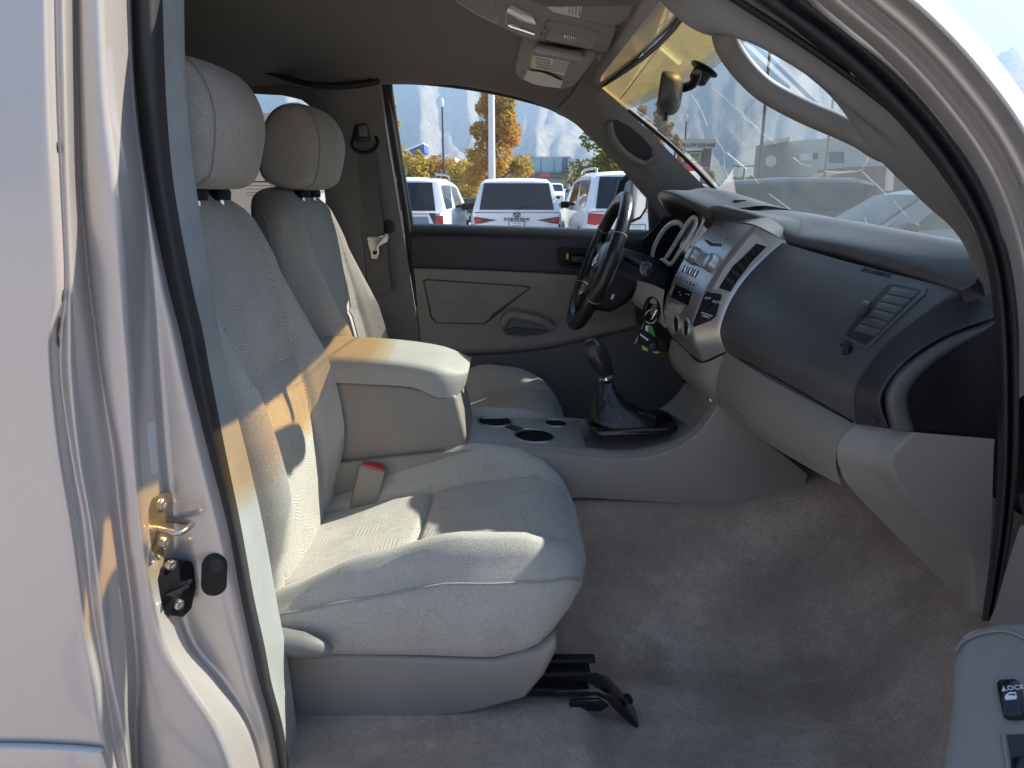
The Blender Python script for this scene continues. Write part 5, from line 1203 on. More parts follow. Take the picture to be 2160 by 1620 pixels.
# ================================================================== driver door
dd = thing('driver_door', 'closed driver door with black and grey inner panel, window and outside mirror', 'door', (0, .72, .9))
YD = .715
bt = [(858, 473), (960, 476), (1060, 479), (1160, 482), (1260, 485), (1375, 488)]
b2 = [(866, 496), (960, 498), (1060, 500), (1160, 502), (1260, 504), (1378, 506)]
b3 = [(872, 566), (960, 569), (1060, 573), (1160, 578), (1260, 584), (1340, 588)]
dp = rails('upper_panel', [[P(x, y - 3, YD + .03) for x, y in bt], [P(x, y, YD - .005) for x, y in bt], [P(x, y, YD - .030) for x, y in b2], [P(x, y, YD - .022) for x, y in b3]], M['dark'], dd, n=4, r=.4, rmax=.02, nf=4, ang=70)
g1 = [(872, 565), (960, 568), (1060, 572), (1160, 577), (1260, 583), (1340, 587)]
g2 = [(876, 588), (960, 590), (1060, 595), (1160, 604), (1260, 614), (1340, 620)]
g3 = [(884, 690), (960, 694), (1060, 696), (1160, 694), (1260, 680), (1340, 665)]
g4 = [(890, 742), (960, 744), (1060, 742), (1160, 730), (1260, 708), (1340, 690)]
lp = rails('lower_panel', [[P(x, y, YD - .022) for x, y in g1], [P(x, y, YD - .048) for x, y in g1], [P(x, y, YD - .046) for x, y in g2], [P(x, y, YD - .036) for x, y in g3], [P(x, y, YD - .045) for x, y in g4], [P(x, y + 6, YD - .01) for x, y in g4]], M['grey'], dd, n=5, r=.3, rmax=.02, nf=4, ang=70)
T_lp = bvh(lp)
ins = [(892, 592), (900, 588), (1112, 602), (1120, 607), (1058, 652), (1042, 664), (1034, 676), (1022, 684), (920, 682), (908, 670)]
decal('insert_gap', ins, T_lp, M['dark'], dd, h=.001, sink=.003)
ins2 = [(896, 594), (902, 591), (1108, 605), (1114, 608), (1054, 651), (1040, 661), (1031, 673), (1020, 681), (922, 679), (912, 668)]
decal('cloth_insert', ins2, T_lp, mat('door_cloth', (.24, .23, .205), .9, var=.12, vscale=12, bump=.2, bscale=900), dd, h=.004, sink=.001, bev=.002)
pu = [(1056, 690), (1054, 668), (1064, 652), (1080, 646), (1130, 655), (1162, 668), (1171, 682), (1160, 700), (1140, 708), (1100, 712), (1068, 708)]
decal('pull_pocket', pu, T_lp, M['greyd'], dd, h=.002, sink=.002)
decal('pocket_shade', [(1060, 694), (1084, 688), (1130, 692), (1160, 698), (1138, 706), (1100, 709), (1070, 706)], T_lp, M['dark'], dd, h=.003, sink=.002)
tube('pull_bar', spl([hit(x, y, T_lp)[0] + V(0, -.012, 0) for x, y in ((1060, 684), (1076, 664), (1110, 668), (1146, 678), (1164, 690))], 4), .0155, M['grey'], dd, seg=12)
hb = [(1174, 524), (1182, 520), (1260, 526), (1262, 570), (1190, 566), (1176, 556)]
T_up = bvh(dp)
decal('handle_bezel', hb, T_up, M['black'], dd, h=.002, sink=.002)
decal('handle_well', [(1182, 532), (1258, 536), (1258, 562), (1184, 558)], T_up, M['gloss'], dd, h=.003, sink=.002)
decal('lock_mark', [(1194, 534), (1199, 534), (1199, 546), (1194, 546)], T_up, M['yellow'], dd, h=.005, sink=.002)
prism('inner_lever', [P(1206, 540, .66), P(1246, 543, .66), P(1246, 556, .66), P(1206, 553, .66)], V(0, .01, 0), M['dark'], dd, bev=.003)
prism('door_skin', [V(-.42, .80, .42), V(.98, .80, .42), V(.98, .80, 1.28), V(-.42, .80, 1.33)], V(0, .03, 0), M['silver'], dd)
prism('door_bottom_panel', [V(-.42, .71, .42), V(.98, .71, .42), V(.98, .70, 1.10), V(-.42, .70, 1.10)], V(0, .02, 0), M['greyd'], dd)
# glass, frame
gl_ = [P(812, 168, .655), P(900, 172, .655), P(1000, 184, .655), P(1100, 205, .66), P(1180, 232, .67), P(1260, 284, .68), P(1330, 352, .70), P(1380, 405, .715), P(1380, 490, .735), P(858, 476, .735)]
bm = bmesh.new(); bm.faces.new([bm.verts.new(p + V(0, .012, 0)) for p in gl_]); fin('window_glass', bm, M['side'], dd)
fr1 = [(812, 168), (816, 200), (826, 270), (838, 350), (852, 430), (860, 478)]
tube('window_run', [P(x + 6, y, .66 + (y - 168) / 310 * .075) for x, y in fr1], .013, M['rubber'], dd, seg=8)
tube('window_run', spl([P(x, y, Y) for x, y, Y in ((812, 170, .66), (900, 174, .66), (1000, 186, .66), (1100, 207, .665), (1180, 234, .675), (1260, 288, .69), (1330, 356, .71), (1385, 415, .725))], 4), .009, M['rubber'], dd, seg=8)
sail = [P(1370, 392, .72), P(1405, 436, .72), P(1430, 492, .72), P(1375, 492, .72)]
prism('mirror_sail', sail, V(0, .015, 0), M['dark'], dd)
tube('division_bar', [P(1370, 388, .73), P(1369, 440, .735), P(1372, 488, .735)], .0055, M['greyd'], dd, seg=8)
# outside mirror
om = link(bpy.data.objects.new('outside_mirror', None)); om.location = (.43, .95, 1.45); om.parent = dd; om.matrix_parent_inverse = Matrix.Translation(-dd.location)
bpy.context.view_layer.update()
def under(o): o.parent = om; o.matrix_parent_inverse = Matrix.Translation(-V(.43, .95, 1.45)); return o
ms = [(1296, 440), (1298, 410), (1306, 382), (1320, 368), (1350, 362), (1364, 368), (1368, 400), (1366, 440), (1352, 462), (1330, 472), (1308, 468)]
under(prism('housing', [P(x, y, .92) for x, y in ms], V(.02, .16, 0), M['black'], None, bev=.012, seg=3))
mg = [(1310, 440), (1312, 412), (1320, 386), (1334, 374), (1352, 371), (1362, 377), (1364, 402), (1361, 438), (1350, 456), (1332, 464), (1316, 460)]
nmr = V(-.70, -.70, .10).normalized()
mo = P(1338, 418, .905)
bm = bmesh.new(); bm.faces.new([bm.verts.new(PP(x, y, mo, V(-.32, -.94, .0))) for x, y in mg]); under(fin('mirror_glass', bm, M['mirror'], None))
# ================================================================== passenger door (open, lower right)
pd = thing('passenger_door', 'open passenger door armrest with black lock switch at the lower right', 'door', (.66, -1.05, .85))
ao, an_ = P(2060, 1420, -1.02), V(-.42, -.30, .86).normalized()
A_ = lambda x, y, d=0: PP(x, y, ao + an_ * d, an_)
ar = [(1962, 1700), (1985, 1600), (2004, 1480), (2008, 1400), (2014, 1362), (2030, 1334), (2060, 1318), (2110, 1308), (2170, 1304), (2420, 1330), (2420, 1700)]
armo = prism('armrest', [A_(x, y) for x, y in ar], -an_ * .13, M['grey'], pd, bev=.012, seg=4, ang=60)
T_ar = bvh(armo)
lipp = spl([A_(x, y, .002) for x, y in ((2016, 1372), (2032, 1352), (2070, 1336), (2110, 1330), (2140, 1336), (2170, 1350))], 4)
tube('armrest_lip', lipp, .0022, M['grey'], pd, seg=8)
sw_ = prism('lock_switch', [A_(x, y, .008) for x, y in ((2102, 1440), (2108, 1431), (2142, 1430), (2150, 1436), (2160, 1470), (2164, 1505), (2158, 1512), (2126, 1512), (2116, 1506), (2110, 1480))], -an_ * .014, M['gloss'], pd, bev=.003, seg=2)
prism('switch_foot', [A_(x, y, .0115) for x, y in ((2121, 1495), (2156, 1493), (2158, 1509), (2125, 1510))], -an_ * .006, M['dark'], pd, bev=.002)
t0 = A_(2118, 1457, .0085); tx = A_(2142, 1455, .0085) - t0
text('lock_lettering', 'LOCK', t0, tx, an_.cross(tx), .0078, M['white'], pd, ext=.0003)
prism('lock_symbol', [A_(x, y, .0092) for x, y in ((2113, 1457), (2119, 1456.6), (2116, 1450.5))], -an_ * .002, M['white'], pd)
ci = [(2119, 1472), (2121, 1466), (2129, 1460), (2143, 1460), (2145, 1470), (2144, 1474), (2122, 1476)]
prism('door_symbol', [A_(x, y, .0092) for x, y in ci], -an_ * .003, M['white'], pd)
prism('door_symbol_window', [A_(x, y, .0095) for x, y in ((2126, 1466), (2130, 1463), (2141, 1463), (2142, 1467))], -an_ * .003, M['ink'], pd)
prism('window_switch_well', [A_(x, y, .001) for x, y in ((2117, 1550), (2200, 1546), (2200, 1700), (2136, 1700), (2128, 1620))], -an_ * .004, M['dark'], pd)
prism('window_switch', [A_(x, y, .008) for x, y in ((2132, 1592), (2200, 1585), (2200, 1680), (2146, 1680))], -an_ * .012, M['gloss'], pd, bev=.004)
tube('well_edge', [A_(2117, 1550, .002), A_(2126, 1610, .002), A_(2134, 1690, .002)], .003, M['grey'], pd, seg=6)
# inner panel of the open door, running out of frame on the right
ip = [(2160, 1108), (2148, 1104), (2120, 1190), (2095, 1280), (2078, 1318), (2200, 1340), (2320, 1340), (2320, 1108)]
prism('inner_panel', [PXx(x, y, .70) for x, y in ip], V(.04, 0, 0), M['grey'], pd, bev=.006, seg=3)
prism('door_speaker_panel', [V(.62, -.93, .42), V(.46, -1.5, .42), V(.46, -1.5, .80), V(.62, -.93, .80)], V(.05, 0, 0), M['grey'], pd, bev=.01)
prism('lower_trim', [V(.775, -.93, .45), V(.545, -1.78, .45), V(.545, -1.78, 1.02), V(.775, -.93, 1.02)], V(.05, .01, 0), M['grey'], pd, bev=.012, seg=3)
prism('upper_trim', [V(.785, -.93, 1.022), V(.555, -1.78, 1.022), V(.565, -1.78, 1.28), V(.795, -.93, 1.28)], V(.04, .01, 0), M['dark'], pd, bev=.012, seg=3)
tube('window_frame', [V(.84, -.92, 1.28), V(.74, -1.03, 1.45), V(.62, -1.17, 1.64), V(.57, -1.36, 1.73), V(.50, -1.76, 1.72), V(.60, -1.79, 1.30)], .028, M['silver'], pd, seg=10, flat=.6)
prism('door_outer_panel', [V(.84, -.91, .45), V(.60, -1.80, .45), V(.60, -1.80, 1.32), V(.84, -.91, 1.30)], V(.06, .01, 0), M['silver'], pd)
prism('door_seal_corner', [PXx(x, y, .715) for x, y in ((2146, 1040), (2180, 1040), (2180, 1115), (2158, 1112))], V(.02, 0, 0), M['rubber'], pd, bev=.004)
# ================================================================== outside: ground, hills
M['asphalt'] = mat('parking_asphalt', (.42, .362, .315), .9, var=.10, vscale=.6, bump=.3, bscale=60, bdist=.01)
bm = bmesh.new(); NG = 40
ring = [0, 8, 30, 80, 200, 500, 1200, 6000, 14000]
gv = [[bm.verts.new((r * math.cos(2 * math.pi * k / NG), r * math.sin(2 * math.pi * k / NG), 0)) for k in range(NG)] if r else [bm.verts.new((0, 0, 0))] for r in ring]
for k in range(NG): bm.faces.new((gv[0][0], gv[1][k], gv[1][(k + 1) % NG]))
for i in range(1, len(ring) - 1):
    for k in range(NG): bm.faces.new((gv[i][k], gv[i + 1][k], gv[i + 1][(k + 1) % NG], gv[i][(k + 1) % NG]))
g = fin('ground', bm, M['asphalt'], None, smooth=False); tag(g, kind='structure')
M['linep'] = mat('line_paint', (.75, .75, .72), .8, var=.1, vscale=3)
for k, x in enumerate((-6.4, -3.7, -1.05, 1.55, 4.2, 6.9, 9.6)):
    o = prism('parking_line', [V(x - .05, 12.0, .004), V(x + .05, 12.0, .004), V(x + .05, 17.2, .004), V(x - .05, 17.2, .004)], V(0, 0, .003), M['linep'], None); tag(o, kind='structure')

from mathutils import noise as mnoise
def hill_mat():
    m, nt, b = newmat('dry_mountain'); N = nt.nodes; L = nt.links; tc = N.new('ShaderNodeTexCoord')
    b.inputs['Roughness'].default_value = 1.0; b.inputs['Specular IOR Level'].default_value = 0.0
    n = N.new('ShaderNodeTexNoise'); n.inputs['Scale'].default_value = .03; n.inputs['Detail'].default_value = 7; n.inputs['Roughness'].default_value = .6; L.new(tc.outputs['Object'], n.inputs['Vector'])
    rp = N.new('ShaderNodeValToRGB'); e = rp.color_ramp.elements
    e[0].position = .34; e[0].color = (.17, .15, .10, 1); e[1].position = .64; e[1].color = (.40, .33, .25, 1); q = e.new(.48); q.color = (.29, .24, .17, 1)
    L.new(n.outputs['Fac'], rp.inputs[0]); L.new(rp.outputs[0], b.inputs['Base Color']); return m
M['hill'] = hill_mat()
def ridge_h(az):      # ridge elevation angle (deg) by azimuth right of +Y (deg)
    e = interp(az, [-75, -40, -20, -8, 2, 7, 11, 14, 18, 21, 26, 32, 40, 55, 75], [9.6, 10.4, 10.5, 10.4, 9.8, 8.6, 9.5, 8.8, 9.5, 10.3, 8.8, 8.4, 8.6, 8.0, 7.0])
    return e
rows = []
NA_, NR = 520, 90
for i in range(NR + 1):
    t = i / NR; r = []
    rad = lerp(1100, 3900, t)
    for j in range(NA_ + 1):
        az = lerp(-80, 80, j / NA_)
        H = math.tan(R(ridge_h(az))) * 3300
        x = rad * math.sin(R(az)); y = rad * math.cos(R(az))
        base = interp(t, [0, .12, .3, .79, 1.0], [0, .03, .17, 1.0, .72])
        wa = mnoise.noise(V(az * .09, t * 2.1, 3.1)) * 2.2
        rm = mnoise.ridged_multi_fractal(V((az + wa + t * 3.0) * .22, t * .9 + 4.0, .5), .9, 2.1, 5, 1.0, 2.0)
        env = math.sin(math.pi * min(1, max(0, t - .03) * 1.05)) if t < .8 else .40
        r.append(V(x, y, H * base * .95 + 110 * env * (rm - 1.1) - (2 if t == 0 else 0)))
    rows.append(r)
bm, _ = grid_bm(rows); hl = fin('mountain_range', bm, M['hill'], None, ang=180); tag(hl, kind='structure')

# ================================================================== trees
M['bark'] = mat('bark', (.10, .08, .065), .95, var=.2, vscale=4)
def leaf_mat(name, cols):
    m, nt, b = newmat(name); N = nt.nodes; L = nt.links
    b.inputs['Roughness'].default_value = .7; b.inputs['Specular IOR Level'].default_value = .2
    g_ = N.new('ShaderNodeNewGeometry'); tc = N.new('ShaderNodeTexCoord')
    n = N.new('ShaderNodeTexNoise'); n.inputs['Scale'].default_value = .55; n.inputs['Detail'].default_value = 3; L.new(tc.outputs['Object'], n.inputs['Vector'])
    ad = N.new('ShaderNodeMath'); ad.operation = 'MULTIPLY_ADD'; ad.inputs[1].default_value = .5; L.new(g_.outputs['Random Per Island'], ad.inputs[0]); L.new(n.outputs['Fac'], ad.inputs[2])
    rp = N.new('ShaderNodeValToRGB'); e = rp.color_ramp.elements; k = len(cols)
    e[0].position = .35; e[0].color = (*cols[0], 1); e[1].position = 1.0; e[1].color = (*cols[-1], 1)
    for i, c in enumerate(cols[1:-1]): q = e.new(.35 + .65 * (i + 1) / (k - 1)); q.color = (*c, 1)
    L.new(ad.outputs[0], rp.inputs[0]); L.new(rp.outputs[0], b.inputs['Base Color'])
    tr = N.new('ShaderNodeBsdfTranslucent'); L.new(rp.outputs[0], tr.inputs[0]); mx = N.new('ShaderNodeMixShader'); mx.inputs[0].default_value = .4
    L.new(b.outputs[0], mx.inputs[1]); L.new(tr.outputs[0], mx.inputs[2]); L.new(mx.outputs[0], N['Material Output'].inputs[0]); return m
M['lf_or'] = leaf_mat('maple_leaves', [(.22, .19, .04), (.45, .33, .05), (.58, .36, .05), (.60, .26, .045)])
M['lf_ye'] = leaf_mat('yellow_leaves', [(.24, .22, .04), (.50, .38, .05), (.60, .44, .06)])
M['lf_gr'] = leaf_mat('green_leaves', [(.06, .09, .02), (.13, .15, .025), (.28, .23, .03)])
M['lf_rb'] = leaf_mat('rust_leaves', [(.28, .18, .05), (.46, .28, .07), (.55, .33, .09)])
def tree(name, label, base, h, w, lm, n=5200, shape='cone', leaf=.11, seed=1, group='trees around the lot', trunk=.2, cat='tree'):
    rg = random.Random(seed); t = thing(name, label, cat, base, group); b = Vector(base)
    tb = tube_bm([b + V(0, 0, -.1), b + V(.02 * h, 0, h * .35), b + V(-.01 * h, .01 * h, h * .65), b + V(0, 0, h * .93)], [h * .022, h * .016, h * .01, h * .003], 8)
    clumps = []
    for k in range(46):
        f = rg.uniform(trunk, .98); an = rg.uniform(0, 6.283)
        if shape == 'cone': rr = w / 2 * min(1.0, (f - trunk) * 5 + .3) * (1 - ((f - trunk) / (1.02 - trunk)) ** 1.5) ** .75
        else: rr = w / 2 * math.sqrt(max(0.02, 1 - ((f - .58) / .46) ** 2))
        d = rr * rg.uniform(.35, .92)
        c = b + V(d * math.cos(an), d * math.sin(an), f * h); clumps.append((c, max(.12 * w, rr * rg.uniform(.25, .42))))
        s0 = b + V(0, 0, max(.1, f - .12) * h); tube_bm([s0, s0.lerp(c, .55) + V(0, 0, .02 * h), c], [h * .006, h * .004, h * .001], 4, bm=tb, caps=False)
    fin('trunk', tb, M['bark'], t)
    vs = []; fs = []
    for k in range(n):
        c, r = rg.choice(clumps); d = V(rg.gauss(0, 1), rg.gauss(0, 1), rg.gauss(0, .8)); d.normalize(); p = c + d * r * rg.uniform(.3, 1.05) ** .6
        nrm = (d * .6 + V(rg.gauss(0, 1), rg.gauss(0, 1), rg.gauss(0, 1))).normalized(); q = frame(nrm, V(rg.random(), rg.random(), .9)); s_ = leaf * rg.uniform(.6, 1.4)
        i = len(vs); vs += [p + q @ V(-s_, 0, 0), p + q @ V(0, -s_ * .6, 0), p + q @ V(s_, 0, s_ * .2), p + q @ V(0, s_ * .6, 0)]; fs.append((i, i + 1, i + 2, i + 3))
    me = bpy.data.meshes.new('crown'); me.from_pydata(vs, [], fs); me.materials.append(lm)
    o = link(bpy.data.objects.new('crown', me)); o.parent = t; o.matrix_parent_inverse = Matrix.Translation(-t.location)
    return t
def gpt(px, dist):          # ground point seen in column px at distance dist (along +Y)
    return V((px - 1080) / FPX * dist * 1.0, CAM.y + dist * 1.0, 0) if False else V((px - 1080) / FPX * dist * (1 / (_c)) * _c * 1.035, CAM.y + dist, 0)
def hgt(py, dist):          # height of the point seen at row py at that distance
    r = ray(1080, py); return CAM.z + dist * r.z / r.y
def xat(px, py, dist):
    r = ray(px, py); return r.x / r.y * dist
def at(px, py, dist): return V(xat(px, py, dist), CAM.y + dist, 0)
tree('maple_tree', 'tall orange and green maple behind the white pole', at(1045, 300, 42), hgt(184, 42), 4.2, M['lf_or'], 9500, 'cone', .12, 3, trunk=.16)
tree('maple_tree', 'yellow tree cut by the rear edge of the driver window', at(818, 260, 40), hgt(195, 40), 1.9, M['lf_ye'], 2600, 'cone', .11, 4, trunk=.3)
tree('round_tree', 'green and yellow round tree above the right white van', at(1285, 330, 36), hgt(283, 36) + .4, 4.2, M['lf_gr'], 6000, 'round', .11, 5, trunk=.3)
tree('small_tree', 'small orange tree in front of the teal building', at(1224, 380, 60), hgt(360, 60), 1.3, M['lf_ye'], 1200, 'round', .1, 6, trunk=.25)
for k, (px, top, d, w, lm, s_) in enumerate(((862, 322, 64, 4.0, 'lf_ye', 'yellow bushy tree over the left white car'), (905, 330, 66, 4.2, 'lf_rb', 'rusty brown bushy tree below the thin lamp post'), (945, 338, 66, 4.0, 'lf_rb', 'rusty bushy tree left of the tall maple'), (985, 342, 62, 3.4, 'lf_ye', 'yellow bushy tree at the foot of the tall maple'), (882, 312, 72, 2.4, 'lf_ye', 'slim bright yellow tree behind the bushy ones'))):
    tree('bushy_tree', s_, at(px, 360, d), hgt(top, d), w, M[lm], 2600, 'round', .14, 20 + k, trunk=.15)
tree('rust_tree', 'orange tree seen beside the mirror through the windshield', at(1392, 260, 40), hgt(212, 40), 2.3, M['lf_rb'], 3200, 'cone', .11, 31, trunk=.2)
tree('rust_tree', 'orange tree nearest the far pillar through the windshield', at(1352, 260, 44), hgt(222, 44), 2.0, M['lf_rb'], 2800, 'cone', .11, 32, trunk=.2)
tree('rust_tree', 'low orange tree left of the plaza sign', at(1424, 320, 46), hgt(286, 46), 1.6, M['lf_rb'], 2000, 'cone', .11, 33, trunk=.2)
tree('green_shrub', 'small green tree under the plaza sign', at(1500, 375, 70), hgt(362, 70), 1.5, M['lf_ye'], 1200, 'cone', .12, 34, trunk=.1)
tree('green_shrub', 'green shrub left of the double lamp', at(1557, 380, 60), hgt(372, 60), 1.4, M['lf_gr'], 1100, 'round', .1, 35, trunk=.1)
tree('green_shrub', 'green shrub right of the double lamp', at(1588, 380, 60), hgt(369, 60), 1.5, M['lf_gr'], 1100, 'round', .1, 36, trunk=.1)

# ================================================================== lamp posts
M['polew'] = mat('pale_pole_paint', (.66, .67, .68), .5, var=.03); M['poled'] = mat('dark_pole_paint', (.05, .055, .06), .5)
def pole(label, px, py, d, top, r, m, head=None):
    b = at(px, py, d); t = thing('lamp_post', label, 'lamp post', b, 'lamp posts of the parking lot'); h = hgt(top, d)
    fin('pole', tube_bm([b, b + V(0, 0, h * .5), b + V(0, 0, h)], [r * 1.15, r, r * .85], 14), m, t, ang=60)
    lathe('base', [(r * 2, 0), (r * 2, .6), (r * 1.2, .65), (0, .65)], b, (0, 0, 1), m, t, seg=14)
    if head == 'globe':
        lathe('lamp_head', [(.05, 0), (.12, .1), (.16, .35), (.10, .6), (0, .7)], b + V(0, 0, h), (0, 0, 1), M['white'], t, seg=12)
    elif head == 'double':
        fin('arm', tube_bm([b + V(-.8, 0, h - .1), b + V(.8, 0, h)], .05, 6), m, t)
        for s_ in (-1, 1): box('lamp_head', (.55, .3, .14), b + V(s_ * .9, 0, h), m, t, bev=.03)
    elif head == 'box':
        box('lamp_head', (.7, .35, .16), b + V(.4, 0, h), m, t, bev=.03)
    return t
pole('thick pale lamp post in front of the tall maple', 1037, 280, 26, 90, .115, M['polew'], 'box')
pole('thin dark lamp post left of the maple, white lamp on top', 934, 280, 62, 226, .09, M['poled'], 'globe')
pole('thin lamp post with white lamp above the plaza sign', 1447, 270, 75, 256, .10, M['poled'], 'globe')
pole('tall dark lamp post rising beside the brown tower of the store', 1607, 300, 42, 60, .085, M['poled'], 'box')
pole('short double headed lamp post among the green shrubs', 1569, 368, 80, 350, .09, M['poled'], 'double')
pole('grey lamp post against the pale store wall', 1744, 330, 45, 120, .085, mat('grey_pole', (.16, .17, .16), .6), 'box')
pole('lamp post in the sky above the outer roof edge', 1940, 20, 60, -60, .14, mat('brown_pole', (.22, .18, .16), .6), 'box')

# ================================================================== buildings
M['teal'] = mat('teal_panel', (.22, .40, .43), .35, var=.1, vscale=.3); M['conc'] = mat('concrete_panel', (.42, .42, .42), .8, var=.08, vscale=.3); M['navy'] = mat('navy_panel', (.10, .12, .30), .5)
M['brick'] = mat('brown_brick', (.22, .12, .09), .9, var=.15, vscale=1.5); M['stucco'] = mat('pale_stucco', (.64, .61, .54), .9, var=.06, vscale=.5); M['bglass'] = mat('shop_glass', (.06, .09, .10), .1)
M['redsign'] = mat('red_sign', (.55, .05, .05), .6); M['brown'] = mat('brown_cladding', (.20, .14, .12), .85, var=.08)
bd = 150
def bx(t, nm, x0, x1, ytop, ybot, d, dep, m, bev=0.0):
    a = xat(x0, ytop, d); b = xat(x1, ytop, d); z1 = hgt(ytop, d); z0 = max(0, hgt(ybot, d)) if ybot < 500 else 0
    o = prism(nm, [V(a, CAM.y + d, z0), V(b, CAM.y + d, z0), V(b, CAM.y + d, z1), V(a, CAM.y + d, z1)], V(0, dep, 0), m, t, bev=bev); return o
b1_ = thing('store_building', 'teal glass fronted store beyond the white minivan', 'building', at(1170, 350, bd))
bx(b1_, 'wall', 1060, 1205, 330, 999, bd, 20, M['conc']); bx(b1_, 'roof_cap', 1062, 1130, 325, 331, bd - .2, 8, M['conc'])
for k, (a, b) in enumerate(((1086, 1109), (1113, 1140), (1142, 1168), (1170, 1186))): bx(b1_, 'glass_panel', a, b, 334, 364, bd - .4, .3, M['teal'])
bx(b1_, 'navy_panel', 1187, 1203, 332, 362, bd - .5, .4, M['navy']); bx(b1_, 'awning', 1060, 1205, 365, 377, bd - 1.5, 1.4, M['bglass'])
bx(b1_, 'shop_sign', 1090, 1127, 365, 372, bd - 1.8, .3, M['redsign']); bx(b1_, 'shop_sign', 1139, 1161, 365, 373, bd - 1.8, .3, M['redsign'])
hh = V(xat(1198, 370, bd), CAM.y + bd - 1.8, hgt(370, bd)); lathe('round_sign', [(.55, 0), (.55, .2), (0, .2)], hh, (0, -1, 0), M['conc'], b1_, seg=20)
bx(b1_, 'storefront', 1060, 1205, 377, 402, bd - .3, .3, M['conc'])
b2_ = thing('entrance_block', 'pale entrance block with horizontal louvers right of the teal store', 'building', at(1222, 350, bd - 5))
bx(b2_, 'wall', 1200, 1262, 334, 999, bd - 4, 15, M['conc']); bx(b2_, 'opening', 1214, 1242, 364, 392, bd - 4.3, .25, M['bglass'])
for k in range(5): bx(b2_, 'louver', 1217, 1240, 337 + k * 4.6, 339.6 + k * 4.6, bd - 4.5, .4, M['white'])
bx(b2_, 'side_wing', 1262, 1420, 362, 999, bd - 3, 12, M['conc'])
b3_ = thing('blue_canopy', 'blue gabled canopy with white edge behind the yellow trees', 'building', at(870, 315, 120))
c_ = [V(xat(x, y, 120), CAM.y + 120, hgt(y, 120)) for x, y in ((845, 322), (893, 302), (896, 322), (860, 330))]; prism('gable', c_, V(0, 6, 0), mat('blue_cladding', (.06, .11, .34), .6), b3_)
c_ = [V(xat(x, y, 119.5), CAM.y + 119.5, hgt(y, 119.5)) for x, y in ((838, 322), (892, 300), (893, 303), (842, 325))]; prism('roof_edge', c_, V(0, 7, 0), M['white'], b3_)
bx(b3_, 'wall', 840, 890, 322, 999, 121, 5, M['stucco']); 
b5_ = thing('flat_roof_shop', 'low flat roofed shop behind the rusty trees', 'building', at(925, 330, 125)); bx(b5_, 'wall', 905, 960, 331, 999, 126, 10, M['stucco']); bx(b5_, 'roof', 908, 930, 328, 333, 125, 4, M['bglass'])
# stores seen through the windshield
b4_ = thing('strip_mall', 'pale stucco strip mall with brown tower seen through the windshield', 'building', at(1700, 350, 75))
def wallpts(x0, x1, yt0, yt1, d0, d1, zb=0.0):
    return [V(xat(x0, yt0, d0), CAM.y + d0, zb), V(xat(x1, yt1, d1), CAM.y + d1, zb), V(xat(x1, yt1, d1), CAM.y + d1, hgt(yt1, d1)), V(xat(x0, yt0, d0), CAM.y + d0, hgt(yt0, d0))]
prism('wall', wallpts(1640, 2120, 300, 262, 78, 62), V(3, 10, 0), M['stucco'], b4_)
prism('tower', wallpts(1608, 1652, 302, 294, 76.5, 75), V(1.0, 5, 0), M['brown'], b4_); prism('tower_cap', [p + V(0, -.3, 0) for p in wallpts(1606, 1658, 300, 291, 76.5, 75, 10.8)] if False else [V(xat(x, y, 76), CAM.y + 75, hgt(y, 76)) for x, y in ((1606, 300), (1658, 290), (1658, 298), (1606, 308))], V(1.5, 5, 0), M['stucco'], b4_)
lathe('round_sign', [(.55, 0), (.55, .1), (0, .1)], V(xat(1628, 340, 74.5), CAM.y + 74.8, hgt(340, 75)), (0, -1, 0), M['stucco'], b4_, seg=20)
def sgn(nm, x0, x1, y0, y1, d, m):
    return prism(nm, [V(xat(x0, y1, d), CAM.y + d, hgt(y1, d)), V(xat(x1, y1, d), CAM.y + d, hgt(y1, d)), V(xat(x1, y0, d), CAM.y + d, hgt(y0, d)), V(xat(x0, y0, d), CAM.y + d, hgt(y0, d))], V(0, .2, 0), m, b4_)
sgn('shop_sign', 1690, 1715, 324, 338, 69, M['white']); sgn('shop_sign', 1716, 1726, 322, 336, 68.8, M['bglass']); sgn('shop_sign', 1750, 1781, 320, 344, 66.5, M['bglass'])
for k in range(9): sgn('shop_window', 1655 + k * 17, 1668 + k * 17, 373, 392, 72 - k * .8, M['bglass'] if k % 3 else M['yellow'])
sgn('storefront_band', 1640, 1800, 372, 373.5, 66, M['brown'])
b6_ = thing('brick_store', 'reddish brick store at the right end of the windshield view', 'building', at(1850, 350, 60))
prism('wall', wallpts(1790, 2000, 352, 346, 58, 54), V(1, 8, 0), M['brick'], b6_); prism('gable', [V(xat(x, y, 57), CAM.y + 57, hgt(y, 57)) for x, y in ((1730, 392), (1755, 372), (1800, 358), (1840, 372), (1850, 392))], V(0, 5, 0), M['brick'], b6_)
prism('white_column', [V(xat(x, y, 53), CAM.y + 53, hgt(y, 53)) for x, y in ((1872, 402), (1884, 402), (1886, 352), (1876, 352))], V(0, .4, 0), M['stucco'], b6_)
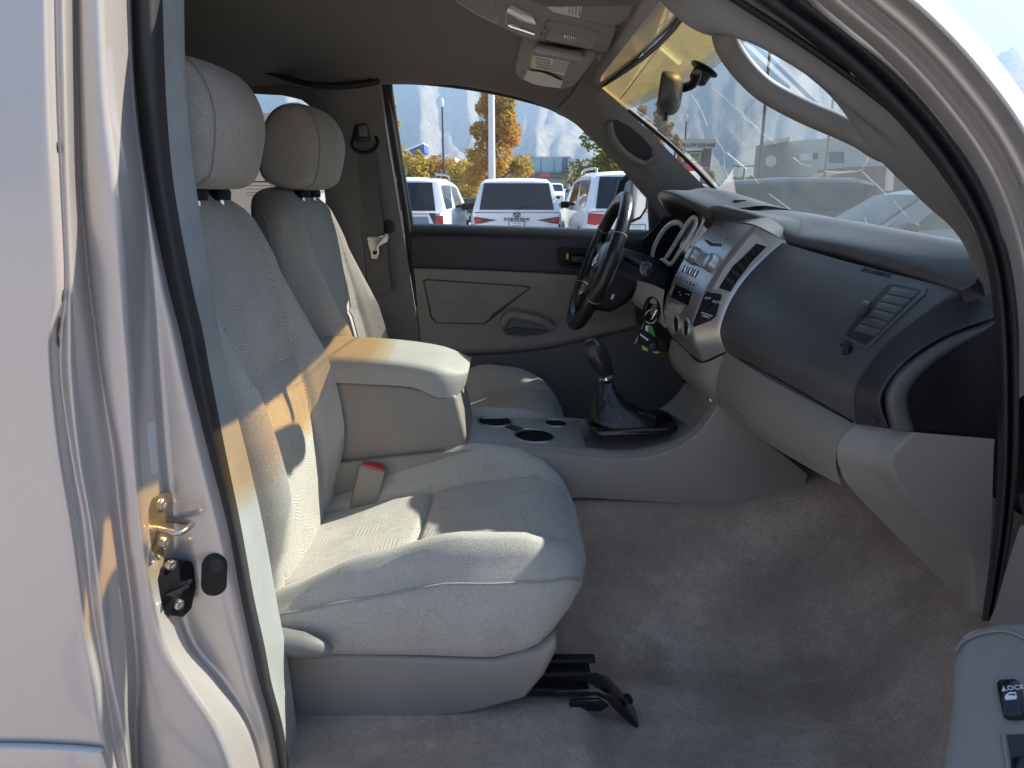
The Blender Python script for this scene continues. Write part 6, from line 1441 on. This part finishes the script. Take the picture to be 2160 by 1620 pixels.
# plaza sign
ps = thing('plaza_sign', 'tall brown roadside sign with pale header lettered PAPILLON SQUARE', 'sign', at(1475, 350, 70)); dS = 70
def sg(nm, pts, m, th=.25, d=dS): return prism(nm, [V(xat(x, y, d), CAM.y + d, hgt(y, d)) for x, y in pts], V(0, th, 0), m, ps)
sg('header', [(1430, 293), (1511, 293), (1507, 313), (1430, 313)], M['stucco'], .6)
sg('pillar', [(1486, 313), (1502, 313), (1494, 388), (1478, 388)], M['brown'], .5, dS + .1); sg('pillar_band', [(1482, 353), (1496, 353), (1495, 355), (1481, 355)], M['stucco'], .3, dS - .1)
sg('pillar', [(1430, 313), (1440, 313), (1440, 388), (1430, 388)], M['brown'], .5, dS + .1)
sg('sign_panel', [(1440, 318), (1485, 317), (1479, 350), (1440, 352)], mat('sign_blue', (.04, .10, .18), .6), .3, dS + .05); sg('yellow_tag', [(1446, 330), (1456, 322), (1480, 321), (1476, 341), (1452, 345)], M['yellow'], .1, dS - .06); sg('red_panel', [(1440, 347), (1478, 345), (1474, 360), (1440, 362)], M['redsign'], .1, dS - .04)
text('header_lettering', 'PAPILLON SQUARE', V(xat(1424, 309, dS), CAM.y + dS - .03, hgt(309.5, dS)), (1, 0, 0), (0, 0, 1), .44, M['ink'], ps, ext=.03, bold=.006)
text('tag_lettering', 'BEST', V(xat(1456, 331, dS), CAM.y + dS - .1, hgt(331.5, dS)), (1, 0, .03), (0, 0, 1), .42, M['ink'], ps, ext=.02, bold=.012)
text('tag_lettering', 'BUY', V(xat(1456, 340, dS), CAM.y + dS - .1, hgt(340.5, dS)), (1, 0, .03), (0, 0, 1), .42, M['ink'], ps, ext=.02, bold=.012)
# grass island and kerb across the lot
M['grass'] = mat('lawn', (.10, .17, .035), .95, var=.3, vscale=2)
o = prism('grass_island', [V(4.5, 64, .02), V(14, 64, .02), V(14, 70, .02), V(4.5, 70, .02)], V(0, 0, .16), M['grass'], None); tag(o, kind='structure')
o = prism('kerb', [V(4.3, 63.6, .01), V(14.2, 63.6, .01), V(14.2, 64.0, .01), V(4.3, 64.0, .01)], V(0, 0, .15), M['conc'], None); tag(o, kind='structure')

# ================================================================== cars
M['carw'] = mat('white_car_paint', (.76, .77, .78), .28, coat=.6, coat_rough=.05); M['cargl'] = mat('tinted_glass', (.018, .022, .026), .06, spec=.4)
M['carg'] = mat('grey_car_paint', (.20, .22, .24), .3, metal=.5, coat=.6, coat_rough=.05); M['cark'] = mat('black_car_paint', (.014, .015, .018), .22, coat=.7, coat_rough=.05); M['cars'] = mat('silver_car_paint', (.5, .52, .54), .3, metal=.5, coat=.5)
M['carb'] = mat('dark_blue_grey_paint', (.03, .036, .042), .28, metal=.3, coat=.6); M['tail'] = mat('tail_lamp_red', (.42, .012, .018), .15, coat=.5); M['taild'] = mat('tail_lamp_dark', (.06, .012, .016), .15, coat=.5); M['headl'] = mat('head_lamp', (.6, .62, .65), .1); M['tire'] = mat('tire', (.02, .02, .02), .85); M['reflr'] = M['tail']
def car(label, cat, loc, rotz, paint, L=4.9, W=1.95, H=1.75, kind='suv', group='cars parked in the lot', tail='suv', plate=True, word=None, rack=False, detail=True, tumble=.20):
    t = thing('parked_car', label, cat, (0, 0, 0), group); parts = []
    hw = W / 2; zb = H * .60; bt_ = .34
    if kind == 'suv': st_ = [(0.0, zb * 1.02, zb), (.06, zb + .10, zb), (.34, H - .07, zb), (.62, H, zb), (L * .40, H + .01, zb), (L * .60, H - .05, zb - .01), (L * .66, H - .13, zb - .02), (L * .80, zb + .10, zb - .05), (L * .93, zb - .08, zb - .18), (L, zb - .30, zb - .34)]
    elif kind == 'pickup': st_ = [(0.0, zb * .98, zb * .97), (.05, zb, zb * .98), (L * .34, zb, zb * .98), (L * .36, zb + .06, zb), (L * .40, H - .05, zb), (L * .46, H, zb), (L * .58, H - .02, zb), (L * .64, H - .10, zb), (L * .74, zb + .08, zb), (L * .94, zb - .02, zb - .06), (L, zb - .25, zb - .28)]
    else: st_ = [(0.0, zb * .95, zb * .9), (.10, zb + .02, zb), (.55, zb + .06, zb), (1.15, H - .08, zb), (1.6, H, zb), (L * .52, H - .02, zb), (L * .58, H - .08, zb), (L * .74, zb + .04, zb - .03), (L * .93, zb - .14, zb - .2), (L, zb - .30, zb - .34)]
    def sect(y, zt, zbl):
        k = 1.0 - .10 * max(0, 1 - y / .25) ** 2 - .12 * max(0, (y - L + .7) / .7) ** 2
        w = hw * k; up = max(0.0, (zt - zbl) / max(.01, H - zb)); wt = w * (1 - tumble * min(1, up)); e = .03 + .05 * min(1, up)
        pr = [(0, bt_ - .06), (w * .8, bt_ - .06), (w * .97, bt_), (w * 1.0, .55), (w * 1.0, zbl * .82), (w * .985, zbl - .02), (w * .965, zbl), (lerp(w * .965, wt, .5), lerp(zbl, zt, .5)), (wt + .03, zt - e), (wt - .06, zt - .012), (wt * .5, zt + .012), (0, zt + .016)]
        return [V(x, y, z) for x, z in pr]
    ys_ = []
    secs = [sect(*s) for s in st_]
    prof = []
    for i in range(len(secs) - 1):
        for k in range(3): prof.append([a.lerp(b, k / 3) for a, b in zip(secs[i], secs[i + 1])])
    prof.append(secs[-1])
    rings = [r + [V(-p.x, p.y, p.z) for p in r[-2:0:-1]] for r in prof]
    parts.append(fin('body', loft_rings(rings), paint, t, ang=34))
    def side_pt(y, f, sgn_, o=.006):
        for i in range(len(st_) - 1):
            if st_[i][0] <= y <= st_[i + 1][0]:
                q = (y - st_[i][0]) / (st_[i + 1][0] - st_[i][0]); s_ = [a.lerp(b, q) for a, b in zip(secs[i], secs[i + 1])]; break
        a, b, c = s_[6], s_[7], s_[8]; p = a.lerp(b, f * 2) if f < .5 else b.lerp(c, f * 2 - 1)
        return V((p.x + o) * sgn_, p.y, p.z)
    if kind == 'suv': wins = [(.50, .95, .35, .62), (1.02, L * .40, .35, 1.42), (L * .42, L * .60, L * .42, L * .72)]
    elif kind == 'pickup': wins = [(L * .405, L * .47, L * .395, L * .48), (L * .49, L * .61, L * .49, L * .69)]
    else: wins = [(1.25, L * .38, 1.0, L * .38), (L * .40, L * .53, L * .40, L * .64)]
    for sg_ in (-1, 1):
        for a, b, a0, b0 in wins:
            bm = bmesh.new(); n_ = 5
            lo = [side_pt(lerp(a0 if kind != 'suv' else min(a0 + .18, a), b0, k / n_), .12, sg_) for k in range(n_ + 1)]; hi = [side_pt(lerp(a, b, k / n_), .88, sg_) for k in range(n_ + 1)]
            grid_bm([lo, hi], bm=bm); parts.append(fin('side_window', bm, M['cargl'], t))
        for yw in (L * .19, L * .81):
            wv = thing_part = lathe('wheel', [(.30, -.02), (.36, .0), (.37, .06), (.36, .17), (.30, .19), (0, .19)], V(sg_ * (hw - .20), yw, .37), (sg_, 0, 0), M['tire'], t, seg=24); parts.append(wv)
            rmm = lathe('rim', [(.24, 0), (.25, .02), (.20, .012), (.07, .02), (0, .025)], V(sg_ * (hw - .008), yw, .37), (sg_, 0, 0), M['cars'], None, seg=20); rmm.parent = wv; parts.append(rmm)
        # black ring stands in for the shadow inside the wheel arch
            parts.append(lathe('wheel_arch_shadow', [(.36, 0), (.42, .004), (.42, .012), (.36, .012)], V(sg_ * (hw - .002), yw, .39), (sg_, 0, 0), M['black'], t, seg=24))
        ym = L * .64; parts.append(box('mirror', (.20, .12, .15), V(sg_ * (hw + .06), ym, zb + .08), M['black'] if detail else paint, t, bev=.04, seg=3))
        if rack: parts.append(tube('roof_rail', spl([V(sg_ * hw * .72, .55, H), V(sg_ * hw * .72, .75, H + .07), V(sg_ * hw * .72, L * .5, H + .08), V(sg_ * hw * .72, L * .58, H + .01)], 4), .022, M['cark'] if rack == 2 else M['cars'], t, seg=8))
    if kind in ('suv', 'sedan', 'pickup'):
        # back glass
        if kind == 'suv': ya, za, yb, zb_2, wa, wb_ = .035, zb + .06, .31, H - .10, hw * .80, hw * .70
        elif kind == 'sedan': ya, za, yb, zb_2, wa, wb_ = .62, zb + .10, 1.08, H - .13, hw * .80, hw * .66
        else: ya, za, yb, zb_2, wa, wb_ = L * .357, zb + .10, L * .392, H - .11, hw * .82, hw * .74
        rows = []
        for f in range(5):
            q = f / 4; y_ = lerp(ya, yb, q); z_ = lerp(za, zb_2, q)
            rows.append([V(lerp(wa, wb_, q) * u, y_ - .020 - .012 * (1 - u * u), z_ + .004) for u in (-1, -.85, -.4, 0, .4, .85, 1)])
        bm, _ = grid_bm(rows); thicken(bm, .01); parts.append(fin('rear_window', bm, M['cargl'], t, ang=60))
    ybk = -.006
    def bp(nm, pts, m, th=.03, y=ybk, bev=.004): o = prism(nm, [V(x, y, z) for x, z in pts], V(0, th, 0), m, t, bev=bev); parts.append(o); return o
    for sg_ in (-1, 1):
        if tail == 'sienna':
            bp('tail_lamp', [(sg_ * x, z) for x, z in ((hw * .42, zb - .155), (hw * .66, zb - .12), (hw * .90, zb - .085), (hw * .93, zb - .12), (hw * .90, zb - .235), (hw * .76, zb - .225), (hw * .60, zb - .19))], M['taild'], .06, -.012)
            bp('tail_lamp', [(sg_ * x, z) for x, z in ((hw * .76, zb - .12), (hw * .905, zb - .095), (hw * .92, zb - .15), (hw * .885, zb - .225), (hw * .76, zb - .205))], M['tail'], .06, -.020)
            bp('corner_crease', [(sg_ * x, z) for x, z in ((hw * .90, zb - .24), (hw * .935, zb - .24), (hw * .955, .55), (hw * .925, .55))], M['black'], .03, .004)
        elif tail == 'tall':
            bp('tail_lamp', [(sg_ * x, z) for x, z in ((hw * .80, zb - .02), (hw * .95, zb - .03), (hw * .96, zb - .36), (hw * .84, zb - .36), (hw * .80, zb - .18))], M['tail'], .06, -.012)
            bp('tail_trim', [(sg_ * x, z) for x, z in ((hw * .66, zb + .02), (hw * .80, zb + .02), (hw * .82, zb - .40), (hw * .76, zb - .20))], M['cark'], .05, -.010)
        elif tail == 'wide':
            bp('tail_lamp', [(sg_ * x, z) for x, z in ((hw * .45, zb - .06), (hw * .94, zb - .02), (hw * .96, zb - .22), (hw * .80, zb - .25), (hw * .45, zb - .13))], M['tail'], .06, -.014)
        else:
            bp('tail_lamp', [(sg_ * x, z) for x, z in ((hw * .78, zb - .05), (hw * .95, zb - .05), (hw * .95, zb - .30), (hw * .80, zb - .30))], M['tail'], .05, -.012)
    bp('bumper', [(-hw * .92, .36), (hw * .92, .36), (hw * .94, .52), (hw * .90, .62), (-hw * .90, .62), (-hw * .94, .52)], paint, .10, -.07, .02)
    if plate:
        bp('plate_frame', [(-.17, .70), (.17, .70), (.17, .88), (-.17, .88)], M['black'], .012, -.022, .002); bp('license_plate', [(-.155, .712), (.155, .712), (.155, .868), (-.155, .868)], M['white'], .006, -.028, .002)
        for zz in (.83, .78, .735): bp('plate_line', [(-.09, zz), (.09, zz), (.09, zz + .012), (-.09, zz + .012)], M['inkg'], .004, -.030, 0)
    if word:
        o = text('model_lettering', ' '.join(word), V(0, -.022, zb - .165), (1, 0, 0), (0, 0, 1), .085, M['ink'], t, ext=.006, align='CENTER', bold=.002)
        for v in o.data.vertices: v.co.x *= 1.35
        parts.append(o)
        for rx, ry, dz in ((.075, .05, 0), (.028, .045, .004), (.052, .022, .018)):
            parts.append(oval(V(0, -.024, zb - .045 + dz), rx, ry, .007, M['ink'], t, V(0, 0, 1), V(1, 0, 0)))
        bp('garnish', [(-.26, .915), (.26, .915), (.24, .93), (-.24, .93)], M['inkg'], .01, -.018, 0)
        parts.append(tube('rear_wiper', [V(.0, -.03, zb + .08), V(.16, .03, zb + .14), V(.34, .05, zb + .16)], .010, M['black'], t, seg=6))
        parts.append(prism('antenna_fin', [V(.02, .9, H + .01), V(.02, 1.08, H + .01), V(.02, .92, H + .10), V(.02, .88, H + .09)], V(.02, 0, 0), M['black'], t))
    # front: lamps, grille, windshield
    for sg_ in (-1, 1): parts.append(prism('head_lamp', [V(sg_ * hw * .55, L - .02, zb - .36), V(sg_ * hw * .86, L - .06, zb - .32), V(sg_ * hw * .86, L - .05, zb - .44), V(sg_ * hw * .55, L + .0, zb - .46)], V(0, .035, 0), M['headl'], t))
    parts.append(prism('grille', [V(-hw * .5, L - .02, zb - .38), V(hw * .5, L - .02, zb - .38), V(hw * .45, L + .0, zb - .66), V(-hw * .45, L + .0, zb - .66)], V(0, .03, 0), M['black'], t))
    i0 = {'suv': 6, 'pickup': 7, 'sedan': 6}[kind]; a, b = secs[i0], secs[i0 + 1]
    rows = []
    for q in (.04, .5, .96):
        c = [x.lerp(y, q) for x, y in zip(a, b)]; rows.append([V(c[9].x * u * .96, c[9].y + .02, c[10].z + .012 - .02 * abs(u) ** 3) for u in (-1, -.5, 0, .5, 1)])
    bm, _ = grid_bm(rows); parts.append(fin('windshield', bm, M['cargl'], t))
    for o in parts: o.matrix_parent_inverse = Matrix.Identity(4)
    t.location = loc; t.rotation_euler = (0, 0, rotz)
    return t
car('white minivan lettered SIENNA parked tail towards us', 'minivan', at(1090, 430, 15.6), R(1), M['carw'], 5.1, 1.99, 1.76, 'suv', tail='sienna', word='SIENNA', tumble=.27)
suv_l = car('white sport utility vehicle with tall red tail lamps at the left of the driver window', 'car', V(xat(836, 430, 14.6), CAM.y + 14.6, 0), R(-3), M['carw'], 4.8, 1.95, 1.76, 'suv', tail='tall', rack=2, plate=False)
car('white sport utility vehicle with wide red tail lamps behind the steering wheel', 'car', V(xat(1345, 430, 13.9), CAM.y + 13.9, 0), R(2), M['carw'], 4.9, 1.98, 1.86, 'suv', tail='wide', rack=1)
car('black pickup parked crosswise between the left car and the minivan', 'pickup', at(1035, 420, 38), R(90), M['cark'], 5.8, 2.0, 1.95, 'pickup', plate=False, detail=False)
car('grey truck facing us beside the grass island', 'car', at(1222, 420, 69) + V(0, 5.5, 0), R(180), M['carg'], 5.3, 2.0, 1.9, 'suv', plate=False, detail=False)
car('white van parked far off right of the minivan roof', 'van', at(1172, 400, 78) + V(0, 5, 0), R(180), M['carw'], 5.3, 2.0, 2.4, 'suv', plate=False, detail=False)
car('silver car parked far off, left of the grey truck', 'car', at(1200, 400, 84) + V(0, 5, 0), R(180), M['cars'], 4.8, 1.95, 1.8, 'suv', plate=False, detail=False)
car('white pickup parked far off under the small orange tree', 'car', at(1246, 395, 90) + V(0, 5, 0), R(180), M['carw'], 5.3, 2.0, 2.0, 'suv', plate=False, detail=False)
car('dark blue grey wagon parked ahead, left in the windshield', 'car', V(7.4, 13.3, 0), R(84), M['carb'], 4.9, 2.0, 1.74, 'suv', plate=False)
car('blue grey sedan parked ahead, right in the windshield', 'car', V(8.6, 9.3, 0), R(90), M['carg'], 4.8, 1.85, 1.52, 'sedan', plate=False)
car('red car peeking out beside the far pillar through the windshield', 'car', at(1500, 400, 24), R(100), mat('red_car_paint', (.45, .03, .04), .3, coat=.5), 4.7, 1.9, 1.72, 'suv', plate=False, detail=False)
o = prism('tailgate_panel', [V(-.62, -.020, 1.00), V(.62, -.020, 1.00), V(.66, -.020, .80), V(.60, -.020, .66), V(-.60, -.020, .66), V(-.66, -.020, .80)], V(0, .02, 0), M['carg'], suv_l, bev=.004); o.matrix_parent_inverse = Matrix.Identity(4)
for k, (z_, w_) in enumerate(((.95, .16), (.905, .10), (.86, .06), (.80, .12), (.765, .20))):
    o = prism('tailgate_marking', [V(.10 - w_, -.024, z_), V(.10 + w_, -.024, z_), V(.10 + w_, -.024, z_ + .018), V(.10 - w_, -.024, z_ + .018)], V(0, .003, 0), M['white'], suv_l); o.matrix_parent_inverse = Matrix.Identity(4)
# added fence behind the cars ahead, stands in for reflected vertical strokes
fz = thing('reflection_fence', 'added black picket fence behind the cars ahead, imitating reflected vertical strokes', 'fence', V(14, 20, 0)); fm = M['poled']
f0_, f1_ = V(9.5, 16.2, 0), V(22.0, 9.5, 0)
tube('rail', [f0_ + V(0, 0, 1.25), f1_ + V(0, 0, 1.25)], .025, fm, fz, seg=6); tube('rail', [f0_ + V(0, 0, .2), f1_ + V(0, 0, .2)], .025, fm, fz, seg=6)
pk = None
for k in range(70):
    c = f0_.lerp(f1_, k / 69)
    if pk is None: pk = fin('picket', tube_bm([V(0, 0, .05), V(0, 0, 1.4)], .012, 5), fm, None); o = pk
    else: o = pk.copy(); link(o)
    o.parent = fz; o.matrix_parent_inverse = Matrix.Translation(-fz.location); o.location = c

# ================================================================== haze
hz_ = box_bm((15000, 15000, 721), (0, 0, 359.5)); 
mh = bpy.data.materials.new('haze_air'); mh.use_nodes = True; mh.node_tree.nodes.clear()
ho = mh.node_tree.nodes.new('ShaderNodeOutputMaterial'); pv_ = mh.node_tree.nodes.new('ShaderNodeVolumePrincipled')
pv_.inputs['Color'].default_value = (.50, .70, 1.0, 1); pv_.inputs['Density'].default_value = HAZE; pv_.inputs['Anisotropy'].default_value = 0.2
mh.node_tree.links.new(pv_.outputs[0], ho.inputs['Volume'])
if HAZE > 0:
    hzo = fin('haze', hz_, mh, None, smooth=False); tag(hzo, kind='stuff')
